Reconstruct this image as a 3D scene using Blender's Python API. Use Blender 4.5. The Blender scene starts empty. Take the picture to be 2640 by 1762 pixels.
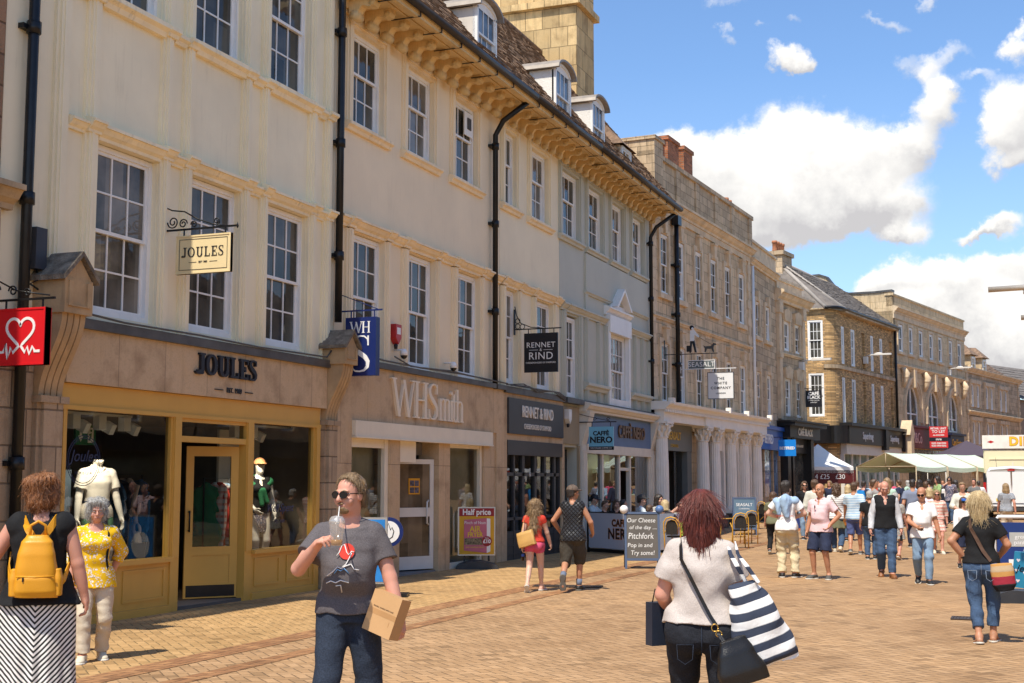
import bpy, math, random
import numpy as np
from mathutils import Vector, Matrix
R = math.radians
rnd = random.Random(7)
SC = bpy.context.scene
COL = SC.collection
PI = math.pi

# ---------- object helpers ----------
def link(o, parent=None):
    COL.objects.link(o)
    if parent is not None:
        o.parent = parent
    return o

def tag(o, label=None, cat=None, group=None, kind=None):
    if label: o['label'] = label
    if cat: o['category'] = cat
    if group: o['group'] = group
    if kind: o['kind'] = kind
    return o

def thing(name, label, cat, loc=(0, 0, 0), rz=0.0, group=None):
    o = bpy.data.objects.new(name, None)
    o.empty_display_size = 0.2
    o.location = loc
    o.rotation_euler = (0, 0, rz)
    link(o)
    return tag(o, label, cat, group)

def copy_tree(o, parent=None, loc=None, rz=None, label=None, cat=None):
    c = o.copy()
    link(c)
    c.parent = parent
    if loc is not None: c.location = loc
    if rz is not None: c.rotation_euler = (0, 0, rz)
    if label: c['label'] = label
    for ch in KIDS.get(o.name, []):
        d = copy_tree(ch, c)
    return c
KIDS = {}

class MB:
    """collects simple solids into one mesh"""
    def __init__(s):
        s.v = []; s.f = []; s.m = []; s.sm = []; s.mi = 0; s.T = None; s.smooth = False
    def add(s, vs, fs):
        b = len(s.v)
        if s.T is not None:
            vs = [tuple(s.T @ Vector(p)) for p in vs]
        s.v.extend(tuple(p) for p in vs)
        for f in fs:
            s.f.append([i + b for i in f]); s.m.append(s.mi); s.sm.append(s.smooth)
        return s
    def box(s, x0, x1, y0, y1, z0, z1):
        if x0 > x1: x0, x1 = x1, x0
        if y0 > y1: y0, y1 = y1, y0
        if z0 > z1: z0, z1 = z1, z0
        v = [(x0,y0,z0),(x1,y0,z0),(x1,y1,z0),(x0,y1,z0),(x0,y0,z1),(x1,y0,z1),(x1,y1,z1),(x0,y1,z1)]
        return s.add(v, [(0,3,2,1),(4,5,6,7),(0,1,5,4),(1,2,6,5),(2,3,7,6),(3,0,4,7)])
    def bev(s, x0, x1, y0, y1, z0, z1, b=.01):
        """box with its four upright and top edges chamfered"""
        s.prism([(x0+b,y0),(x1-b,y0),(x1,y0+b),(x1,y1-b),(x1-b,y1),(x0+b,y1),(x0,y1-b),(x0,y0+b)], z0, z1-b, 'z')
        n = len(s.v)-8
        c = [(x0+b,y0+b),(x1-b,y0+b),(x1-b,y1-b),(x0+b,y1-b)]
        return s
    def prism(s, poly, a, b, axis='z'):
        """extrude a 2-d outline between a and b; axis x: (y,z), y: (x,z), z: (x,y)"""
        n = len(poly)
        def P(p, t):
            return (t, p[0], p[1]) if axis == 'x' else (p[0], t, p[1]) if axis == 'y' else (p[0], p[1], t)
        v = [P(p, a) for p in poly] + [P(p, b) for p in poly]
        ar = sum(poly[i][0]*poly[(i+1) % n][1]-poly[(i+1) % n][0]*poly[i][1] for i in range(n))
        flip = (ar < 0) ^ (axis == 'y') ^ (a > b)
        f = [list(range(n))[::-1], list(range(n, 2*n))]
        f += [(i, (i+1) % n, n+(i+1) % n, n+i) for i in range(n)]
        if flip: f = [list(q)[::-1] for q in f]
        return s.add(v, f)
    def quad(s, a, b, c, d):
        return s.add([a, b, c, d], [(0, 1, 2, 3)])
    def tube(s, pts, r, n=8, cap=True):
        pts = [Vector(p) for p in pts]
        rs = r if isinstance(r, (list, tuple)) else [r]*len(pts)
        v = []; f = []
        up = None
        for i, p in enumerate(pts):
            t = (pts[min(i+1, len(pts)-1)] - pts[max(i-1, 0)])
            if t.length < 1e-9: t = Vector((0, 0, 1))
            t.normalize()
            if up is None:
                up = Vector((0, 0, 1)) if abs(t.z) < .9 else Vector((1, 0, 0))
            a = t.cross(up)
            if a.length < 1e-6: a = t.orthogonal()
            a.normalize(); b = a.cross(t); b.normalize(); up = b
            for k in range(n):
                w = 2*PI*k/n
                v.append(p + (a*math.cos(w) + b*math.sin(w))*rs[i])
        for i in range(len(pts)-1):
            for k in range(n):
                f.append((i*n+k, i*n+(k+1) % n, (i+1)*n+(k+1) % n, (i+1)*n+k))
        if cap:
            f.append(list(range(n))[::-1]); f.append([(len(pts)-1)*n+k for k in range(n)])
        o = s.smooth; s.smooth = True; s.add(v, f); s.smooth = o
        return s
    def lathe(s, prof, n=16, c=(0, 0, 0), sx=1, sy=1, flute=0, fn=0):
        """revolve (r,z) about the z axis at c"""
        v = []; f = []
        for (r, z) in prof:
            for k in range(n):
                w = 2*PI*k/n
                q = r*(1-flute*(.5+.5*math.cos(w*fn))) if fn else r
                v.append((c[0]+q*math.cos(w)*sx, c[1]+q*math.sin(w)*sy, c[2]+z))
        for i in range(len(prof)-1):
            for k in range(n):
                f.append((i*n+k, i*n+(k+1) % n, (i+1)*n+(k+1) % n, (i+1)*n+k))
        f.append(list(range(n))[::-1]); f.append([(len(prof)-1)*n+k for k in range(n)])
        o = s.smooth; s.smooth = (fn == 0); s.add(v, f); s.smooth = o
        return s
    def ball(s, c, r, n=12, m=8):
        rr = r if isinstance(r, (list, tuple)) else (r, r, r)
        v = []; f = []
        for i in range(m+1):
            a = PI*i/m
            for k in range(n):
                w = 2*PI*k/n
                v.append((c[0]+rr[0]*math.sin(a)*math.cos(w), c[1]+rr[1]*math.sin(a)*math.sin(w), c[2]-rr[2]*math.cos(a)))
        for i in range(m):
            for k in range(n):
                f.append((i*n+k, i*n+(k+1) % n, (i+1)*n+(k+1) % n, (i+1)*n+k))
        o = s.smooth; s.smooth = True; s.add(v, f); s.smooth = o
        return s
    def arcrib(s, pts, w, a, b, axis='y'):
        """a flat ribbon of varying width along 2-d points, extruded a..b"""
        ws = w if isinstance(w, (list, tuple)) else [w]*len(pts)
        L = []; Rr = []
        for i, p in enumerate(pts):
            q0 = pts[max(i-1, 0)]; q1 = pts[min(i+1, len(pts)-1)]
            dx, dy = q1[0]-q0[0], q1[1]-q0[1]; l = math.hypot(dx, dy) or 1
            nx, ny = -dy/l, dx/l
            L.append((p[0]+nx*ws[i]/2, p[1]+ny*ws[i]/2)); Rr.append((p[0]-nx*ws[i]/2, p[1]-ny*ws[i]/2))
        n = len(pts)
        def P(p, t):
            return (t, p[0], p[1]) if axis == 'x' else (p[0], t, p[1]) if axis == 'y' else (p[0], p[1], t)
        v = [P(p, a) for p in L+Rr] + [P(p, b) for p in L+Rr]
        f = []
        for i in range(n-1):
            f += [(i, i+1, n+i+1, n+i), (2*n+i, 3*n+i, 3*n+i+1, 2*n+i+1), (i, 2*n+i, 2*n+i+1, i+1), (n+i, n+i+1, 3*n+i+1, 3*n+i)]
        f += [(0, n, 3*n, 2*n), (n-1, 3*n-1, 4*n-1, 2*n-1)]
        return s.add(v, f)
    def pieces(s):
        """split into groups of solids that touch one another"""
        par = list(range(len(s.v)))
        def find(a):
            while par[a] != a: par[a] = par[par[a]]; a = par[a]
            return a
        for f in s.f:
            for i in f[1:]: par[find(i)] = find(f[0])
        isl = {}
        for i in range(len(s.v)): isl.setdefault(find(i), []).append(i)
        B = [[[min(s.v[i][k] for i in I)-.012 for k in range(3)], [max(s.v[i][k] for i in I)+.012 for k in range(3)], I] for I in isl.values()]
        ch = True
        while ch:
            ch = False; out = []
            for b in B:
                for c in out:
                    if all(b[0][k] <= c[1][k] and c[0][k] <= b[1][k] for k in range(3)):
                        c[0] = [min(x, y) for x, y in zip(b[0], c[0])]; c[1] = [max(x, y) for x, y in zip(b[1], c[1])]; c[2] = c[2]+b[2]; ch = True; break
                else: out.append(b)
            B = out
        res = []
        for b in B:
            q = MB(); mp = {i: n for n, i in enumerate(sorted(b[2]))}; q.v = [s.v[i] for i in sorted(b[2])]
            for f, mi, sm in zip(s.f, s.m, s.sm):
                if f[0] in mp: q.f.append([mp[i] for i in f]); q.m.append(mi); q.sm.append(sm)
            res.append(q)
        return res
    def mesh(s, name, mats):
        me = bpy.data.meshes.new(name)
        me.from_pydata(s.v, [], s.f)
        if not isinstance(mats, (list, tuple)): mats = [mats]
        for m in mats: me.materials.append(m)
        me.polygons.foreach_set('material_index', s.m)
        me.polygons.foreach_set('use_smooth', s.sm)
        me.update()
        return me
    def build(s, name, mats, parent=None, loc=None, rz=None):
        o = bpy.data.objects.new(name, s.mesh(name, mats))
        link(o, parent)
        if loc is not None: o.location = loc
        if rz is not None: o.rotation_euler = (0, 0, rz)
        if parent is not None: KIDS.setdefault(parent.name, []).append(o)
        return o

def inst(me, name, parent, loc=(0, 0, 0), rz=0.0):
    o = bpy.data.objects.new(name, me)
    link(o, parent); o.location = loc; o.rotation_euler = (0, 0, rz)
    if parent is not None: KIDS.setdefault(parent.name, []).append(o)
    return o

def box(name, mat, parent, *b):
    return MB().box(*b).build(name, mat, parent)

# ---------- text ----------
def text(name, body, size, mat, parent, loc, rot=(PI/2, 0, 0), ext=.006, align='CENTER', sx=1.0, bold=0.0, space=1.0, shear=0.0):
    cu = bpy.data.curves.new('lettering', 'FONT')
    cu.body = body; cu.size = size; cu.extrude = ext; cu.align_x = align; cu.align_y = 'CENTER'
    cu.offset = bold; cu.space_character = space; cu.shear = shear; cu.resolution_u = 3
    t = bpy.data.objects.new('lettering', cu)
    me = bpy.data.meshes.new_from_object(t)
    bpy.data.objects.remove(t)
    me.materials.clear(); me.materials.append(mat)
    o = bpy.data.objects.new(name, me)
    link(o, parent); o.location = loc; o.rotation_euler = rot; o.scale = (sx, 1, 1)
    if parent is not None: KIDS.setdefault(parent.name, []).append(o)
    return o

def glyph(mb, ch, x, z, h, y0, y1, thick, thin, serif=True, w=None):
    """slab/old-style serif capitals and a few small letters, drawn in the x-z plane; returns the advance"""
    k = [0]
    def rect(a, b, c, d):
        k[0] += 1
        mb.box(x+a, x+b, y0-.0004*k[0], y1, z+c, z+d)
    def diag(p, q, t):
        k[0] += 1
        mb.prism([(x+p[0]-t/2, z+p[1]), (x+p[0]+t/2, z+p[1]), (x+q[0]+t/2, z+q[1]), (x+q[0]-t/2, z+q[1])], y0-.0004*k[0], y1, 'y')
    def rib(pts, ws):
        k[0] += 1
        mb.arcrib([(x+p[0], z+p[1]) for p in pts], ws, y0-.0004*k[0], y1, 'y')
    sf = thin*.9
    def ser(cx, zz, hw):
        if serif: rect(cx-hw, cx+hw, zz if zz < h/2 else zz-sf, zz+sf if zz < h/2 else zz)
    def ell(cx, cz, rx, rz, a0, a1, t0, n=20):
        pts = []; ws = []
        for i in range(n+1):
            a = R(a0+(a1-a0)*i/n)
            pts.append((cx+rx*math.cos(a), cz+rz*math.sin(a)))
            ws.append(thin+(t0-thin)*abs(math.cos(a))**1.3)
        rib(pts, ws)
    if ch == 'J':
        W = .46*h
        rect(W-.16*h-thick/2, W-.16*h+thick/2, .14*h, h); ser(W-.16*h, h, .2*h)
        ell(.12*h, .14*h, W-.28*h, .14*h-thin/2, -180, 0, thick); rect(.0, thick, .1*h, .2*h)
        return W+.06*h
    if ch == 'O':
        W = .82*h
        ell(W/2, h/2, W/2-thick/2, h/2-thin/2, 0, 360, thick, 36); return W+.08*h
    if ch == 'U':
        W = .78*h; a = .16*h; b = W-.16*h
        rect(a-thick/2, a+thick/2, .3*h, h); rect(b-thick*.35, b+thick*.35, .3*h, h); ser(a, h, .18*h); ser(b, h, .16*h)
        ell(W/2, .3*h, (b-a)/2, .3*h-thin/2, 180, 360, thick); return W+.06*h
    if ch in 'LE':
        W = .62*h; a = .16*h
        rect(a-thick/2, a+thick/2, 0, h); rect(0, W, 0, sf*1.2)
        rect(W-sf, W, 0, .28*h)
        if ch == 'E':
            rect(0, W, h-sf*1.2, h); rect(W-sf, W, h-.26*h, h); rect(a, W*.72, h/2-sf/2, h/2+sf/2); rect(W*.72-sf, W*.72, h/2-.12*h, h/2+.12*h)
        else: ser(a, h, .18*h)
        return W+.08*h
    if ch == 'S':
        W = w or .56*h
        P = [(.9, .78), (.86, .9), (.7, .975), (.5, .985), (.28, .95), (.12, .84), (.12, .72), (.26, .61), (.5, .51), (.76, .40), (.89, .28), (.87, .14), (.7, .04), (.48, .015), (.26, .03), (.12, .11), (.08, .24)]
        T = [.5, .6, .6, .6, .8, 1.1, 1.25, 1.35, 1.45, 1.35, 1.25, 1.1, .8, .6, .6, .6, .5]
        rib([(p[0]*W, p[1]*h) for p in P], [thin*.6+(thick-thin*.5)*max(0, t-.5) for t in T])
        if serif: rect(.9*W-thin*.5, .9*W+thin*.4, .72*h, .99*h); rect(.06*W-thin*.4, .06*W+thin*.5, .01*h, .28*h)
        return W+.08*h
    if ch == 'W':
        W = w or 1.05*h
        diag((.3*W, 0), (.06*W, h), thick); diag((.3*W, 0), (.52*W, h*.98), thin); diag((.72*W, 0), (.5*W, h*.98), thick); diag((.72*W, 0), (.95*W, h), thin)
        ser(.07*W, h, .13*h); ser(.94*W, h, .12*h); return W+.02*h
    if ch == 'H':
        W = w or .66*h; a = .13*h; b = W-.13*h
        for q in (a, b):
            rect(q-thick/2, q+thick/2, 0, h); ser(q, h, .14*h); ser(q, 0, .14*h)
        rect(a, b, h*.5-thin/2, h*.5+thin/2); return W+.06*h
    if ch == 'm':
        H = .66*h; W = .72*h
        for q in (.1*h, .36*h, .62*h):
            rect(q-thick*.42, q+thick*.42, 0, H*.82 if q > .2*h else H); ser(q, 0, .095*h)
        for q in (.1*h, .36*h): ell(q+.13*h, H*.78, .13*h, H*.2, 0, 165, thick*.8, 10)
        return W+.03*h
    if ch == 'i':
        rect(.09*h-thick*.42, .09*h+thick*.42, 0, .64*h); ser(.09*h, 0, .095*h); rect(.02*h, .09*h, .64*h-sf, .64*h)
        k[0] += 1; mb.prism([(x+.09*h+.05*h*math.cos(2*PI*j/12), z+.86*h+.06*h*math.sin(2*PI*j/12)) for j in range(12)], y0, y1, 'y')
        return .19*h
    if ch == 't':
        rect(.1*h-thick*.42, .1*h+thick*.42, .1*h, .84*h); rect(.0, .26*h, .64*h-sf, .64*h); ell(.2*h, .12*h, .1*h, .11*h, 180, 320, thick*.8, 8)
        return .27*h
    if ch == 'h':
        rect(.1*h-thick*.42, .1*h+thick*.42, 0, h); ser(.1*h, 0, .095*h); rect(.02*h, .1*h, h-sf, h)
        rect(.4*h-thick*.42, .4*h+thick*.42, 0, .5*h); ser(.4*h, 0, .095*h); ell(.25*h, .48*h, .15*h, .15*h, 0, 165, thick*.8, 10)
        return .5*h
    return .3*h

def serif_text(mb, s, x, z, h, y0, y1, thick, thin, gap=0, widths={}):
    for ch in s:
        x += glyph(mb, ch, x, z, h, y0, y1, thick, thin, True, widths.get(ch)) + gap
    return x

# ---------- materials ----------
_M = {}
class NT:
    def __init__(s, name):
        s.m = bpy.data.materials.new(name); s.m.use_nodes = True
        s.t = s.m.node_tree; s.t.nodes.clear()
        s.out = s.t.nodes.new('ShaderNodeOutputMaterial')
    def n(s, ty, **k):
        nd = s.t.nodes.new('ShaderNode'+ty)
        for a, b in k.items():
            if a.startswith('_'): setattr(nd, a[1:], b)
        for a, b in k.items():
            if a.startswith('_'): continue
            key = a.replace('__', ' ')
            i = nd.inputs[int(key[1:])] if key[0] == 'i' and key[1:].isdigit() else nd.inputs[key]
            s.put(i, b)
        return nd
    def put(s, i, b):
        if isinstance(b, bpy.types.NodeSocket): s.t.links.new(b, i)
        elif isinstance(b, bpy.types.Node): s.t.links.new(b.outputs[0], i)
        else:
            if hasattr(i, 'default_value') and isinstance(b, (tuple, list)) and len(b) == 3 and i.type == 'RGBA': b = (*b, 1)
            i.default_value = b
    def math(s, op, a, b=0.0, c=None):
        k = dict(_operation=op, i0=a, i1=b)
        if c is not None: k['i2'] = c
        return s.n('Math', **k).outputs[0]
    def mix(s, f, a, b, blend='MIX'):
        nd = s.n('Mix', _data_type='RGBA', _blend_type=blend)
        s.put(nd.inputs[0], f); s.put(nd.inputs[6], a); s.put(nd.inputs[7], b)
        return nd.outputs[2]
    def co(s, scale=(1, 1, 1), rot=(0, 0, 0), kind='Object'):
        tc = s.n('TexCoord')
        return s.n('Mapping', Vector=tc.outputs[kind], Scale=scale, Rotation=rot).outputs[0]
    def noise(s, vec, scale=5, detail=4, rough=.55, dist=0):
        return s.n('TexNoise', Vector=vec, Scale=scale, Detail=detail, Roughness=rough, Distortion=dist)
    def ramp(s, f, stops):
        nd = s.n('ValToRGB', Fac=f)
        el = nd.color_ramp.elements
        while len(el) < len(stops): el.new(.5)
        for e, (p, c) in zip(el, stops):
            e.position = p; e.color = (*c, 1) if len(c) == 3 else c
        return nd.outputs[0]
    def step(s, f, a, b):
        return s.n('MapRange', Value=f, From__Min=a, From__Max=b).outputs[0]
    def bsdf(s, col, rough=.6, metal=0.0, spec=.5, bump=None, bs=.3, bd=.01, **k):
        p = s.n('BsdfPrincipled', Base__Color=col, Roughness=rough, Metallic=metal)
        p.inputs['Specular IOR Level'].default_value = spec
        for a, b in k.items(): s.put(p.inputs[a.replace('__', ' ')], b)
        if bump is not None:
            bn = s.n('Bump', Height=bump, Strength=bs, Distance=bd); s.t.links.new(bn.outputs[0], p.inputs['Normal'])
        s.t.links.new(p.outputs[0], s.out.inputs[0])
        return p

def plain(name, col, rough=.6, metal=0.0, var=.12, sc=3.0, bump=.15, fine=60, spec=.4, dirt=0.0, dirtcol=(.05, .04, .03), bd=.004):
    """a painted / plastic / metal surface with tone variation, fine relief and optional dirt runs"""
    if name in _M: return _M[name]
    t = NT(name); v = t.co()
    n1 = t.noise(v, sc, 5)
    c = t.mix(t.step(n1.outputs[0], .3, .7), tuple(x*(1-var) for x in col), tuple(min(1, x*(1+var)) for x in col))
    if dirt:
        v2 = t.co((6, 6, .5))
        n3 = t.noise(v2, 2.2, 6, .65); n4 = t.noise(v, 1.3, 5, .6)
        f = t.math('MULTIPLY', t.step(n3.outputs[0], .52, .8), t.step(n4.outputs[0], .4, .75))
        c = t.mix(t.math('MULTIPLY', f, dirt), c, dirtcol)
        n5 = t.noise(v, 38, 3, .7)
        c = t.mix(t.math('MULTIPLY', t.step(n5.outputs[0], .68, .74), dirt*.7), c, dirtcol)
    n2 = t.noise(v, fine, 3)
    t.bsdf(c, rough, metal, spec, bump=n2.outputs[0] if bump else None, bs=bump, bd=bd)
    _M[name] = t.m
    return t.m

def ashlar(name, col, bw=.7, bh=.32, mortar=.012, var=.25, dirt=.4, rough=.85, off=.5, mcol=None, dcol=(.07, .055, .04), bd=.02):
    if name in _M: return _M[name]
    t = NT(name)
    tc = t.n('TexCoord'); sp = t.n('SeparateXYZ', Vector=tc.outputs['Object'])
    xy = t.math('ADD', sp.outputs[0], sp.outputs[1])
    v = t.n('CombineXYZ', X=xy, Y=sp.outputs[2], Z=0.0).outputs[0]
    lo = tuple(x*(1-var) for x in col); hi = tuple(min(1, x*(1+var)) for x in col)
    b = t.n('TexBrick', Vector=v, Color1=(*lo, 1), Color2=(*hi, 1), Mortar=(*(mcol or tuple(x*.45 for x in col)), 1), Scale=1.0, Mortar__Size=mortar, Mortar__Smooth=.3, Bias=0.0, Brick__Width=bw, Row__Height=bh, _offset=off)
    o = t.co()
    n1 = t.noise(o, 2.2, 6, .6); n2 = t.noise(o, 45, 4, .6)
    c = t.mix(.8, b.outputs[0], t.ramp(n1.outputs[0], [(.25, (.55, .5, .45)), (.5, (1, 1, 1)), (.75, (1.0, .95, .85))]), 'MULTIPLY')
    c = t.mix(t.math('MULTIPLY', t.step(n2.outputs[0], .5, .75), .35), c, tuple(x*.5 for x in col))
    st = t.noise(t.co((5, 5, .45)), 2.0, 6, .65)
    c = t.mix(t.math('MULTIPLY', t.step(st.outputs[0], .5, .78), dirt), c, dcol)
    h = t.math('ADD', t.math('MULTIPLY', b.outputs[1], -1.0), t.math('MULTIPLY', n2.outputs[0], .5))
    t.bsdf(c, rough, 0, .25, bump=h, bs=.7, bd=bd)
    _M[name] = t.m
    return t.m

def fabric(name, col, var=.15, wr=.25, rough=.85, weave=900, sheen=.0, scale=(1, 1, 1), fold=9):
    if name in _M: return _M[name]
    t = NT(name); v = t.co(scale)
    n = t.noise(v, fold, 4, .6, .4); n2 = t.noise(v, 140, 3)
    c = t.mix(t.step(n2.outputs[0], .3, .7), tuple(x*(1-var) for x in col), tuple(min(1, x*(1+var)) for x in col))
    h = t.math('ADD', n.outputs[0], t.math('MULTIPLY', n2.outputs[0], .12))
    t.bsdf(c, rough, 0, .25, bump=h, bs=wr, bd=.03)
    _M[name] = t.m
    return t.m

def stripes(name, cols, axis=2, period=.05, duty=.5, chevron=0.0, wr=.25, warp=.15, rot=(0, 0, 0), check=None):
    """cloth with bands of cols[0]/cols[1]; chevron mirrors the bands about x; check adds crossing bands"""
    if name in _M: return _M[name]
    t = NT(name); v = t.co((1, 1, 1), rot)
    sp = t.n('SeparateXYZ', Vector=v)
    z = sp.outputs[axis]
    if chevron: z = t.math('ADD', z, t.math('MULTIPLY', t.math('ABSOLUTE', sp.outputs[0]), chevron))
    n = t.noise(v, 6, 3)
    z = t.math('ADD', z, t.math('MULTIPLY', n.outputs[0], warp*period))
    f = t.math('FRACT', t.math('DIVIDE', z, period))
    m = t.step(f, duty-.03, duty+.03)
    c = t.mix(m, cols[0], cols[1])
    if check:
        f2 = t.math('FRACT', t.math('DIVIDE', t.math('ADD', sp.outputs[0], sp.outputs[1]), period))
        c = t.mix(t.math('MULTIPLY', t.step(f2, duty-.03, duty+.03), .55), c, check)
    if len(cols) > 2:
        f3 = t.math('FRACT', t.math('DIVIDE', z, period*3.0)); c = t.mix(t.step(f3, .6, .64), c, cols[2])
    n2 = t.noise(v, 9, 4, .6, .4)
    t.bsdf(c, .85, 0, .2, bump=n2.outputs[0], bs=wr, bd=.03)
    _M[name] = t.m
    return t.m

def floral(name, base, petals, line, scale=14, wr=.25):
    if name in _M: return _M[name]
    t = NT(name); v = t.co()
    w = t.noise(v, 12, 3); vv = t.n('VectorMath', _operation='ADD', i0=v, i1=t.n('VectorMath', _operation='SCALE', i0=w.outputs[1], Scale=.05).outputs[0]).outputs[0]
    a = t.n('TexVoronoi', Vector=vv, Scale=scale); b = t.n('TexVoronoi', Vector=vv, Scale=scale*3.1)
    n = t.noise(v, scale*.8, 2)
    d = a.outputs[0]
    c = t.mix(t.step(b.outputs[0], .42, .34), base, petals)
    c = t.mix(t.step(b.outputs[0], .40, .43), c, t.mix(t.step(b.outputs[0], .52, .48), base, line))
    c = t.mix(t.step(d, .62, .56), base, c)
    c = t.mix(t.math('MULTIPLY', t.step(d, .2, .17), 1.0), c, petals)
    c = t.mix(t.step(b.outputs[0], .06, .04), c, line)
    c = t.mix(t.math('MULTIPLY', t.step(n.outputs[0], .6, .62), .8), c, t.mix(t.step(b.outputs[0], .3, .27), base, line))
    n2 = t.noise(v, 9, 4, .6, .4)
    t.bsdf(c, .85, 0, .2, bump=n2.outputs[0], bs=wr, bd=.03)
    _M[name] = t.m
    return t.m

def glass(name='shop_glass', tint=(.75, .8, .78), refl=1.0):
    if name in _M: return _M[name]
    t = NT(name)
    fr = t.n('Fresnel', IOR=1.52)
    n = t.noise(t.co(), .8, 2)
    bn = t.n('Bump', Height=n.outputs[0], Strength=.06, Distance=.05)
    g = t.n('BsdfGlossy', Color=(1, 1, 1, 1), Roughness=.01, Normal=bn.outputs[0])
    tr = t.n('BsdfTransparent', Color=(*tint, 1))
    f = t.math('MINIMUM', t.math('MULTIPLY', fr.outputs[0], .85*refl), 1.0)
    mx = t.n('MixShader', i0=f, i1=tr.outputs[0], i2=g.outputs[0])
    t.t.links.new(mx.outputs[0], t.out.inputs[0])
    _M[name] = t.m
    return t.m

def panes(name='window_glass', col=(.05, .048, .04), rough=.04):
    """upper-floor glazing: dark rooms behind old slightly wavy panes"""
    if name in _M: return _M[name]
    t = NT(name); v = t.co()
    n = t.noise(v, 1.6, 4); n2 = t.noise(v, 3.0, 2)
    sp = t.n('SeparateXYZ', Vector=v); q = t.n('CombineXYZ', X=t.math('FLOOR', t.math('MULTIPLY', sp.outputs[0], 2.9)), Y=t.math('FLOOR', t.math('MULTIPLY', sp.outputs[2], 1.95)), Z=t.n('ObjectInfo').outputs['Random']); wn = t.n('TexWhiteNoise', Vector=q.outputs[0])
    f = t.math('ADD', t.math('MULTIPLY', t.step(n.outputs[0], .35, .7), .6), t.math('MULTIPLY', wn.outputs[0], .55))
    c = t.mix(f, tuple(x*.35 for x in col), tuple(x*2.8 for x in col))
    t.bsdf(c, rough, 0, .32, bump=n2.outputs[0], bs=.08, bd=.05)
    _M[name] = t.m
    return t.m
# ---------- camera ----------
CF, CP, CT = 3400.0, math.atan(361/3400), 0.0
CT = math.atan(1335*math.cos(CP)/CF)
cam = bpy.data.objects.new('camera', bpy.data.cameras.new('camera'))
COL.objects.link(cam); SC.camera = cam
cam.data.sensor_width = 36.0; cam.data.lens = CF/2640*36.0; cam.data.clip_end = 2000; cam.data.clip_start = .05
cam.location = (0, 0, 1.7); cam.rotation_euler = (PI/2+CP, 0, CT)
_F = (-math.sin(CT)*math.cos(CP), math.cos(CT)*math.cos(CP), math.sin(CP)); _R = (math.cos(CT), math.sin(CT), 0)
_U = (math.sin(CT)*math.sin(CP), -math.cos(CT)*math.sin(CP), math.cos(CP))
def ray(x, y):
    a = (x-1320)/CF; b = (881-y)/CF
    return [_F[i]+a*_R[i]+b*_U[i] for i in range(3)]
def gz(Y): return .018*max(0.0, Y-36)
def ground_at(x, y):
    """real ground point seen at a photograph pixel, used to measure where things stand"""
    d = ray(x, y); z = 0.0
    for _ in range(6):
        t = (z-1.7)/d[2]; z = gz(d[1]*t)
    return d[0]*t, d[1]*t, z
def at_depth(x, y, k):
    d = ray(x, y); return d[0]*k, d[1]*k, 1.7+d[2]*k

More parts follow.
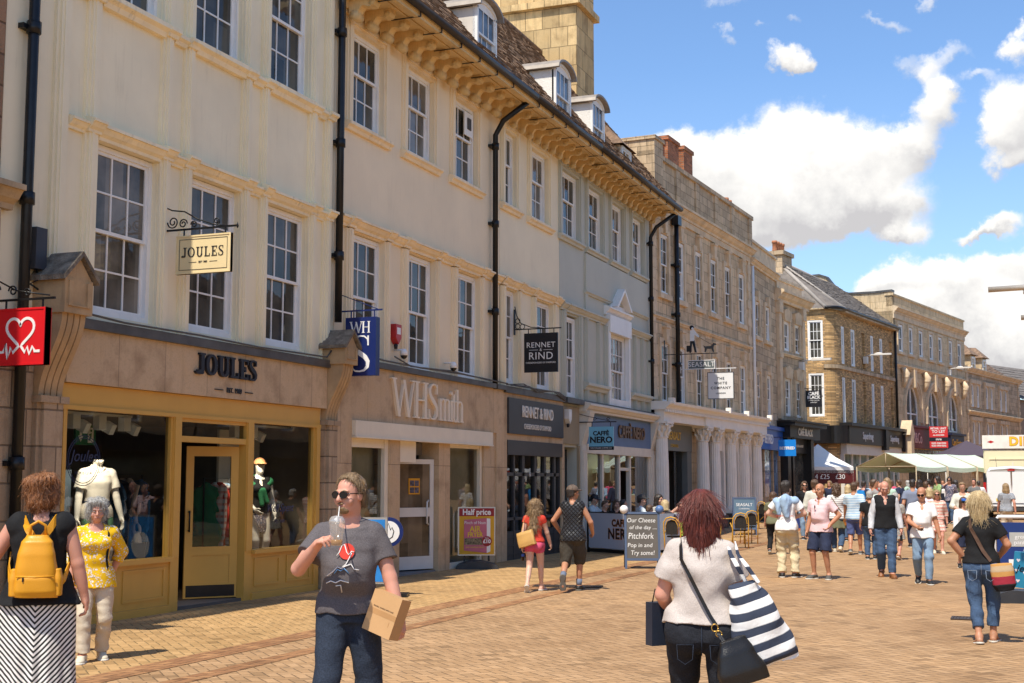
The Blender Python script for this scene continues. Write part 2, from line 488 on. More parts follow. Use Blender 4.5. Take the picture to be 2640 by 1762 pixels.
# ---------- sky and sun ----------
SUN_EL, SUN_AZ = 60.0, 7.0          # shadows run towards (+sin az, +cos az)
w = bpy.data.worlds.new('World'); SC.world = w; w.use_nodes = True
def make_sky():
    t = NT.__new__(NT); t.t = w.node_tree; t.t.nodes.clear()
    out = t.n('OutputWorld'); bg = t.n('Background')
    t.t.links.new(bg.outputs[0], out.inputs[0])
    sky = t.n('TexSky', _sky_type='NISHITA', _sun_disc=False, _sun_elevation=R(SUN_EL), _sun_rotation=R(180+SUN_AZ), _altitude=50, _air_density=1.0, _dust_density=.4, _ozone_density=2.5)
    STR = .15
    tc = t.n('TexCoord'); d = tc.outputs['Generated']
    n = t.n('TexNoise', Vector=d, Scale=11.0, Detail=10, Roughness=.62)
    n_big = t.n('TexNoise', Vector=d, Scale=26.0, Detail=6, Roughness=.6)
    wv = t.n('VectorMath', _operation='SUBTRACT', i0=n.outputs[1], i1=(.5, .5, .5)).outputs[0]
    wv2 = t.n('VectorMath', _operation='SUBTRACT', i0=n_big.outputs[1], i1=(.5, .5, .5)).outputs[0]
    dd = t.n('VectorMath', _operation='ADD', i0=d, i1=t.n('VectorMath', _operation='SCALE', i0=wv, Scale=.07).outputs[0]).outputs[0]
    dd = t.n('VectorMath', _operation='ADD', i0=dd, i1=t.n('VectorMath', _operation='SCALE', i0=wv2, Scale=.035).outputs[0]).outputs[0]
    sp = t.n('SeparateXYZ', Vector=dd)
    az = t.math('ARCTAN2', sp.outputs[0], sp.outputs[1]); el = t.math('ARCSINE', sp.outputs[2])
    def ae(x, y):
        r = ray(x, y); l = math.sqrt(sum(q*q for q in r)); return math.atan2(r[0], r[1]), math.asin(r[2]/l)
    # clouds: (x, y, half width, half height, strength) where the photograph shows them
    CL = [(1830, 450, 190, 110, 1.2), (2010, 440, 190, 120, 1.35), (2170, 430, 150, 110, 1.3), (2240, 520, 150, 70, 1.0), (2010, 540, 260, 70, 1.0), (1900, 610, 170, 40, .7), (2250, 380, 50, 36, .55), (1760, 560, 120, 90, .9), (1730, 400, 90, 60, 1.1),
          (2405, 285, 62, 62, .95), (2335, 365, 62, 46, .85), (2455, 235, 42, 40, .8), (2480, 130, 80, 34, .40), (2330, 165, 60, 40, .42), (2540, 185, 50, 22, .34), (2410, 175, 42, 42, .45),
          (2640, 255, 85, 80, 1.2), (2610, 395, 75, 46, .8), (2645, 110, 45, 36, .8), (2595, 325, 62, 46, .95),
          (2030, 160, 60, 45, .72), (2060, 190, 40, 25, .6), (1870, 100, 30, 30, .45), (2040, 45, 40, 20, .4), (1960, 60, 40, 16, .42), (2400, 10, 60, 30, .5), (2250, 60, 50, 20, .4), (1900, 10, 90, 22, .35), (2310, 80, 50, 26, .42),
          (2340, 600, 66, 36, 1.0), (2600, 580, 80, 45, .9), (2550, 600, 60, 20, .7),
          (2380, 730, 130, 60, 1.15), (2500, 740, 140, 60, 1.15), (2300, 720, 60, 40, 1.0), (2600, 830, 160, 70, 1.1), (2640, 700, 80, 60, .9), (2500, 850, 160, 60, 1.0), (2640, 920, 160, 60, 1.0), (2400, 820, 120, 40, .9),
          (1650, 390, 70, 50, .8)]
    W = None; Tt = None
    for (x, y, rx, ry, s) in CL:
        if s < .75: s = s*1.25
        a, e = ae(x, y); a2, _ = ae(x+rx, y); _, e2 = ae(x, y-ry)
        ra = abs(a2-a)*1.25; re = abs(e2-e)*1.25
        u = t.math('DIVIDE', t.math('SUBTRACT', az, a), ra); v = t.math('DIVIDE', t.math('SUBTRACT', el, e), re)
        q = t.math('ADD', t.math('MULTIPLY', u, u), t.math('MULTIPLY', v, v))
        wt = t.math('MULTIPLY', t.math('EXPONENT', t.math('MULTIPLY', q, -1.7)), s)
        W = wt if W is None else t.math('ADD', W, wt)
        tv = t.math('MULTIPLY', wt, v); Tt = tv if Tt is None else t.math('ADD', Tt, tv)
    # the rest of the sky, outside the photograph's view
    far = t.n('TexNoise', Vector=d, Scale=3.2, Detail=5, Roughness=.55)
    azd = t.n('SeparateXYZ', Vector=d)
    vis = t.math('ADD', t.math('MULTIPLY', azd.outputs[0], -_R[0]), t.math('MULTIPLY', azd.outputs[1], -_R[1]))
    out_f = t.math('MAXIMUM', t.step(vis, .15, .4), t.math('MAXIMUM', t.step(azd.outputs[1], .6, .4), t.step(azd.outputs[0], .35, .6)))
    W2 = t.math('MULTIPLY', t.step(far.outputs[0], .48, .8), out_f)
    Wt = t.math('ADD', W, W2)
    det = t.math('SUBTRACT', n.outputs[0], .5)
    dens = t.math('ADD', Wt, t.math('MULTIPLY', det, 1.0))
    mask = t.n('MapRange', _interpolation_type='SMOOTHSTEP', Value=dens, From__Min=.32, From__Max=.86).outputs[0]
    tt = t.math('DIVIDE', Tt, t.math('ADD', Wt, .05))
    lit = t.math('ADD', t.math('ADD', t.math('MULTIPLY', tt, 1.25), t.math('MULTIPLY', det, 1.4)), t.math('MULTIPLY', t.math('SUBTRACT', n_big.outputs[0], .5), 1.2))
    cc = t.ramp(t.step(lit, -.55, .5), [(0, (.52, .51, .52)), (.28, (.68, .67, .66)), (.6, (.85, .83, .80)), (1, (.95, .93, .91))])
    skyc = t.n('VectorMath', _operation='SCALE', i0=t.mix(1.0, sky.outputs[0], (.82, .95, 1.08), 'MULTIPLY'), Scale=STR).outputs[0]
    # thin milky haze towards the horizon
    hz = t.step(azd.outputs[2], .30, .02)
    skyc = t.mix(t.math('MULTIPLY', hz, .18), skyc, (.68, .76, .85))
    fin = t.mix(mask, skyc, cc)
    t.put(bg.inputs[0], fin); bg.inputs[1].default_value = 1.0
make_sky()
sun = bpy.data.objects.new('sun', bpy.data.lights.new('sun', 'SUN'))
COL.objects.link(sun)
sun.data.energy = 4.6; sun.data.angle = R(.53); sun.data.color = (1.0, .93, .80)
sd = Vector((math.sin(R(SUN_AZ))*math.cos(R(SUN_EL)), math.cos(R(SUN_AZ))*math.cos(R(SUN_EL)), -math.sin(R(SUN_EL))))
sun.rotation_euler = sd.to_track_quat('-Z', 'Y').to_euler()
sun.location = (-20, -60, 80)
SC.view_settings.view_transform = 'Standard'; SC.view_settings.look = 'None'; SC.view_settings.exposure = 0.32; SC.view_settings.gamma = 1.0
SC.render.film_transparent = False
SC.cycles.max_bounces = 7; SC.cycles.diffuse_bounces = 4; SC.cycles.glossy_bounces = 3; SC.cycles.transparent_max_bounces = 12; SC.cycles.transmission_bounces = 4
SC.cycles.caustics_reflective = False; SC.cycles.caustics_refractive = False
SC.cycles.use_denoising = True

# ---------- ground ----------
def herringbone(name, lo, hi, joint, unit=.105, rot=0.0, dirt=.3, tint=None):
    t = NT(name)
    tc = t.n('TexCoord'); o = tc.outputs['Object']
    wob = t.noise(o, 1.2, 2)
    ov = t.n('VectorMath', _operation='ADD', i0=o, i1=t.n('VectorMath', _operation='SCALE', i0=wob.outputs[1], Scale=.05).outputs[0]).outputs[0]
    v = t.n('Mapping', Vector=ov, Scale=(1/unit, 1/unit, 1), Rotation=(0, 0, rot)).outputs[0]
    sp = t.n('SeparateXYZ', Vector=v); u, w2 = sp.outputs[0], sp.outputs[1]
    i = t.math('FLOOR', u); j = t.math('FLOOR', w2); fx = t.math('SUBTRACT', u, i); fy = t.math('SUBTRACT', w2, j)
    m = t.math('FLOORED_MODULO', t.math('SUBTRACT', i, j), 4.0)
    def eq(k): return t.math('COMPARE', m, float(k), .1)
    e0, e1, e2, e3 = eq(0), eq(1), eq(2), eq(3)
    BIG = 9.0
    dl = t.math('ADD', fx, t.math('MULTIPLY', e1, BIG)); dr = t.math('ADD', t.math('SUBTRACT', 1.0, fx), t.math('MULTIPLY', e0, BIG))
    db = t.math('ADD', fy, t.math('MULTIPLY', e2, BIG)); dt = t.math('ADD', t.math('SUBTRACT', 1.0, fy), t.math('MULTIPLY', e3, BIG))
    dist = t.math('MINIMUM', t.math('MINIMUM', dl, dr), t.math('MINIMUM', db, dt))
    bi = t.math('SUBTRACT', i, e1); bj = t.math('SUBTRACT', j, e2)
    idv = t.n('CombineXYZ', X=bi, Y=bj, Z=0.0)
    wn = t.n('TexWhiteNoise', Vector=idv.outputs[0], _noise_dimensions='3D')
    n1 = t.noise(o, .35, 6, .6); n2 = t.noise(o, 70, 4, .7); n3 = t.noise(o, 2.4, 5, .65)
    c = t.ramp(wn.outputs[0], [(0, lo), (.5, tuple((a+b)/2 for a, b in zip(lo, hi))), (.85, hi), (1, tuple(x*.7 for x in lo))])
    c = t.mix(.75, c, t.ramp(n1.outputs[0], [(.3, (.66, .60, .54)), (.5, (1, 1, 1)), (.7, (1.18, 1.14, 1.06))]), 'MULTIPLY')
    c = t.mix(t.math('MULTIPLY', t.step(n3.outputs[0], .5, .8), dirt), c, tuple(x*.5 for x in lo))
    c = t.mix(t.math('MULTIPLY', t.step(n2.outputs[0], .55, .8), .35), c, tuple(x*.6 for x in lo))
    sp9 = t.noise(o, 9, 2); gum = t.n('TexVoronoi', Vector=o, Scale=2.3)
    c = t.mix(t.math('MULTIPLY', t.step(gum.outputs[0], .085, .06), .5), c, (.10, .08, .06))
    jn = t.math('MULTIPLY', t.step(dist, .075, .035), t.step(n3.outputs[0], .30, .5))
    c = t.mix(t.math('MULTIPLY', jn, .92), c, joint)
    h = t.math('ADD', t.math('SUBTRACT', t.step(dist, .0, .12), t.math('MULTIPLY', wn.outputs[0], .25)), t.math('MULTIPLY', n2.outputs[0], .25))
    t.bsdf(c, .85, 0, .25, bump=h, bs=.8, bd=.008)
    return t.m
M_road = herringbone('road_blocks', (.375, .225, .112), (.475, .295, .155), (.16, .10, .055), .105, R(45))
M_pave = herringbone('pavement_blocks', (.43, .26, .11), (.54, .335, .15), (.19, .13, .06), .10, R(45))
M_chan = herringbone('channel_blocks', (.29, .14, .065), (.42, .22, .10), (.08, .05, .03), .105, 0.0)
def sheet(name, xs, ys, zoff, mat, curve=None):
    v = []; f = []
    for y in ys:
        for x in xs:
            v.append((x+(curve(y) if curve else 0), y, gz(y)+zoff))
    n = len(xs)
    for b in range(len(ys)-1):
        for a in range(n-1):
            f.append((b*n+a, b*n+a+1, (b+1)*n+a+1, (b+1)*n+a))
    mb = MB(); mb.v = v; mb.f = f; mb.m = [0]*len(f); mb.sm = [False]*len(f)
    return tag(mb.build(name, mat), kind='structure')
YS = [-60, -20, 0, 20, 36, 44, 52, 60, 70, 80, 100, 140, 200, 400]
sheet('ground', [-300, -40, -12, 0, 12, 40, 300], YS, 0.0, M_road)
sheet('pavement', [-13.5, -7.75], [-20, 0, 20, 36, 38.8], .004, M_pave)
sheet('pavement', [-7.75, -7.40], [-20, 0, 20, 36, 39.5], .0045, M_chan)
sheet('pavement', [-6.95, -6.72], [-20, 0, 20, 36, 39.5], .0042, M_chan)
sheet('pavement', [-.05, .28], [-20, 0, 20, 36, 44], .0043, M_chan)
sheet('pavement', [.28, 9], [-20, 0, 20, 36, 44], .004, M_pave)
M_iron = plain('cast_iron', (.10, .075, .06), .6, .6, .3, 8, .4, 30)
M_slab = ashlar('paving_slab', (.36, .31, .27), .45, .45, .008, .12, .2)
def drain(name, label, x0, x1, y0, y1, ang, slots):
    o = thing(name, label, 'drain cover', ((x0+x1)/2, (y0+y1)/2, .006), ang)
    w2, l2 = (x1-x0)/2, (y1-y0)/2
    fr = MB()
    fr.box(-w2, w2, -l2, -l2+.03, 0, .012); fr.box(-w2, w2, l2-.03, l2, 0, .012); fr.box(-w2, -w2+.03, -l2+.03, l2-.03, 0, .012); fr.box(w2-.03, w2, -l2+.03, l2-.03, 0, .012)
    fr.build('frame', M_iron, o)
    gr = MB(); gr.box(-w2+.03, w2-.03, -l2+.03, l2-.03, 0, .004)
    for i in range(slots):
        a = -w2+.05+(2*w2-.1)*i/(slots-1); gr.box(a-.012, a+.012, -l2+.05, l2-.05, .004, .010)
    gr.build('grating', M_iron, o)
    return o
drain('drain_cover', 'long dark iron grating set in the buff paving behind the couple walking away', -7.62, -6.5, 20.4, 20.75, R(12), 24)
drain('drain_cover', 'small dark iron cover set in the paving beside the blonde woman', -.98, -.60, 17.4, 17.75, 0, 8)
_g = ground_at(178, 1681); _dc = (_g[0]-.16, _g[0]+.16, _g[1]-.2, _g[1]+.2)
drain('drain_cover', 'grey square cover beside the legs of the woman in the yellow flowered top', *_dc, 0, 10)
# ---------- building helpers ----------
M_white = plain('white_paint', (.84, .82, .78), .45, 0, .06, 3, .1, 50, dirt=.35, dirtcol=(.22, .18, .13))
M_cream = plain('cream_render', (.88, .78, .55), .7, 0, .08, .8, .25, 14, dirt=.5, dirtcol=(.44, .35, .20), bd=.006)
M_peach = plain('peach_render', (.88, .73, .50), .7, 0, .06, .8, .2, 14, dirt=.4, dirtcol=(.46, .32, .17), bd=.006)
M_cream2 = plain('pale_render', (.88, .76, .53), .7, 0, .06, .8, .2, 14, dirt=.4, dirtcol=(.46, .34, .19), bd=.006)
M_grey = plain('grey_green_render', (.53, .525, .435), .7, 0, .06, .8, .2, 14, dirt=.3, dirtcol=(.20, .17, .10), bd=.006)
M_creamT = plain('cream_trim', (.88, .76, .52), .6, 0, .1, 2, .2, 20, dirt=.95, dirtcol=(.10, .07, .035), bd=.006)
M_peachT = plain('peach_trim', (.88, .72, .48), .6, 0, .1, 2, .2, 20, dirt=.9, dirtcol=(.11, .075, .04), bd=.006)
M_greyT = plain('grey_trim', (.54, .53, .435), .6, 0, .08, 2, .2, 20, dirt=.6, dirtcol=(.10, .085, .05), bd=.006)
M_eave = plain('eaves_paint', (.70, .51, .25), .6, 0, .14, 2, .3, 16, dirt=.8, dirtcol=(.16, .10, .04))
M_fasc = ashlar('fascia_stone', (.60, .43, .265), .95, 2.0, .005, .05, .32, .8, dcol=(.30, .20, .12))
M_pier = ashlar('pier_stone', (.45, .325, .21), .5, .42, .012, .12, .5, .85)
M_lead = plain('lead_flashing', (.10, .095, .09), .5, .3, .3, 3, .4, 20, dirt=.5)
M_black = plain('black_iron', (.012, .012, .013), .35, .2, .3, 5, .15, 40)
M_gold = plain('mustard_paint', (.62, .35, .075), .38, 0, .05, 2, .08, 40, dirt=.15, dirtcol=(.25, .14, .03))
M_slate = plain('stone_slate', (.22, .14, .09), .9, 0, .55, 5, .8, 30, dirt=.6, dirtcol=(.05, .035, .025), bd=.02)
M_slateg = plain('grey_slate', (.17, .145, .125), .85, 0, .25, 4, .6, 30, dirt=.4, bd=.015)
M_stack = ashlar('chimney_stone', (.62, .44, .22), .55, .62, .012, .25, .5, .9, bd=.03)
M_stone = ashlar('limestone', (.68, .51, .32), .75, .33, .007, .16, .85, .85, bd=.01)
M_stone2 = ashlar('weathered_limestone', (.57, .43, .28), .6, .28, .009, .22, .8, .85, bd=.015)
M_stone3 = ashlar('pale_limestone', (.69, .53, .33), .85, .36, .006, .12, .7, .85, bd=.01)
M_dress = plain('dressed_stone', (.68, .52, .34), .8, 0, .18, 2.5, .4, 25, dirt=.85, dirtcol=(.09, .07, .05), bd=.01)
M_brick = ashlar('buff_brick', (.60, .37, .16), .225, .076, .010, .45, .35, .9, mcol=(.30, .22, .14), bd=.025)
M_redbrick = ashlar('red_brick', (.42, .15, .07), .225, .076, .010, .35, .5, .9, mcol=(.30, .22, .16), bd=.02)
M_roughst = ashlar('brown_ashlar', (.33, .20, .12), .62, .36, .014, .25, .6, .9, bd=.04)
M_dark = plain('dark_room', (.035, .028, .022), .8, 0, .4, 1.5, 0)
M_glass = glass(); P1 = panes('window_glass', (.042, .040, .034)); P2 = panes('window_glass_blind', (.095, .085, .07)); P3 = panes('sky_reflection_glass', (.10, .13, .17), .03)  # dormer panes: the blue of reflected sky is put into the glass colour
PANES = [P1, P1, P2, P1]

M_cons = plain('console_stone', (.46, .31, .165), .85, 0, .2, 3, .5, 24, dirt=.8, dirtcol=(.10, .065, .035), bd=.012)
class Bld:
    def __init__(s, name, label, X0, Y0, ang=0.0, z=0.0, cat='building', group='shops along the street', off=None):
        s.off = Y0 if off is None else off
        s.o = thing(name, label, cat, (X0, Y0, z), R(90-ang), group)
        s.X0, s.Y0, s.a, s.z = X0, Y0, R(ang), z
    def mb(s):
        m = MB(); m.T = Matrix.Translation((-s.off, 0, 0)); return m
    SPLIT = {'pilaster', 'pier', 'sill', 'architrave', 'string_course', 'chimney', 'chimney_pot', 'dressing', 'blind_window', 'lettering'}
    def put(s, m, name, mat):
        if name not in s.SPLIT: return m.build(name, mat, s.o)
        o = None
        for q in m.pieces(): o = q.build(name, mat, s.o)
        return o
    def at(s, x, y=0, z=0):
        u = x-s.off; d = (math.sin(s.a), math.cos(s.a)); n = (math.cos(s.a), -math.sin(s.a))
        return (s.X0+d[0]*u-n[0]*y, s.Y0+d[1]*u-n[1]*y, z+s.z)
    def wall(s, x0, x1, z0, z1, holes, mat, depth=.13, back=8.0, name='wall', y=0.0, sides=True):
        m = s.mb()
        xs = sorted({x0, x1} | {h[0] for h in holes} | {h[1] for h in holes}); zs = sorted({z0, z1} | {h[2] for h in holes} | {h[3] for h in holes})
        for i in range(len(xs)-1):
            for j in range(len(zs)-1):
                cx, cz = (xs[i]+xs[i+1])/2, (zs[j]+zs[j+1])/2
                if any(h[0] < cx < h[1] and h[2] < cz < h[3] for h in holes): continue
                m.quad((xs[i], y, zs[j]), (xs[i+1], y, zs[j]), (xs[i+1], y, zs[j+1]), (xs[i], y, zs[j+1]))
        for h in holes:
            a, b, c, d = h[:4]; q = y+(h[4] if len(h) > 4 else depth)
            m.quad((a, y, c), (a, y, d), (a, q, d), (a, q, c)); m.quad((b, y, c), (b, q, c), (b, q, d), (b, y, d))
            m.quad((a, y, d), (b, y, d), (b, q, d), (a, q, d)); m.quad((a, y, c), (a, q, c), (b, q, c), (b, y, c))
        if sides:
            m.quad((x0, y, z0), (x0, y, z1), (x0, back, z1), (x0, back, z0)); m.quad((x1, y, z0), (x1, back, z0), (x1, back, z1), (x1, y, z1))
            m.quad((x0, back, z0), (x0, back, z1), (x1, back, z1), (x1, back, z0)); m.quad((x0, y, z1), (x1, y, z1), (x1, back, z1), (x0, back, z1))
        return s.put(m, name, mat)
    def win(s, x, z, meshes, y=.07, pane=None, label=None):
        f = inst(meshes[0], 'window', s.o, (x-s.off, y, z))
        p = inst(meshes[1], 'pane', f)
        if label: f['label'] = label
        if pane is not None:
            p.material_slots[0].link = 'OBJECT'; p.material_slots[0].material = pane
        return f
    def lett(s, body, size, mat, x, y, z, **k):
        return text('lettering', body, size, mat, s.o, (x-s.off, y, z), **k)

def sash(w, h, cols=3, rt=2, rb=2, split=.5, fw=.07, mat=None, arch=0.0):
    f = MB(); p = MB()
    b = .024
    def outline(x0, x1, z0, z1, t, y0, y1, ar=0.0):
        f.box(x0, x0+t, y0, y1, z0, z1); f.box(x1-t, x1, y0, y1, z0, z1); f.box(x0+t, x1-t, y0, y1, z0, z0+t)
        if ar:
            n = 10; c = (x0+x1)/2; hw = (x1-x0)/2
            pts = [(c+hw*math.cos(PI-PI*i/n)*.97, z1+ar*math.sin(PI*i/n)-t*.5) for i in range(n+1)]
            f.arcrib(pts, t, y0, y1, 'y')
        else: f.box(x0+t, x1-t, y0, y1, z1-t, z1)
    outline(0, w, 0, h, fw, 0, .1, arch)
    zm = h*(1-split)
    outline(fw, w-fw, zm-.03, h-fw*(0 if arch else 1), .045, .025, .06, arch*.85 if arch else 0)
    outline(fw, w-fw, fw, zm+.02, .05, .062, .095)
    for (z0, z1, rows, y, ar) in ((zm+.015, h-fw-.045+(arch*.8 if arch else 0), rt, .03, arch), (fw+.05, zm-.03, rb, .067, 0)):
        for i in range(1, cols):
            x = fw+.045+(w-2*fw-.09)*i/cols
            f.box(x-b/2, x+b/2, y, y+.025, z0, z1-(ar*.35 if ar and cols > 2 else 0))
        for j in range(1, rows):
            zz = z0+(z1-z0)*j/rows
            f.box(fw+.045, w-fw-.045, y+.002, y+.023, zz-b/2, zz+b/2)
    x0, x1 = fw+.03, w-fw-.03
    p.quad((x0, .045, zm), (x1, .045, zm), (x1, .045, h-fw), (x0, .045, h-fw))
    if arch:
        n = 10; hw = (x1-x0)/2; c = (x0+x1)/2
        v = [(c+hw*math.cos(PI*i/n), .045, h-fw+arch*.85*math.sin(PI*i/n)) for i in range(n+1)]
        p.add(v, [list(range(n+1))])
    p.quad((x0, .082, fw+.02), (x1, .082, fw+.02), (x1, .082, zm), (x0, .082, zm))
    return f.mesh('window', mat or M_white), p.mesh('pane', P1)

STR1 = [(0, 0), (-.05, 0), (-.055, .04), (-.10, .07), (-.14, .13), (-.165, .13), (-.165, .17), (-.03, .21), (0, .21)]
SILL = [(0, 0), (-.06, 0), (-.08, .05), (-.13, .08), (-.13, .13), (-.02, .16), (0, .16)]
def mould(m, x0, x1, z, prof=STR1, s=1.0, y=0.0):
    m.prism([(y+a*s, z+b*s) for a, b in prof], x0, x1, 'x')
def rib(m, x0, x1, z0, z1, y=0.0):
    w = x1-x0
    m.box(x0, x1, y-.045, y+.01, z0, z1); m.box(x0+w*.18, x1-w*.18, y-.075, y-.045, z0, z1); m.box(x0+w*.34, x1-w*.5, y-.09, y-.075, z0, z1)
def downpipe(b, pts, r=.055, name='drainpipe', joints=()):
    m = b.mb(); m.tube(pts, r, 10)
    for (x, y, z) in joints:
        m.tube([(x, y, z-.07), (x, y, z+.07)], r*1.35, 10); m.box(x-r*2.2, x+r*2.2, y+r*.5, y+r*2.2, z-.03, z+.03)
    return b.put(m, name, M_black)
def console(b, x0, x1, z0, z1, top, out=.42, y=0.0):
    """fluted scroll bracket under a small gabled stone cap at the end of a shop fascia"""
    m = b.mb(); w = x1-x0; n = 14
    prof = []
    for i in range(n+1):
        q = i/n
        prof.append((y-.10-(out-.12)*(1-math.cos(PI*q))/2, z0+(z1-z0)*q))
    nf = 4
    for k in range(nf):
        a = x0+w*(k+.10)/nf; c = x0+w*(k+.90)/nf
        m.prism(prof+[(y, z1), (y, z0)], a, c, 'x')
    m.prism([(p[0]+.03, p[1]) for p in prof]+[(y, z1), (y, z0)], x0+.01, x1-.01, 'x')
    m.box(x0-.03, x1+.03, y-out-.04, y, z1, top)
    m.box(x0+w*.2, x1-w*.2, y-out-.055, y-out-.04, z1+.08, z1+.1); m.box(x0+.02, x0+w*.2, y-out-.065, y-out-.04, z1+.08, top-.03); m.box(x1-w*.2, x1-.02, y-out-.065, y-out-.04, z1+.08, top-.03)
    c = (x0+x1)/2
    m.prism([(x0-.02, top), (x1+.02, top), (c, top+w*.62)], y-out-.03, y, 'y')
    o = b.put(m, 'console', M_cons)
    m = b.mb()
    for sgn in (-1, 1):
        e = c+sgn*(w/2+.09)
        m.prism([(e, top-.03), (c, top+w*.62+.01), (c, top+w*.62+.07), (e, top+.03)], y-out-.09, y, 'y')
    m.build('cap', plain('lichen_stone', (.20, .165, .125), .95, 0, .5, 9, .8, 40, dirt=.7, bd=.02), o)
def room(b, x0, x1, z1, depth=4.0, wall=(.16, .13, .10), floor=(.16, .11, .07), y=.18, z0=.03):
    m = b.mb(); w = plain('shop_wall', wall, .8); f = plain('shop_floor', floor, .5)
    m.quad((x0, y, z0), (x1, y, z0), (x1, y+depth, z0), (x0, y+depth, z0)); m.mi = 1
    m.quad((x0, y+depth, z0), (x1, y+depth, z0), (x1, y+depth, z1), (x0, y+depth, z1)); m.quad((x0, y, z0), (x0, y+depth, z0), (x0, y+depth, z1), (x0, y, z1)); m.quad((x1, y, z0), (x1, y, z1), (x1, y+depth, z1), (x1, y+depth, z0))
    m.quad((x0, y, z1), (x0, y+depth, z1), (x1, y+depth, z1), (x1, y, z1))
    return b.put(m, 'interior', [f, w])
def slates(b, x0, x1, y0, z0, y1, z1, mat, sw=.24, exp=.17, name='roof', seed=1, thick=.022):
    r = random.Random(seed); m = b.mb()
    L = math.hypot(y1-y0, z1-z0); n = int(L/exp); uy, uz = (y1-y0)/L, (z1-z0)/L; ny, nz = -uz, uy
    if nz < 0: ny, nz = -ny, -nz
    for i in range(n):
        a = i*exp; x = x0-r.random()*sw
        while x < x1:
            w = sw*(.7+.7*r.random()); xa, xb = max(x, x0), min(x+w-.008, x1); x += w
            if xb-xa < .02: continue
            j = (r.random()-.5)*.05; t = thick*(.6+1.1*r.random()); s0 = max(0, a+j-.02); s1 = a+exp+.07
            lo = (y0+uy*s0, z0+uz*s0); hi = (y0+uy*s1, z0+uz*s1)
            q = t+.012
            v = [(xa, lo[0], lo[1]), (xb, lo[0], lo[1]), (xb, lo[0]+ny*q, lo[1]+nz*q), (xa, lo[0]+ny*q, lo[1]+nz*q), (xa, hi[0]+ny*.004, hi[1]+nz*.004), (xb, hi[0]+ny*.004, hi[1]+nz*.004)]
            m.add(v, [(0, 1, 2, 3), (3, 2, 5, 4), (0, 3, 4), (1, 5, 2)])
    m.quad((x0, y0, z0-.01), (x1, y0, z0-.01), (x1, y1, z1-.01), (x0, y1, z1-.01))
    return b.put(m, name, mat)
def chimney_pots(m, xs, y, z, r=.11, h=.5):
    for x in xs: m.lathe([(r*1.1, 0), (r*.9, .08), (r*.85, h*.75), (r*1.1, h*.8), (r*1.05, h), (r*.7, h)], 12, (x, y, z))

XF = -10.6
# ---------- far left: brown stone building ----------
b0 = Bld('stone_shop_building', 'brown ashlar stone building cut off by the left edge of the picture', XF+.03, 5.0)
b0.wall(5.0, 11.36, 0, 11, [], M_roughst)
m = b0.mb(); mould(m, 5.0, 11.5, 4.72, STR1, 1.6); m.box(10.95, 11.3, -.10, 0, 0, 4.7); m.box(10.2, 10.5, -.10, 0, 0, 4.7); b0.put(m, 'ledge', plain('ledge_stone', (.42, .31, .19), .85, 0, .25, 3, .5, 20, dirt=.7, bd=.015))

# ---------- cream building with the clothes shop ----------
b1 = Bld('cream_building', 'cream rendered three storey building with moulded strips over the mustard yellow shopfront', XF, 11.40)
W1 = [(13.0, 14.23), (14.97, 16.17), (16.91, 18.10)]
hol = [(a, c, 3.74, 5.90) for a, c in W1]+[(a, c, 7.80, 10.0) for a, c in W1]+[(12.47, 18.55, 0.0, 2.86, .05)]
b1.wall(11.40, 19.04, 0, 11.0, hol, M_cream)
m = b1.mb()
for a, c in ((12.18, 12.44), (12.74, 12.99), (14.24, 14.47), (14.74, 14.96), (16.18, 16.41), (16.70, 16.90), (18.11, 18.36), (18.61, 18.85)):
    rib(m, a, c, 3.66, 10.9)
b1.put(m, 'pilaster', M_cream)
m = b1.mb()
for a, c in ((12.44, 12.74), (14.47, 14.74), (16.41, 16.70), (18.36, 18.61)):
    mould(m, a, c, 5.92, STR1, .8); mould(m, a, c, 7.60, SILL, 1.0)
for a, c in ((12.99, 14.24), (14.96, 16.18), (16.90, 18.11)):
    mould(m, a, c, 5.90, STR1, 1.05); mould(m, a-.02, c+.02, 7.60, SILL, 1.25)
for a, c in ((12.74, 12.99), (14.24, 14.47), (14.74, 14.96), (16.18, 16.41), (16.70, 16.90), (18.11, 18.36), (18.61, 18.85)):
    mould(m, a, c, 5.95, STR1, .9, -.05); mould(m, a, c, 7.63, SILL, .9, -.06)
b1.put(m, 'string_course', M_creamT)
S1 = sash(1.23, 2.14, 3, 2, 2); S1b = sash(1.23, 2.2, 3, 2, 2)
for k, (a, c) in enumerate(W1):
    b1.win(a, 3.75, S1, pane=[P2, P1, P1][k]); b1.win(a, 7.81, S1b)
downpipe(b1, [(11.72, -.11, .05), (11.72, -.11, 10.9)], .062, joints=[(11.72, -.11, z) for z in (1.9, 4.9, 6.9, 8.9)])
downpipe(b1, [(18.97, -.13, 4.3), (18.97, -.13, 10.9)], .062, joints=[(18.97, -.13, z) for z in (5.4, 7.3, 9.2)])
# stone fascia, piers, lead, yellow shopfront
m = b1.mb(); m.box(12.46, 18.66, -.12, 0, 2.865, 3.52); b1.put(m, 'stone_fascia', M_fasc)
m = b1.mb(); m.box(12.46, 18.66, -.18, 0, 3.52, 3.64)
m.tube([(12.3, -.2, 3.86), (12.6, -.2, 3.70), (13.4, -.2, 3.66), (15, -.2, 3.67), (16.5, -.2, 3.65), (18.5, -.2, 3.68), (18.7, -.2, 3.85)], .014, 6)
b1.put(m, 'flashing', M_lead)
m = b1.mb()
for a, c in ((12.02, 12.46), (18.64, 19.03)):
    m.box(a, c, -.10, 0, 0, 2.68); m.box(a+.06, c-.06, -.15, -.10, 0, 2.68); m.box(a-.02, c+.02, -.17, 0, 2.60, 2.68); m.box(a-.02, c+.02, -.19, 0, 0, .28)
m.box(11.40, 12.02, -.03, 0, 0, 3.6)
b1.put(m, 'pier', M_pier)
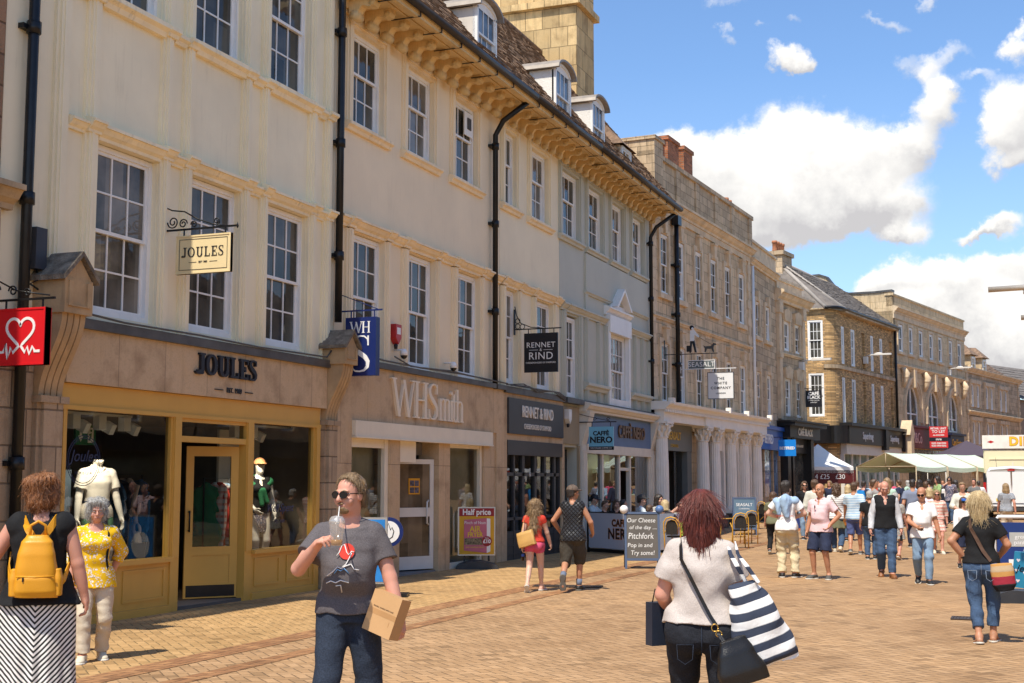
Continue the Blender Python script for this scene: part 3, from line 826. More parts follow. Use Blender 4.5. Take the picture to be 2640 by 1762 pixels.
console(b1, 12.02, 12.44, 2.68, 3.62, 4.02); console(b1, 18.66, 19.02, 2.68, 3.58, 3.86)
m = b1.mb()
m.box(12.47, 18.55, -.06, .02, 2.55, 2.86); m.box(12.47, 18.55, -.085, -.06, 2.55, 2.60)
for a, c in ((12.47, 12.55), (14.66, 14.84), (16.42, 16.60), (18.40, 18.55)): m.box(a, c, -.07, .06, .0, 2.55); m.box(a+.02, c-.02, -.085, -.07, .7, 2.55)
m.box(14.84, 16.42, -.06, .05, 2.23, 2.31); m.box(14.84, 16.42, -.05, .05, 2.50, 2.55)
for a, c, np_ in ((12.55, 14.66, 2), (16.60, 18.40, 2)):
    m.box(a, c, -.05, .05, .03, .66); m.box(a, c, -.13, .06, .66, .72); m.box(a, c, -.10, .05, 0, .10)
    w = (c-a)/np_
    for k in range(np_):
        p0, p1 = a+w*k+.1, a+w*(k+1)-.1
        m.box(p0, p1, -.065, -.05, .19, .22); m.box(p0, p1, -.065, -.05, .56, .59); m.box(p0, p0+.03, -.065, -.05, .22, .56); m.box(p1-.03, p1, -.065, -.05, .22, .56)
    m.box(a, a+.04, -.055, .03, .72, 2.55); m.box(c-.04, c, -.055, .03, .72, 2.55)
sf = b1.put(m, 'shopfront', M_gold)
for a, c, z0, z1 in ((12.59, 14.62, .72, 2.55), (16.64, 18.36, .72, 2.55), (14.84, 16.42, 2.31, 2.50)):
    m = b1.mb(); m.quad((a, -.01, z0), (c, -.01, z0), (c, -.01, z1), (a, -.01, z1)); m.build('shop_window', M_glass, sf)
# shop door, swung inwards, with glass and brass fittings
dr = MB()
dw, dh = .76, 2.16
for q in ((0, .11, .02, dh), (dw-.11, dw, .02, dh)): dr.box(-q[1], -q[0], 0, .045, q[2], q[3])
for z0, z1 in ((.02, .24), (.62, .74), (dh-.14, dh)): dr.box(-dw+.11, -.11, 0, .045, z0, z1)
dr.box(-dw+.11, -.11, .012, .035, .24, .62)
do = dr.build('door', M_gold, b1.o, (16.41-11.40, .05, .04), R(-40))
d2 = MB(); d2.box(-dw+.03, -.03, -.006, 0, .04, .20); d2.build('kick_plate', M_black, do); d2 = MB(); d2.tube([(-dw+.05, -.05, .95), (-dw+.05, -.05, 1.25)], .012); d2.box(-dw+.04, -dw+.06, -.05, 0, .96, .98); d2.box(-dw+.04, -dw+.06, -.05, 0, 1.22, 1.24); d2.build('handle', M_black, do)
d3 = MB(); d3.quad((-dw+.11, .02, .74), (-.11, .02, .74), (-.11, .02, dh-.14), (-dw+.11, .02, dh-.14)); d3.build('door_glass', M_glass, do)
m = b1.mb(); m.box(14.84, 16.42, -.03, .5, 0, .045); b1.put(m, 'doorstep', plain('door_mat', (.12, .10, .085), .9))
room(b1, 12.2, 18.8, 2.62, 4.2, (.20, .165, .13), (.20, .15, .11))
m = b1.mb(); m.box(17.35, 18.5, 1.02, 1.06, .1, 2.5); b1.put(m, 'display_panel', plain('display_panel', (.62, .57, .50), .7, 0, .08, 1.5))
M_navy = plain('navy_letters', (.012, .013, .02), .4, 0, .1, 5, .05)
m = MB(); serif_text(m, 'JOULES', 0, 0, .29, -.045, 0, .066, .03, .009)
o = m.build('lettering', M_navy, b1.o, (15.05-11.40, -.12, 3.155)); o.scale = (1.147, 1, 1)
b1.lett('EST. 1989', .095, M_navy, 15.98, -.13, 2.975, bold=.003, ext=.004)
m = b1.mb(); m.box(15.50, 15.70, -.135, -.12, 2.968, 2.98); m.box(16.26, 16.46, -.135, -.12, 2.968, 2.98); b1.put(m, 'lettering', M_navy)
b1.lett('Well Spent', .17, plain('window_lettering', (.02, .025, .08), .5), 17.45, -.018, 1.30, bold=.002, ext=.001, shear=.35)
b1.lett('EST. 1989', .07, _M['window_lettering'], 17.45, -.018, 1.10, ext=.001)
wl = plain('navy_window_lettering', (.02, .03, .08), .5)
m = b1.mb()
for rr in (.30, .27):
    m.arcrib([(12.95+rr*math.cos(2*PI*i/32), 1.95+rr*math.sin(2*PI*i/32)) for i in range(33)], .009, -.019, -.016, 'y')
b1.put(m, 'window_roundel', wl)
b1.lett('Joules', .20, wl, 12.95, -.018, 2.0, ext=.001, shear=.3); b1.lett('SPORTS CLUB', .05, wl, 12.95, -.018, 1.80, ext=.001)

# ---------- peach building with the newsagent ----------
b2 = Bld('peach_building', 'peach rendered building with carved eaves brackets over the wide stone newsagent front', XF, 19.06)
U = [(19.58, 20.73), (21.73, 22.90), (23.92, 25.10)]; L1 = [(19.63, 20.80), (21.78, 22.98), (24.05, 25.20)]
b2.wall(19.06, 26.40, 0, 9.95, [(a, c, 7.83, 9.48) for a, c in U]+[(a, c, 3.80, 5.94) for a, c in L1]+[(19.55, 25.55, 0, 2.60, .3)], M_peach)
def upper_trim(b, wins, mat, matT, z0=7.66, z1=9.78, ears=True):
    m = b.mb()
    for a, c in wins:
        for x0, x1 in ((a-.22, a-.002), (c+.002, c+.22)):
            m.box(x0, x1, -.03, .01, z0+.16, z1-.02); m.box(x0+.05, x1-.05, -.06, -.03, z0+.16, z1-.06)
        m.box(a-.002, c+.002, -.03, .01, 9.485, z1-.02); m.box(a-.05, c+.05, -.06, -.03, 9.56, z1-.06)
    b.put(m, 'architrave', mat)
    m = b.mb()
    for a, c in wins: mould(m, a-.26, c+.26, z0, SILL, 1.0)
    b.put(m, 'sill', matT)
def lower_trim(b, wins, x0, x1, mat, matT, zb=3.70):
    m = b.mb()
    for a, c in wins: rib(m, a-.24, a-.002, zb, 5.96); rib(m, c+.002, c+.24, zb, 5.96)
    b.put(m, 'pilaster', mat)
    m = b.mb(); e = x0
    for a, c in wins:
        mould(m, e, a-.24, 5.98, STR1, .95); mould(m, a-.24, a, 5.98, STR1, 1.0, -.05); mould(m, a, c, 5.96, STR1, 1.1); mould(m, c, c+.24, 5.98, STR1, 1.0, -.05); e = c+.24
    if e < x1: mould(m, e, x1, 5.98, STR1, .95)
    b.put(m, 'string_course', matT)
def corbel(w, L, d, roll):
    m = MB()
    top = [(0, 0), (-L, 0), (-L, -.07)]
    cur = [(-L*.93, -.13), (-L*.75, -.15), (-L*.6, -.12), (-L*.47, -.12), (-L*.36, -d*.55), (-L*.32, -d*.8), (-L*.2, -d), (-L*.08, -d*.95), (0, -d*.8)]
    m.prism(top+cur, -w/2, w/2, 'x')
    m.tube([(-w/2-.015, -L*.2, -d*.78), (w/2+.015, -L*.2, -d*.78)], roll, 12); m.tube([(-w/2-.012, -L*.86, -.085), (w/2+.012, -L*.86, -.085)], roll*.6, 10)
    return m.mesh('bracket', M_eave)
def eaves(b, x0, x1, mesh, pitch, over=.95):
    m = b.mb()
    m.box(x0, x1, -over, .05, 9.86, 9.93); m.box(x0, x1, -over+.02, -over+.10, 9.80, 9.86); m.box(x0, x1, -over+.10, -over+.2, 9.83, 9.86); m.box(x0, x1, -.10, .0, 9.72, 9.86); m.box(x0, x1, -.06, 0, 9.66, 9.72)
    m.box(x0, x1, -over+.24, -over+.27, 9.83, 9.86)
    b.put(m, 'eaves', M_eave)
    n = max(1, round((x1-x0)/pitch))
    for i in range(n): inst(mesh, 'bracket', b.o, (x0+(i+.5)*(x1-x0)/n-b.off, -.10, 9.858))
    m = b.mb()
    m.tube([(x0, -over-.06, 9.95), (x1, -over-.06, 9.95)], .075, 10)
    for i in range(int((x1-x0)/.9)):
        x = x0+.3+i*.9; m.box(x-.012, x+.012, -over-.02, -over+.55, 9.80, 9.815); m.box(x-.012, x+.012, -over-.03, -over-.01, 9.80, 9.95)
    b.put(m, 'gutter', plain('brown_gutter', (.035, .026, .02), .5, 0, .3, 4, .2))
upper_trim(b2, U, M_peach, M_peachT); lower_trim(b2, L1, 19.10, 26.40, M_peach, M_peachT)
S2 = sash(1.16, 1.65, 3, 1, 2, .42); S3 = sash(1.18, 2.12, 3, 2, 2)
for k, (a, c) in enumerate(U): b2.win(a, 7.83, S2, pane=PANES[(k+1) % 4])
for k, (a, c) in enumerate(L1): b2.win(a, 3.81, S3, pane=PANES[(k*2+1) % 4])
m = b2.mb(); m.box(24.52, 24.95, .03, .05, 8.86, 9.35); b2.put(m, 'vent_panel', M_white)
m = b2.mb(); m.box(24.66, 24.84, .01, .03, 9.0, 9.24); b2.put(m, 'vent', plain('dark_vent', (.05, .04, .035), .6))
CB1 = corbel(.20, .50, .34, .085); CB2 = corbel(.09, .50, .33, .065)
eaves(b2, 19.06, 26.0, CB1, .60)
slates(b2, 19.06, 26.40, -.98, 9.98, 2.9, 14.77, M_slate, seed=2)
m = b2.mb(); m.tube([(19.06, 2.9, 14.8), (26.4, 2.9, 14.8)], .09, 8); b2.put(m, 'ridge', M_slate)
downpipe(b2, [(25.86, -.12, 3.65), (25.86, -.12, 9.15), (25.86, -.30, 9.45), (25.98, -.85, 9.86)], .06, joints=[(25.86, -.12, z) for z in (5.3, 7.2, 8.9)])
def dormer(b, x0, x1, z0, z1, y, arch, mat, backy=2.0):
    """white dormer: arched window front, rendered cheeks, lead roof"""
    o = None; w = x1-x0; c = (x0+x1)/2; n = 10
    m = b.mb()
    m.add([(x0, y+.06, z0), (x0, y+.06, z1), (x0, backy, z1), (x0, backy, z0)], [(0, 3, 2, 1)]); m.add([(x1, y+.06, z0), (x1, y+.06, z1), (x1, backy, z1), (x1, backy, z0)], [(0, 1, 2, 3)])
    o = b.put(m, 'dormer', mat)
    m = b.mb()
    pts = [(c+(w/2+.10)*math.cos(PI-PI*i/n), z1+(arch)*math.sin(PI*i/n)+.0) for i in range(n+1)]
    m.arcrib(pts, .05, y-.12, backy, 'y'); m.build('dormer_roof', plain('lead_roof', (.30, .26, .22), .55, .2, .2, 4, .3, dirt=.4), o)
    m = b.mb(); v = [(x0, y+.03, z1)]+[(c+w/2*math.cos(PI-PI*i/n), y+.03, z1+arch*.9*math.sin(PI*i/n)) for i in range(n+1)]+[(x1, y+.03, z1)]
    m.add(v, [list(range(len(v)))[::-1]]); m.build('gable', M_white, o)
    f = inst(sash(w, z1-z0+.02, 3, 1, 2, .5, arch=arch*.8)[0], 'window', o, (x0-b.off, y, z0))
    me = sash(w, z1-z0+.02, 3, 1, 2, .5, arch=arch*.8)[1]; p = inst(me, 'pane', f); p.material_slots[0].link = 'OBJECT'; p.material_slots[0].material = P3
dormer(b2, 23.7, 24.75, 10.22, 11.24, -.60, .28, plain('flaking_white_render', (.66, .60, .52), .8, 0, .12, 2, .4, 16, dirt=.8, dirtcol=(.10, .09, .08)))
# newsagent front
m = b2.mb()
m.box(19.05, 26.40, -.10, 0, 2.72, 3.66)
for a, c in ((19.05, 19.55), (21.0, 21.42), (23.1, 23.62), (25.3, 25.62), (26.0, 26.40)): m.box(a, c, -.08 if a > 20 and a < 25 else -.10, .35 if a > 20 else 0, 0, 2.6 if 20 < a < 25.2 else 2.72)
m.box(25.62, 26.0, -.06, 0, 0, 2.72)
b2.put(m, 'stone_fascia', M_fasc)
m = b2.mb(); m.box(19.05, 26.42, -.17, 0, 3.66, 3.76)
m.tube([(19.2, -.19, 3.86), (20.5, -.19, 3.80), (22, -.19, 3.79), (24, -.19, 3.82), (26.4, -.19, 3.80)], .016, 6); m.tube([(20.9, -.21, 3.9), (21.6, -.2, 3.78), (23.4, -.2, 3.84), (25.4, -.2, 3.79)], .013, 6)
b2.put(m, 'flashing', M_lead)
m = b2.mb(); m.box(19.55, 25.62, -.17, .0, 2.45, 2.72); m.box(19.55, 25.62, -.19, .0, 2.43, 2.46)
for a, c in ((20.86, 21.0), (23.62, 23.68), (25.2, 25.3), (19.55, 19.62)): m.box(a, c, -.05, .08, 0, 2.43)
m.box(19.62, 20.86, -.04, .06, 0, .35); m.box(23.68, 25.2, -.04, .06, 0, .12); m.box(19.62, 20.86, -.03, .05, 2.28, 2.43); m.box(23.68, 25.2, -.03, .05, 2.36, 2.43); m.box(21.42, 22.2, -.02, .3, 2.05, 2.43)
sf = b2.put(m, 'shopfront', plain('cream_frame', (.80, .70, .54), .45, 0, .05, 3, .08, dirt=.2, dirtcol=(.3, .22, .14)))
for a, c, z0, z1 in ((19.62, 20.86, .35, 2.28), (23.68, 25.2, .12, 2.36)):
    m = b2.mb(); m.quad((a, .02, z0), (c, .02, z0), (c, .02, z1), (a, .02, z1)); m.build('shop_window', M_glass, sf)
m = b2.mb(); m.quad((19.6, .22, .03), (21.0, .22, .03), (21.0, .22, 2.5), (19.6, .22, 2.5)); m.quad((23.62, .22, .03), (25.3, .22, .03), (25.3, .22, 2.5), (23.62, .22, 2.5)); b2.put(m, 'window_backing', plain('olive_backing', (.58, .50, .34), .7, 0, .25, 1.2, .2, dirt=.3))
m = b2.mb(); m.box(21.42, 23.1, -.02, 2.0, 0, .03); m.box(21.42, 23.1, .28, .34, 2.2, 2.43); b2.put(m, 'doorstep', plain('grey_step', (.22, .20, .19), .8))
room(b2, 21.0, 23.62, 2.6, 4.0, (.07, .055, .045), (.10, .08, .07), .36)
M_fr = plain('white_alloy', (.70, .66, .60), .4, 0, .05, 4, .05)
d = MB(); DW, DH = .95, 2.08
for q in ((0, .09), (DW-.09, DW)): d.box(q[0], q[1], 0, .05, .02, DH)
for z0, z1 in ((.02, .26), (1.0, 1.17), (DH-.09, DH)): d.box(.09, DW-.09, 0, .05, z0, z1)
do = d.build('door', M_fr, b2.o, (22.22-19.06, .42, .04), R(-25))
d = MB(); d.tube([(.82, 0, .85), (.72, -.08, .88), (.72, -.08, 1.27), (.82, 0, 1.3)], .018, 8); d.build('handle', M_fr, do)
for z0, z1 in ((.26, 1.0), (1.17, DH-.09)):
    d = MB(); d.box(.09, DW-.09, .022, .03, z0, z1); d.build('door_glass', panes('bronze_glass', (.09, .065, .04), .08), do)
d = MB(); d.box(.34, .61, .008, .02, 1.42, 1.72); po = d.build('poster', plain('orange_poster', (.70, .32, .02), .6), do)
d = MB()
for i in range(2):
    for j in range(2): d.box(.37+i*.115, .47+i*.115, .004, .008, 1.445+j*.13, 1.55+j*.13)
d.build('picture', plain('poster_picture', (.10, .09, .12), .6, 0, .9, 14), po)
m = MB(); serif_text(m, 'WH', 0, 0, .68, -.05, 0, .085, .03, -.035, {'W': .80, 'H': .50}); x = .80+.50-.02
serif_text(m, 'S', 1.31, 0, .68, -.05, 0, .10, .035, 0, {'S': .36}); serif_text(m, 'mith', 1.71, 0, .64, -.05, 0, .085, .03, -.03)
o = m.build('lettering', plain('cream_letters', (.80, .68, .52), .5, 0, .04), b2.o, (20.96-19.06, -.10, 2.86)); o.scale = (1.165, 1, 1)

# ---------- pale building with the cheese shop ----------
b3 = Bld('pale_building', 'pale cream rendered building over the charcoal cheese shop front', XF, 26.42)
U = [(26.18+.22, 27.38), (28.33, 29.55)]; L1 = [(26.42+.08, 27.42), (28.60, 29.78)]
U = [(26.40, 27.36), (28.33, 29.52)]; L1 = [(26.50, 27.40), (28.60, 29.76)]
b3.wall(26.42, 30.34, 0, 9.95, [(a+(.1 if a < 26.5 else 0), c, 7.83, 9.48) for a, c in U]+[(a, c, 3.85, 5.94) for a, c in L1]+[(26.5, 30.30, 0, 2.72, .12)], M_cream2)
upper_trim(b3, [(26.66, 27.36), U[1]], M_cream2, M_peachT); lower_trim(b3, [(26.66, 27.40), L1[1]], 26.42, 30.34, M_cream2, M_peachT)
s4 = sash(.88, 1.65, 3, 1, 2, .42); s5 = sash(1.18, 2.07, 3, 2, 2); s6 = sash(.92, 2.07, 3, 2, 2)
b3.win(26.50, 7.83, s4); b3.win(28.33, 7.83, S2, pane=P2); b3.win(26.50, 3.86, s6, pane=P2); b3.win(28.60, 3.86, s5)
eaves(b3, 26.0, 30.6, CB2, .52)
slates(b3, 26.40, 30.6, -.98, 9.98, 2.9, 14.77, M_slate, seed=3)
m = b3.mb(); m.tube([(26.4, 2.9, 14.8), (30.6, 2.9, 14.8)], .09, 8); b3.put(m, 'ridge', M_slate)
dormer(b3, 28.45, 29.55, 10.22, 11.36, -.60, .28, plain('white_roughcast', (.80, .77, .70), .85, 0, .06, 2, .7, 30, dirt=.15, bd=.015))
M_char = plain('charcoal_paint', (.045, .043, .043), .5, 0, .1, 3, .06, 40)
m = b3.mb(); m.box(26.42, 30.34, -.09, 0, 2.60, 3.62)
m.box(26.42, 26.62, -.09, .05, 0, 2.6); m.box(30.22, 30.42, -.09, .05, 0, 2.6); b3.put(m, 'stone_fascia', M_fasc)
m = b3.mb(); m.box(26.42, 30.40, -.15, 0, 3.62, 3.76)
for k in range(3): m.tube([(26.4+.2*k, -.17-.02*k, 3.78), (27.4+.3*k, -.18, 3.86-.03*k), (28.3, -.17-.02*k, 3.74+.03*k), (29.4+.2*k, -.18, 3.82), (30.3, -.17, 3.66+.04*k)], .014, 6)
b3.put(m, 'flashing', M_lead)
m = b3.mb(); m.box(26.62, 30.22, -.14, -.08, 2.74, 3.52); o = b3.put(m, 'sign_board', M_char)
m = b3.mb(); m.box(26.62, 30.22, -.11, 0, 2.28, 2.60)
xs = [26.62, 27.15, 27.68, 27.74, 28.45, 28.51, 29.15, 29.75, 30.2]
for a, c in ((26.62, 26.70), (27.12, 27.20), (27.66, 27.80), (28.44, 28.58), (29.10, 29.22), (29.76, 29.90), (30.14, 30.22)): m.box(a, c, -.05, .05, .0, 2.28)
m.box(26.70, 30.14, -.05, .05, 1.82, 1.90); m.box(26.70, 27.66, -.05, .05, .86, .92); m.box(28.58, 30.14, -.05, .05, .86, .92); m.box(26.70, 27.66, -.04, .05, 0, .62); m.box(28.58, 30.14, -.04, .05, 0, .62)
for z in (.12, .3, .48): m.box(26.70, 27.66, -.055, -.04, z, z+.02); m.box(28.58, 30.14, -.055, -.04, z, z+.02)
sf = b3.put(m, 'shopfront', M_char)
for a, c, z0, z1 in ((26.7, 27.66, .62, 2.28), (27.8, 28.44, .1, 2.28), (28.58, 30.14, .62, 2.28)):
    m = b3.mb(); m.quad((a, 0, z0), (c, 0, z0), (c, 0, z1), (a, 0, z1)); m.build('shop_window', M_glass, sf)
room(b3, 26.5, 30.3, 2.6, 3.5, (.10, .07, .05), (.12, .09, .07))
m = b3.mb()
for z in (.9, 1.3, 1.7): m.box(26.8, 30.1, 2.6, 2.95, z, z+.03)
for k in range(26): m.box(26.9+k*.12, 26.97+k*.12, 2.65, 2.8, .93+.4*(k % 3), 1.05+.4*(k % 3)+.05*(k % 2))
b3.put(m, 'shelves', plain('cheese_shelf', (.30, .17, .07), .6, 0, .5, 6))
M_wl = plain('ivory_letters', (.75, .70, .62), .5, 0, .03)
b3.lett('RENNET & RIND', .36, M_wl, 28.42, -.15, 3.24, sx=.78, bold=.004, ext=.012); b3.lett('CHEESEMONGERS OF STAMFORD', .165, M_wl, 28.42, -.145, 2.92, sx=.72, ext=.006); b3.lett('16', .13, M_wl, 28.1, -.06, 1.86, ext=.003)

# ---------- grey building with the coffee shop ----------
b4 = Bld('grey_building', 'grey green rendered building with a white pedimented window over the coffee shop', XF, 30.36)
U = [(30.50, 31.87), (32.62, 33.9), (34.74, 35.95), (36.8, 38.0)]
b4.wall(30.36, 38.72, 0, 9.95, [(a, c, 7.83, 9.48) for a, c in U]+[(30.75, 31.72, 3.80, 5.85), (34.25, 36.0, 3.75, 5.75), (31.9, 38.6, 0, 2.62, .12), (30.52, 31.62, 0, 2.55, 1.2)], M_grey)
upper_trim(b4, U, M_grey, M_greyT)
s7 = sash(1.28, 1.65, 3, 1, 2, .42)
for k, (a, c) in enumerate(U): b4.win(a+(.08 if k == 0 else 0), 7.83, s7 if k < 2 else S2, pane=PANES[k])
m = b4.mb(); m.box(32.3, 38.3, -.06, 0, 6.62, 7.62); mould(m, 32.25, 38.35, 6.55, SILL, .7); m.box(32.3, 32.5, -.05, 0, 5.2, 6.55)
b4.put(m, 'apron_panel', M_grey)
m = b4.mb()
for a, c in ((30.45, 30.72), (31.75, 32.0), (32.25, 32.5), (33.3, 33.5), (33.95, 34.22), (36.03, 36.3), (36.8, 37.0), (37.6, 37.8), (38.3, 38.5)): rib(m, a, c, 3.75, 5.9)
b4.put(m, 'pilaster', M_grey)
m = b4.mb()
mould(m, 30.36, 30.74, 5.92, STR1, 1.0); mould(m, 30.74, 31.74, 5.9, STR1, 1.15); mould(m, 31.74, 34.0, 5.92, STR1, 1.0); mould(m, 36.3, 38.6, 5.92, STR1, 1.0); mould(m, 32.1, 34.0, 4.05, SILL, 1.4); mould(m, 36.3, 38.5, 4.05, SILL, 1.4)
b4.put(m, 'string_course', M_greyT)
m = b4.mb(); m.box(34.1, 34.25, -.12, 0, 3.66, 5.75); m.box(36.0, 36.15, -.12, 0, 3.66, 5.75); m.box(34.1, 36.15, -.16, 0, 5.75, 6.22); mould(m, 34.0, 36.25, 6.22, STR1, 1.2)
for sg in (-1, 1): m.prism([(35.12+sg*.62, 6.46), (35.12, 6.95), (35.12, 7.05), (35.12+sg*.75, 6.46)], -.28, 0, 'y')
m.box(34.55, 35.7, -.1, 0, 6.46, 6.56); m.box(34.25, 36.0, -.1, .05, 3.66, 3.95)
b4.put(m, 'window_surround', M_white)
s8 = sash(1.75, 2.0, 5, 2, 2); b4.win(34.25, 3.76, s8, y=.02, pane=P2); b4.win(30.76, 3.81, sash(.96, 2.0, 3, 2, 2), pane=P1)
eaves(b4, 30.6, 38.75, CB2, .52)
slates(b4, 30.6, 38.9, -.98, 9.98, 2.9, 14.77, M_slate, seed=4)
m = b4.mb(); m.tube([(30.6, 2.9, 14.8), (38.0, 2.9, 14.8)], .09, 8); b4.put(m, 'ridge', M_slate)
dormer(b4, 31.4, 32.45, 10.22, 11.36, -.55, .26, _M['white_roughcast'])
o = b4.mb(); o.box(34.6, 35.7, -.3, 1.5, 10.4, 11.05); dm = b4.put(o, 'dormer', M_stone2)
o = b4.mb(); o.add([(34.45, -.45, 11.05), (35.85, -.45, 11.05), (35.85, 2, 11.05), (34.45, 2, 11.05), (35.0, .3, 11.85), (35.3, 1.5, 11.95)], [(0, 1, 4), (1, 5, 4), (1, 2, 5), (0, 4, 5, 3), (2, 3, 5)]); o.build('dormer_roof', M_slate, dm)
inst(sash(.9, .62, 2, 1, 1, .5)[0], 'window', dm, (34.7-30.36, -.36, 10.42))
downpipe(b4, [(38.45, -.12, 3.7), (38.45, -.12, 9.1), (38.45, -.3, 9.4), (38.75, -.85, 9.86)], .06, joints=[(38.45, -.12, z) for z in (5.3, 7.2, 8.9)])
m = b4.mb(); m.box(36.9, 38.6, 1.7, 6.5, 11.5, 17.2); m.box(36.75, 38.75, 1.55, 6.6, 16.15, 16.35); m.box(36.9, 38.6, 1.8, 6.4, 17.2, 20.5); st = b4.put(m, 'chimney', M_stack)
# alley door and panel
m = b4.mb(); m.box(30.44, 31.7, -.05, 0, 2.62, 3.55); m.box(30.42, 30.52, -.06, 0, 0, 2.6); m.box(31.62, 31.72, -.06, 0, 0, 2.6); b4.put(m, 'panel', plain('tan_panel', (.36, .27, .16), .7, 0, .1, 2, .2))
m = b4.mb(); m.box(30.55, 31.6, .25, .3, 0, 2.5); b4.put(m, 'door', M_black)
# coffee shop front
M_cs = plain('stone_white_paint', (.72, .65, .54), .5, 0, .06, 3, .1, 40, dirt=.25, dirtcol=(.3, .24, .17))
m = b4.mb()
for a, c in ((31.78, 32.16), (38.28, 38.68)):
    m.box(a, c, -.10, .0, 0, 2.62); m.box(a+.06, c-.06, -.13, -.10, .3, 2.5); m.box(a-.03, c+.03, -.16, 0, 0, .28); m.prism([(-.08, 2.62), (-.32, 3.46), (0, 3.46), (0, 2.62)], a, c, 'x')
mould(m, 31.72, 38.75, 3.46, STR1, 1.2, -.16); m.box(31.72, 38.75, -.17, 0, 3.46, 3.62); m.box(32.16, 38.28, -.12, 0, 2.42, 2.66)
for a, c in ((32.16, 32.28), (33.55, 33.70), (35.1, 35.24), (36.15, 36.29), (38.16, 38.28)): m.box(a, c, -.06, .05, .0, 2.42)
m.box(32.28, 33.55, -.05, .05, 0, .62); m.box(33.7, 35.1, -.05, .05, 0, .62); m.box(36.29, 38.16, -.05, .05, 0, .62); m.box(35.24, 36.15, -.04, .05, 2.0, 2.08)
sf = b4.put(m, 'shopfront', M_cs)
for a, c, z0 in ((32.28, 33.55, .62), (33.7, 35.1, .62), (36.29, 38.16, .62), (35.24, 36.15, 2.08)):
    m = b4.mb(); m.quad((a, 0, z0), (c, 0, z0), (c, 0, 2.42), (a, 0, 2.42)); m.build('shop_window', glass('bright_shop_glass', (.6, .6, .58), 1.6), sf)
m = b4.mb(); m.box(32.16, 38.28, -.10, -.02, 2.66, 3.46); b4.put(m, 'sign_board', plain('slate_blue_board', (.10, .17, .30), .55, 0, .05))
M_bl = plain('bronze_letters', (.16, .09, .05), .5, .2)
b4.lett('CAFFÈ NERO', .46, M_bl, 36.2, -.125, 3.06, ext=.02, bold=.012, sx=1.0)
m = b4.mb(); m.box(30.4, 38.75, -.19, 0, 3.62, 3.75); b4.put(m, 'flashing', M_lead)
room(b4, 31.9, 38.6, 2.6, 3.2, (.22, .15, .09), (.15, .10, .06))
C_gar1 = plain('red_garment', (.42, .03, .03), .8); C_gar2 = plain('ochre_garment', (.45, .22, .06), .8); C_gar3 = plain('navy_garment', (.03, .05, .12), .8)
# ---------- limestone building with the colonnade ----------
b5 = Bld('limestone_building', 'limestone building with a balustrade parapet above a white colonnade of fluted columns', XF, 38.8, 4.1, off=0, z=0)
U = [(.89, 1.65), (2.45, 3.27), (4.47, 5.22), (6.22, 6.98), (8.0, 8.75), (9.81, 10.6)]
L5 = [(a-.02, c-.02) for a, c in U]
b5.wall(0, 11.5, 0, 10.4, [(a, c, 7.56, 9.48) for a, c in U]+[(a, c, 4.12, 6.0) for a, c in L5]+[(.32, 3.75, 0, 3.45, .9), (4.4, 11.2, 0, 3.45, .5)], M_stone)
s = sash(.84, 1.9, 2, 2, 2)
for k, (a, c) in enumerate(U):
    b5.win(a, 7.57, s, y=.0, pane=PANES[k % 4]); b5.win(a-.02, 4.13, s, y=.0, pane=PANES[(k+1) % 4])
m = b5.mb()
for a, c in U+L5:
    lo = (a, c) in U; z0, z1 = (7.56, 9.48) if lo else (4.12, 6.0)
    for x0, x1 in ((a-.16, a), (c, c+.16)): m.box(x0, x1, -.05, .01, z0, z1+.16)
    m.box(a, c, -.05, .01, z1, z1+.16); m.box(a-.2, c+.2, -.10, 0, z0-.16, z0)
    kx = (a+c)/2; m.prism([(kx-.10, z1+.02), (kx+.10, z1+.02), (kx+.16, z1+.48), (kx-.16, z1+.48)], -.13, 0, 'y'); m.box(kx-.2, kx+.2, -.16, 0, z1+.48, z1+.55)
for i in range(18):
    for x0 in (0.0, 11.05):
        if i % 2 == 0: m.box(x0, x0+.45, -.05, 0, 4.2+i*.34, 4.2+i*.34+.33)
        else: m.box(x0+.1, x0+.38, -.05, 0, 4.2+i*.34, 4.2+i*.34+.33)
b5.put(m, 'dressing', M_dress)
m = b5.mb(); mould(m, 0, 11.5, 6.72, SILL, .8); mould(m, -.1, 11.6, 10.30, STR1, 1.9); m.box(0, 11.5, -.06, 0, 10.1, 10.3)
b5.put(m, 'string_course', M_dress)
m = b5.mb(); m.box(0, 11.5, -.10, .3, 10.62, 11.75)
for x in (0.1, 2.2, 4.3, 6.5, 8.6, 11.0): m.box(x, x+.4, -.16, .36, 10.6, 11.8)
m.box(-.05, 11.55, -.18, .38, 11.75, 11.9); m.box(-.05, .75, -.2, 3.5, 10.6, 12.25); m.box(-.1, .8, -.25, 3.55, 12.25, 12.36)
b5.put(m, 'parapet', M_stone2)
m = b5.mb()
for x, w_, hh in ((4.95, 1.0, 13.7), (6.3, 1.25, 14.05), (8.15, 1.05, 14.1)): m.box(x, x+w_, 1.5, 2.3, 10.5, hh); m.box(x-.05, x+w_+.05, 1.45, 2.35, hh-.12, hh+.02)
b5.put(m, 'chimney', M_redbrick)
downpipe(b5, [(2.12, -.16, 4.2), (2.12, -.16, 10.1)], .075, joints=[(2.12, -.16, z) for z in (5.4, 7.0, 8.6)])
m = b5.mb(); m.box(1.95, 2.3, -.28, -.05, 9.9, 10.2); b5.put(m, 'rainwater_head', M_black)
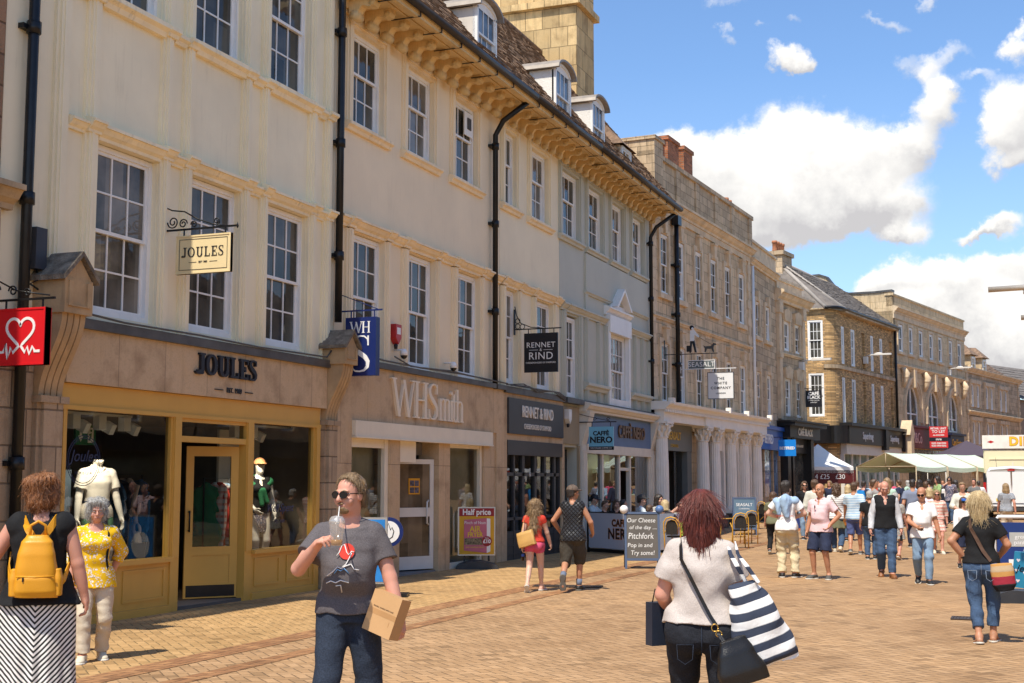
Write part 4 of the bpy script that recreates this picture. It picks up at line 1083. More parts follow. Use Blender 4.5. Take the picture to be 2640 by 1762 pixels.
# colonnade: fluted columns with leafy capitals carry a white entablature
M_col = plain('column_paint', (.84, .79, .71), .5, 0, .05, 3, .1, 40, dirt=.2, dirtcol=(.3, .25, .19))
CY = -.32
m = b5.mb(); Z0 = 3.50
m.box(-.32, 3.7, CY-.18, 0, Z0, 3.85); m.box(3.7, 11.45, CY-.25, 0, Z0, 3.85)
m.prism([(CY-.25, 3.85), (CY-.30, 3.93), (CY-.40, 4.0), (CY-.42, 4.08), (0, 4.12), (0, 3.85)], -.4, 11.6, 'x')
for x in np.arange(-.35, 11.5, .16): m.box(x, x+.08, CY-.32, CY-.2, 3.78, 3.85)
for x in (-.2, 5.9, 8.2, 11.4): m.box(x-.09, x+.09, CY-.48, CY-.30, 4.02, 4.2)
en = b5.put(m, 'entablature', M_col)
def column(x, y, r=.21, base=.42):
    g = gz(b5.at(x)[1])
    c = b5.mb(); c.lathe([(r*.98, g+base+.22), (r, g+base+.8), (r*.98, 2.2), (r*.86, 3.02)], 48, (x, y, 0), flute=.075, fn=16)
    o = b5.put(c, 'column', M_col)
    c = b5.mb(); c.box(x-r*1.35, x+r*1.35, y-r*1.35, y+r*1.35, g+base, g+base+.10); c.lathe([(r*1.3, 0), (r*1.32, .05), (r*1.1, .08), (r*1.15, .12), (r, .14)], 24, (x, y, g+base+.10)); c.build('column_base', M_col, o)
    c = b5.mb(); c.lathe([(r*.95, 3.0), (r*1.0, 3.03), (r*.86, 3.06), (r*.95, 3.2), (r*1.25, 3.42)], 20, (x, y, 0))
    for tier, (zz, rr, hh) in enumerate(((3.06, r*.92, .18), (3.2, r*1.0, .2))):
        for k in range(8):
            a = 2*PI*(k+.5*tier)/8; ca, sa = math.cos(a), math.sin(a)
            p = [(x+ca*rr, y+sa*rr, zz), (x+ca*(rr+.03), y+sa*(rr+.03), zz+hh*.7), (x+ca*(rr+.09), y+sa*(rr+.09), zz+hh), (x+ca*(rr+.11), y+sa*(rr+.11), zz+hh*.86)]
            c.tube(p, [.04, .042, .03, .012], 6)
    for sx in (-1, 1):
        for sy in (-1, 1): c.ball((x+sx*r*1.15, y+sy*r*1.15, 3.39), .055, 8, 6)
    c.box(x-r*1.4, x+r*1.4, y-r*1.4, y+r*1.4, 3.43, 3.50); c.build('capital', M_col, o)
    c = b5.mb(); c.box(x-r*1.7, x+r*1.7, y-r*1.7, y+r*1.7, 0, g+base); c.build('plinth', plain('dark_plinth', (.05, .045, .04), .7, 0, .3), o)
for x in (-.04, 4.1, 5.4, 7.35, 9.05, 10.8): column(x, CY)
# clothes shop under the colonnade
m = b5.mb(); m.box(.32, 3.75, -.06, .06, 2.66, 3.5); m.box(.32, .45, -.04, .3, 0, 2.66); m.box(3.3, 3.75, -.04, .3, 0, 2.66); m.box(1.55, 1.63, .1, .2, 0, 2.66); m.box(.45, 1.55, .1, .2, 0, .5)
sf = b5.put(m, 'shopfront', plain('slate_grey_paint', (.15, .16, .15), .5, 0, .06))
m = b5.mb(); m.quad((.45, .15, .5), (1.55, .15, .5), (1.55, .15, 2.66), (.45, .15, 2.66)); m.quad((2.5, .15, .3), (3.3, .15, .3), (3.3, .15, 2.66), (2.5, .15, 2.66)); m.build('shop_window', M_glass, sf)
b5.lett('SEASALT', .34, plain('gilt_letters', (.55, .34, .05), .35, .5), 1.95, -.065, 3.12, sx=.95, bold=.012, ext=.01); b5.lett('CORNWALL', .14, _M['gilt_letters'], 1.95, -.065, 2.82, ext=.005)
room(b5, .33, 3.74, 2.9, 3.0, (.10, .07, .05), (.12, .09, .07), .32)
m = b5.mb()
for k, x in enumerate((.7, 1.2, 1.9, 2.3, 2.9)): m.mi = k % 3; m.box(x, x+.3, .9+.3*(k % 2), 1.1+.3*(k % 2), .9, 2.0)
m.build('garment', [C_gar1, C_gar2, C_gar3], b5.o)
m = b5.mb()
for a, c in ((5.3, 5.5), (6.9, 7.1), (8.7, 8.9), (10.4, 10.6), (11.2, 11.4)): m.box(a, c, -.2, .3, 0, 3.5)
m.box(5.3, 11.4, -.15, .2, 2.75, 3.5); m.box(5.5, 11.2, -.1, .2, 0, .6)
sf = b5.put(m, 'shopfront', M_col)
m = b5.mb(); m.quad((5.5, .0, .6), (11.2, .0, .6), (11.2, .0, 2.75), (5.5, .0, 2.75)); m.build('shop_window', M_glass, sf)
room(b5, 5.4, 11.3, 2.8, .8, (.55, .48, .38), (.3, .25, .2), .1)

# ---------- weathered stone house with the betting shop ----------
e5 = b5.at(11.5)
b6 = Bld('weathered_stone_building', 'narrow weathered stone house over the blue betting shop front', e5[0], e5[1], 1.5, off=0, z=0)
g6 = gz(e5[1]); U = [(.72, 1.5), (2.6, 3.45)]
b6.wall(0, 4.8, 0, 10.2, [(a, c, 7.35, 8.75) for a, c in U]+[(a, c, 4.02, 5.97) for a, c in U], M_stone2)
s = sash(.86, 1.94, 2, 2, 2); s_ = sash(.86, 1.4, 2, 1, 2)
for a, c in U: b6.win(a, 7.35, s_, y=.0); b6.win(a, 4.03, s, y=.0, pane=P2)
m = b6.mb(); mould(m, -.05, 4.85, 10.05, STR1, 1.5); m.box(0, 4.8, -.05, .3, 10.3, 10.95); m.box(0, 4.85, -.12, .4, 10.95, 11.05)
for a, c in U:
    for z0, z1 in ((7.35, 8.75), (4.02, 5.97)):
        m.box(a-.15, a, -.06, 0, z0, z1+.15); m.box(c, c+.15, -.06, 0, z0, z1+.15); m.box(a, c, -.06, 0, z1, z1+.15); m.box(a-.2, c+.2, -.12, 0, z0-.15, z0); m.box((a+c)/2-.1, (a+c)/2+.1, -.14, 0, z1, z1+.4)
b6.put(m, 'dressing', M_dress)
m = b6.mb(); m.tube([(.12, -.1, 3.5), (.12, -.1, 10.0)], .055, 8); b6.put(m, 'drainpipe', M_white)
m = b6.mb(); m.box(.2, 4.7, -.22, 0, 2.95, 3.75); m.box(.1, 4.8, -.3, 0, 3.75, 3.9); b6.put(m, 'sign_board', plain('bookmaker_blue', (.01, .08, .36), .4, 0, .05))
b6.lett('BETFRED', .5, plain('white_letters', (.75, .75, .75), .5, 0, .02), 1.9, -.225, 3.35, bold=.014, sx=.8, ext=.01)
m = b6.mb(); m.box(0, .5, -.08, .1, 0, 2.95); m.box(1.5, 1.7, -.08, .1, 0, 2.95); m.box(3.2, 3.4, -.08, .1, 0, 2.95); m.box(4.5, 4.8, -.08, .1, 0, 2.95); m.box(.5, 1.5, -.05, .1, 0, 1.1); sf = b6.put(m, 'shopfront', M_pier)
m = b6.mb(); m.quad((.5, -.01, 1.1), (4.5, -.01, 1.1), (4.5, -.01, 2.95), (.5, -.01, 2.95)); m.build('shop_window', panes('blue_shop_window', (.07, .12, .20)), sf)
m = b6.mb(); m.box(2.9, 4.1, 1.2, 2.2, 10.3, 12.85); m.box(2.8, 4.2, 1.1, 2.3, 12.7, 12.87); o = b6.put(m, 'chimney', M_stone2)
m = b6.mb(); chimney_pots(m, (3.25, 3.8), 1.7, 12.85, .16, .6)
for q in m.pieces(): q.build('chimney_pot', plain('terracotta', (.40, .16, .08), .8, 0, .2, 5, .2), o)
m = b6.mb(); m.box(.6, 1.7, .6, 2, 10.3, 11.9); m.build('dormer', M_white, b6.o)

# ---------- pedimented stone house with the cafe ----------
e6 = b6.at(4.8)
b7 = Bld('cornice_stone_building', 'narrow stone house with a heavy broken cornice above the black cafe front', e6[0], e6[1], 8, off=0, z=0)
U = [(.95, 1.75), (2.5, 3.2)]
b7.wall(0, 3.72, 0, 9.5, [(a, c, 7.25, 8.5) for a, c in U]+[(a, c, 4.45, 6.05) for a, c in U], M_stone2)
s = sash(.8, 1.6, 2, 2, 2); s_ = sash(.8, 1.25, 2, 1, 2)
for a, c in U: b7.win(a, 7.25, s_, y=.0, pane=P2); b7.win(a, 4.46, s, y=.0, pane=P2)
m = b7.mb(); mould(m, -.1, 4.4, 9.25, STR1, 2.6); m.box(.1, 3.6, -.05, .3, 9.8, 10.15); m.box(0, 3.8, -.1, .4, 10.15, 10.28); mould(m, 0, 3.8, 7.0, SILL, .9)
for a in (.05, 3.35): m.box(a, a+.35, -.14, 0, 4.3, 9.0); m.box(a-.06, a+.41, -.2, 0, 8.75, 9.25); m.box(a-.04, a+.39, -.18, 0, 6.85, 7.05)
for a, c in U:
    for z1 in (8.5, 6.05):
        for q in range(-2, 3): x = (a+c)/2+q*.16; m.prism([(x-.06+q*.01, z1), (x+.06+q*.01, z1), (x+.09+q*.05, z1+.55-abs(q)*.05), (x-.09+q*.05, z1+.55-abs(q)*.05)], -.13, 0, 'y')
    for z0, z1 in ((7.25, 8.5), (4.45, 6.05)): m.box(a-.12, a, -.06, 0, z0, z1); m.box(c, c+.12, -.06, 0, z0, z1)
b7.put(m, 'dressing', M_dress)
M_blk = plain('black_shopfront', (.018, .017, .017), .4, 0, .1, 3, .05)
m = b7.mb(); m.box(-.1, 4.2, -.55, 0, 3.5, 4.0); m.box(-.2, 4.4, -.8, 0, 4.0, 4.15); m.box(-.25, 4.5, -.9, 0, 4.15, 4.22); m.box(0, .4, -.4, 0, 0, 3.5); m.box(1.0, 1.2, -.3, 0, 0, 3.5); m.box(3.3, 3.7, -.4, 0, 0, 3.5); m.box(.4, 3.3, -.2, 0, 2.9, 3.5); sf = b7.put(m, 'shopfront', M_blk)
m = b7.mb(); m.quad((.4, -.03, .6), (3.3, -.03, .6), (3.3, -.03, 2.9), (.4, -.03, 2.9)); m.build('shop_window', P1, sf)
b7.lett('CAFÉ BLACK', .42, plain('ivory_letters', (.75, .70, .62)), 2.0, -.56, 3.76, ext=.012, sx=.85, bold=.008); b7.lett('COFFEE HOUSE & EATERY', .16, _M['ivory_letters'], 2.0, -.21, 3.2, ext=.006, sx=.85)

# ---------- buff brick corner building with the chemist ----------
b8 = Bld('brick_corner_building', 'buff brick corner building with a rounded corner, grey slate roof and black chemist front', -8.32826, 64.6, 10, off=0, z=0)
# footprint in local coordinates: along the street is x, into the block is y
sf_dir = Vector((-1, 0, 0))  # world direction of the south face
def loc8(X, Y):
    dx, dy = X-b8.X0, Y-b8.Y0; d = (math.sin(b8.a), math.cos(b8.a)); n = (math.cos(b8.a), -math.sin(b8.a))
    return dx*d[0]+dy*d[1], -(dx*n[0]+dy*n[1])
A = loc8(-14, 64.0); B = loc8(-9.0, 64.0)
def qarc(r0):
    P = [B]; n = 8; cx = loc8(-9.0, 64.0+.9)
    p0 = Vector(B); p2 = Vector((.35, 0.0)); p1 = Vector(loc8(-8.40, 64.0))
    return [tuple(p0*(1-t)**2+p1*2*t*(1-t)+p2*t*t) for t in [i/n for i in range(n+1)]]
arc = qarc(.7)
m = MB(); H8 = 9.95
sw = [(A[0], A[1])]+arc
holS = []
# south face with two tall windows: built as columns of wall around the openings
def seg_wall(m, p, q, z0, z1): m.quad((p[0], p[1], z0), (q[0], q[1], z0), (q[0], q[1], z1), (p[0], p[1], z1))
wL, wR = loc8(-9.70, 64.0), loc8(-8.98, 64.0)
zs = [(0, 4.78), (6.86, 7.50), (9.42, H8)]
seg_wall(m, A, wL, 0, H8)
for z0, z1 in zs: seg_wall(m, wL, B, z0, z1)
for i in range(len(arc)-1): seg_wall(m, arc[i], arc[i+1], 0, H8)
m.quad((A[0], A[1], H8), (B[0], B[1], H8), (9.78, 0, H8), (9.78, 8, H8))
south = m.build('wall', M_brick, b8.o)
wn = [(.42, .86), (1.98, 2.58), (5.35, 5.80), (7.02, 7.5)]
b8.wall(.35, 9.78, 0, H8, [(a, c, 7.37, 9.2) for a, c in wn]+[(a, c, 4.5, 6.72) for a, c in wn]+[(3.75, 4.3, 7.37, 9.2, .1), (3.75, 4.3, 4.5, 6.72, .1), (8.85, 9.35, 7.37, 9.2, .1), (8.85, 9.35, 4.5, 6.72, .1)], M_brick, depth=.14)
for (a, c) in wn:
    w_ = c-a; b8.win(a, 7.38, sash(w_, 1.82, 2, 2, 2), y=.0, pane=P2); b8.win(a, 4.51, sash(w_, 2.2, 2, 2, 2), y=.0, pane=P2)
m = b8.mb()
for a in (3.75, 8.85):
    for z0, z1 in ((7.37, 9.2), (4.5, 6.72)): m.quad((a, .1, z0), (a+.55, .1, z0), (a+.55, .1, z1), (a, .1, z1))
b8.put(m, 'blind_window', M_brick)
sw_ang = math.atan2(B[1]-A[1], B[0]-A[0])
for z0, hh in ((4.79, 2.06), (7.51, 1.9)):
    me = sash(.72, hh, 3, 2, 2); f = inst(me[0], 'window', b8.o, (wL[0], wL[1], z0), sw_ang); p = inst(me[1], 'pane', f)
m = b8.mb()
for z0 in (7.1,): 
    m.box(.35, 9.78, -.07, 0, z0, z0+.18)
    for i in range(len(arc)-1):
        p, q = arc[i], arc[i+1]; m.add([(p[0], p[1], z0), (q[0], q[1], z0), (q[0]-.0, q[1]-.07, z0), (p[0]-.05, p[1]-.05, z0), (p[0], p[1], z0+.18), (q[0], q[1], z0+.18), (q[0], q[1]-.07, z0+.18), (p[0]-.05, p[1]-.05, z0+.18)], [(3, 2, 6, 7), (4, 7, 6, 5), (0, 1, 2, 3)])
m.box(.35, 9.85, -.3, .1, 9.85, 9.95)
b8.put(m, 'band', M_stone2)
m = b8.mb(); m.tube([(arc[0][0]-.2, arc[0][1]-.2, 10.0)]+[(p[0]-.15, p[1]-.28, 10.0) for p in arc]+[(9.8, -.32, 10.0)], .08, 8); m.tube([(9.72, -.1, 4.6), (9.72, -.1, 9.9)], .07, 8); b8.put(m, 'gutter', M_black)
# hipped slate roof
RZ = 12.75; ry = 3.3
r0 = Vector((.7, ry, RZ)); r1 = Vector((9.78, ry, RZ-.2))
slates(b8, .3, 9.78, -.35, 9.98, ry, RZ, M_slateg, .35, .26, seed=9)
m = b8.mb(); eav = [(A[0]-.2, A[1]-.3, 9.98), (B[0]-.15, B[1]-.25, 9.98)]+[(p[0]-.12, p[1]-.3, 9.98) for p in arc[1:]]
for i in range(len(eav)-1): m.add([eav[i], eav[i+1], tuple(r0)], [(0, 1, 2)])
m.add([eav[-1], (.3, -.35, 9.98), tuple(r0)], [(0, 1, 2)])
b8.put(m, 'roof', M_slateg)
m = b8.mb()
for p in (eav[1], eav[-1]): m.tube([p, tuple(r0)], .10, 6)
m.tube([tuple(r0), tuple(r1)], .12, 6); m.build('roof_hip', plain('pale_lead', (.36, .32, .28), .8, 0, .15, 3, .2, dirt=.3), b8.o)
m = b8.mb(); m.box(.2, 1.6, 2.8, 3.7, 11.6, 13.1); m.box(.1, 1.7, 2.7, 3.8, 12.95, 13.15); o = b8.put(m, 'chimney', M_stone2)
m = b8.mb(); chimney_pots(m, (.38, .74, 1.1, 1.46), 3.25, 13.15, .13, .55)
for q in m.pieces(): q.build('chimney_pot', _M['terracotta'], o)
# chemist front
g8 = gz(66)
m = b8.mb(); m.box(-.1, 5.8, -.45, 0, 3.5, 4.35); m.box(6.3, 9.6, -.40, 0, 3.5, 4.35); m.box(-.2, 9.7, -.6, 0, 4.35, 4.5); m.box(5.8, 6.3, -.55, 0, 3.3, 4.45); m.box(9.6, 9.78, -.5, 0, 3.3, 4.45)
wpoly = [(eav[1][0]-2.2, eav[1][1]+.7), (eav[1][0], eav[1][1]-.1)]+[(p[0]-.3, p[1]-.4) for p in arc[1:]]+[(.3, -.45), (.3, 0), arc[4], B, A]
m.prism(wpoly, 3.5, 4.35, 'z'); b8.put(m, 'sign_board', M_blk)
def script_sign(b, x, z, h, y, s=1):
    b.lett('Superdrug', h, _M['white_letters'], x, y, z, sx=.85, ext=.01, bold=.004)
script_sign(b8, 2.9, 3.92, .50, -.46); script_sign(b8, 7.9, 3.92, .46, -.41)
m = b8.mb()
m.box(-.1, 9.7, -.3, 0, 3.0, 3.5)
for x in (-.1, 1.2, 2.5, 3.8, 5.1, 5.9, 6.3, 7.4, 8.5, 9.5): m.box(x, x+.12, -.15, .05, 0, 3.0)
m.box(-.1, 9.6, -.12, .05, 0, .5); sf = b8.put(m, 'shopfront', M_fr)
m = b8.mb(); m.quad((-.1, -.08, .5), (9.6, -.08, .5), (9.6, -.08, 3.0), (-.1, -.08, 3.0)); m.build('shop_window', panes('green_shop_window', (.13, .17, .15)), sf)

# ---------- pale stone building with three arches ----------
e8 = b8.at(9.78)
b9 = Bld('arched_stone_building', 'pale stone building with three tall arched windows under a plain parapet', e8[0], e8[1], 12, off=0, z=0)
wn = [(.75, 1.6), (2.7, 3.45), (4.6, 5.4), (6.7, 7.5), (8.6, 9.4), (10.9, 11.7), (12.9, 13.75)]
AR = [(1.9, 4.35), (6.1, 8.5), (10.4, 12.7)]
ah = []
def arch_z(a, c, x):
    r = (c-a)/2; return 5.85+math.sqrt(max(0, r*r-(x-(a+c)/2)**2))*1.02
for a, c in AR:
    n = 12
    for i in range(n):
        x0, x1 = a+(c-a)*i/n, a+(c-a)*(i+1)/n; zt = min(arch_z(a, c, x0), arch_z(a, c, x1))
        ah.append((x0, x1, 4.75, max(5.86, zt), .3))
# wall below and above the arches as strips so that the openings stay round
b9.wall(0, 14.7, 8.0, 11.0, [(a, c, 8.82, 10.36) for a, c in wn], M_stone3)
m = b9.mb()
xs = [0]+sum([[a, c] for a, c in AR], [])+[14.7]
for i in range(0, len(xs), 2): m.quad((xs[i], 0, 0), (xs[i+1], 0, 0), (xs[i+1], 0, 8.0), (xs[i], 0, 8.0))
for a, c in AR:
    n = 16; r = (c-a)/2
    P = [((a+c)/2-r*math.cos(PI*i/n), 5.85+r*1.02*math.sin(PI*i/n)) for i in range(n+1)]
    for i in range(n):
        m.quad((P[i][0], 0, P[i][1]), (P[i+1][0], 0, P[i+1][1]), (P[i+1][0], 0, 8.0), (P[i][0], 0, 8.0))
        m.quad((P[i][0], 0, P[i][1]), (P[i][0], .3, P[i][1]), (P[i+1][0], .3, P[i+1][1]), (P[i+1][0], 0, P[i+1][1]))
    for x, sg in ((a, 1), (c, -1)):
        q = [(x, 0, 4.7), (x, .3, 4.7), (x, .3, 5.85), (x, 0, 5.85)]; m.add(q, [(0, 1, 2, 3) if sg < 0 else (3, 2, 1, 0)])
    m.quad((a, 0, 0), (c, 0, 0), (c, 0, 4.7), (a, 0, 4.7)); m.quad((a, 0, 4.7), (c, 0, 4.7), (c, .3, 4.7), (a, .3, 4.7))
m.quad((14.7, 0, 0), (14.7, 8, 0), (14.7, 8, 8), (14.7, 0, 8)); m.quad((0, 0, 0), (0, 0, 8), (0, 8, 8), (0, 8, 0))
b9.put(m, 'wall', M_stone3)
for a, c in wn: b9.win(a, 8.83, sash(c-a, 1.5, 2, 1, 1), y=-.02, pane=PANES[int(a) % 4])
for a, c in AR:
    r = (c-a)/2; f = MB()
    for q in (0, .5, 1): f.box((c-a)*q-.06, (c-a)*q+.06, 0, .1, 0, 1.15+(r if q == .5 else 0))
    f.box(0, c-a, 0, .1, 0, .1); f.box(0, c-a, .01, .09, .75, .83)
    f.arcrib([(r-r*.97*math.cos(PI*i/14), 1.15+r*.98*math.sin(PI*i/14)) for i in range(15)], .13, 0, .1, 'y')
    o = f.build('window', M_white, b9.o, (a, .10, 4.7)); f = MB()
    f.add([(r-r*math.cos(PI*i/14), .06, 1.15+r*1.02*math.sin(PI*i/14)) for i in range(15)]+[(2*r, .06, 0), (0, .06, 0)], [list(range(17))]); f.build('pane', P1, o)
m = b9.mb()
for a, c in AR:
    r = (c-a)/2; x = (a+c)/2
    for k, (rr, d) in enumerate(((.10, -.06), (.24, -.10), (.38, -.14))): m.arcrib([(x-(r+rr)*math.cos(PI*i/18), 5.85+(r+rr)*1.02*math.sin(PI*i/18)) for i in range(19)], .12, d, 0, 'y')
    m.prism([(x-.12, 6.95), (x+.12, 6.95), (x+.2, 7.95), (x-.2, 7.95)], -.26, 0, 'y')
    for xx in (a-.55, c+.25): m.box(xx, xx+.3, -.12, 0, 5.0, 5.9)
for x in (1.2, 5.25, 9.5, 13.6):
    m.tube([(x, -.12, 7.9), (x, -.3, 7.6), (x, -.22, 7.2), (x, -.10, 6.85)], [.16, .20, .15, .08], 8); m.ball((x, -.26, 7.45), .2, 8, 6)
mould(m, 0, 14.7, 7.9, STR1, 1.2); mould(m, 0, 14.8, 10.9, STR1, 1.9); m.box(0, 14.7, -.06, 0, 10.6, 10.9)
for a, c in wn:
    m.box(a-.14, a, -.06, 0, 8.82, 10.5); m.box(c, c+.14, -.06, 0, 8.82, 10.5); m.box(a-.2, c+.2, -.12, 0, 8.68, 8.82); m.box(a, c, -.06, 0, 10.36, 10.5)
b9.put(m, 'dressing', M_dress)
m = b9.mb(); m.box(0, 14.7, .0, .35, 11.25, 11.85); m.box(-.05, 14.75, -.06, .42, 11.85, 11.96)
# stepped and curved gable end facing down the street
prof = [(0, 9.9), (0, 12.05), (1.0, 12.02), (2.4, 12.06), (3.0, 12.25), (3.4, 12.7), (3.7, 13.1), (4.1, 13.25), (5.5, 13.25), (5.6, 9.9)]
m.prism(prof, 0, .35, 'x'); b9.put(m, 'parapet', M_stone3)
m = b9.mb(); cp = prof[1:9]
for i in range(len(cp)-1): m.prism([cp[i], cp[i+1], (cp[i+1][0], cp[i+1][1]+.12), (cp[i][0], cp[i][1]+.12)], -.06, .42, 'x')
b9.put(m, 'coping', M_lead)
m = b9.mb(); m.box(1.7, 9.3, -.18, 0, 3.55, 4.7); m.box(1.6, 9.4, -.3, 0, 4.7, 4.82); b9.put(m, 'sign_board', plain('maroon_board', (.10, .018, .025), .5, 0, .05))
b9.lett('M&Co', .85, plain('pink_letters', (.62, .40, .38), .5), 3.2, -.19, 4.1, sx=.8, ext=.015); b9.lett('M&Co', .85, _M['pink_letters'], 7.6, -.19, 4.1, sx=.8, ext=.015)
m = b9.mb(); m.box(10.1, 13.2, -.18, 0, 3.45, 4.5); m.box(10.0, 13.3, -.3, 0, 4.5, 4.62); b9.put(m, 'sign_board', plain('navy_board', (.012, .016, .05), .5, 0, .05))
b9.lett('Card Factory', .55, plain('yellow_letters', (.75, .36, .03), .5), 11.65, -.19, 4.05, sx=.85, ext=.012, bold=.008)
m = b9.mb(); m.box(.0, .5, -.8, 0, 3.2, 4.2); m.prism([(-.2, 4.2), (.7, 4.2), (.25, 5.0)], -.8, 0, 'y'); b9.put(m, 'console', M_dress)
m = b9.mb(); m.quad((2.0, -.02, .5), (9.2, -.02, .5), (9.2, -.02, 3.5), (2.0, -.02, 3.5)); m.quad((10.2, -.02, .5), (13.1, -.02, .5), (13.1, -.02, 3.4), (10.2, -.02, 3.4)); b9.put(m, 'shop_window', P1)

# ---------- far stone terrace with dormers, and the last roofs ----------
e9 = b9.at(14.72)
b10 = Bld('far_stone_terrace', 'stone terrace with paired narrow windows and small dormers at the far end of the street', e9[0], e9[1], 13, off=0, z=0)
wn = [.95, 2.2, 4.4, 5.6, 8.0, 9.3]
b10.wall(0, 13.7, 0, 8.8, [(a, a+.8, 4.1, 5.6) for a in wn]+[(a, a+.8, 6.5, 8.0) for a in wn], M_stone2, depth=.2)
s = sash(.8, 1.5, 2, 1, 1)
for a in wn: b10.win(a, 4.1, s, y=.0, pane=P2); b10.win(a, 6.5, s, y=.0, pane=P2)
m = b10.mb(); mould(m, 0, 13.8, 5.95, STR1, 1.5); mould(m, -.1, 13.9, 8.65, STR1, 2.0)
for a in wn:
    for z in (4.1, 6.5): m.box(a-.16, a, -.1, 0, z, z+1.6); m.box(a+.8, a+.96, -.1, 0, z, z+1.6); m.box(a-.2, a+1.0, -.14, 0, z+1.5, z+1.75)
for i in range(20):
    for x in (0, 13.3): m.box(x, x+(.45 if i % 2 else .3), -.06, 0, 3.6+i*.26, 3.6+i*.26+.24)
b10.put(m, 'dressing', M_dress)
slates(b10, 0, 13.7, .3, 8.9, 3.5, 11.2, M_slate, .4, .3, seed=11)
for x in (2.8, 5.5):
    m = b10.mb(); m.box(x, x+1.1, .4, 2.4, 8.9, 10.0); o = b10.put(m, 'dormer', M_stone3)
    m = b10.mb(); m.add([(x-.25, .2, 10.0), (x+1.35, .2, 10.0), (x+1.35, 2.6, 10.0), (x-.25, 2.6, 10.0), (x+.55, .9, 10.75), (x+.55, 2.6, 10.9)], [(0, 1, 4), (1, 2, 5, 4), (0, 4, 5, 3)]); m.build('dormer_roof', M_slate, o)
    inst(sash(.8, .9, 2, 1, 1)[0], 'window', o, (x+.15, .34, 9.0))
m = b10.mb(); m.box(.2, 1.5, 1.5, 2.6, 9.0, 11.3); m.box(.1, 1.6, 1.4, 2.7, 11.0, 11.15); o = b10.put(m, 'chimney', M_stone3)
m = b10.mb(); chimney_pots(m, (.55, 1.15), 2.05, 11.3, .2, .8)
for q in m.pieces(): q.build('chimney_pot', M_stone3, o)
m = b10.mb(); m.tube([(3.4, 2.5, 10.5), (3.4, 2.5, 12.9)], .05, 6); m.tube([(2.0, 2.5, 12.7), (4.9, 2.5, 13.0)], .025, 5)
for i in range(14): x = 2.0+i*.22; m.tube([(x, 2.3, 12.7+.1*i/14*2), (x, 2.7, 12.7+.1*i/14*2)], .015, 4)
b10.put(m, 'aerial', plain('aerial_metal', (.12, .12, .12), .4, .6))
m = b10.mb(); m.box(.6, 9, -.3, 0, 2.4, 3.4); b10.put(m, 'sign_board', plain('bookmaker_blue', (.01, .08, .36)))
e10 = b10.at(13.8)
b11 = Bld('far_gabled_house', 'brown tiled house closing the view at the right end of the street', e10[0], e10[1], 24, off=0, z=0)
b11.wall(0, 16, 0, 7.6, [(2, 3, 3.5, 5), (5, 6, 3.5, 5), (8, 9, 3.5, 5)], plain('far_render', (.33, .26, .19), .85, 0, .15, 1, .2), depth=.1)
for x in (2, 5, 8): b11.win(x, 3.5, sash(1, 1.5, 2, 1, 1), y=.05)
slates(b11, -.2, 16, -.3, 7.6, 4, 10.6, M_slateg, .5, .4, seed=12)

# ---------- the other side of the street (beside and behind the camera; it shows only in reflections and throws back sunlight) ----------
def far_side(name, label, y0, L, h, mat, cols):
    b = Bld(name, label, 10.5, y0+L, 180, off=0, group='houses across the street')
    hol = []
    n = int(L/2.6)
    for f in range(2):
        for k in range(n): hol.append((.8+k*2.6, 2.0+k*2.6, 4.0+f*3.2, 5.9+f*3.2))
    b.wall(0, L, 0, h, hol+[(.5, L-.5, .4, 2.8)], mat, depth=.15)
    s = sash(1.2, 1.9, 3, 2, 2)
    for hh in hol: b.win(hh[0], hh[2], s)
    m = b.mb(); m.box(0, L, -.2, 0, 2.8, 3.5); mould(m, 0, L, h-.2, STR1, 2); b.put(m, 'fascia', cols)
    m = b.mb(); m.quad((.5, .14, .4), (L-.5, .14, .4), (L-.5, .14, 2.8), (.5, .14, 2.8)); b.put(m, 'shop_window', P1)
far_side('opposite_house', 'cream house facing the clothes shop, seen only in the shop windows', 4.0, 13, 10, M_cream2, M_char)
far_side('opposite_house', 'limestone house facing the newsagent, seen only in the shop windows', 17.2, 14, 9.5, M_stone, M_gold)
far_side('opposite_house', 'long stone terrace facing the colonnade, seen only in the shop windows', 45.6, 66, 10, M_stone2, M_char)
far_side('opposite_house', 'pale stone house facing the coffee shop, seen only in the shop windows', 31.4, 14, 10.5, M_stone3, M_navy)
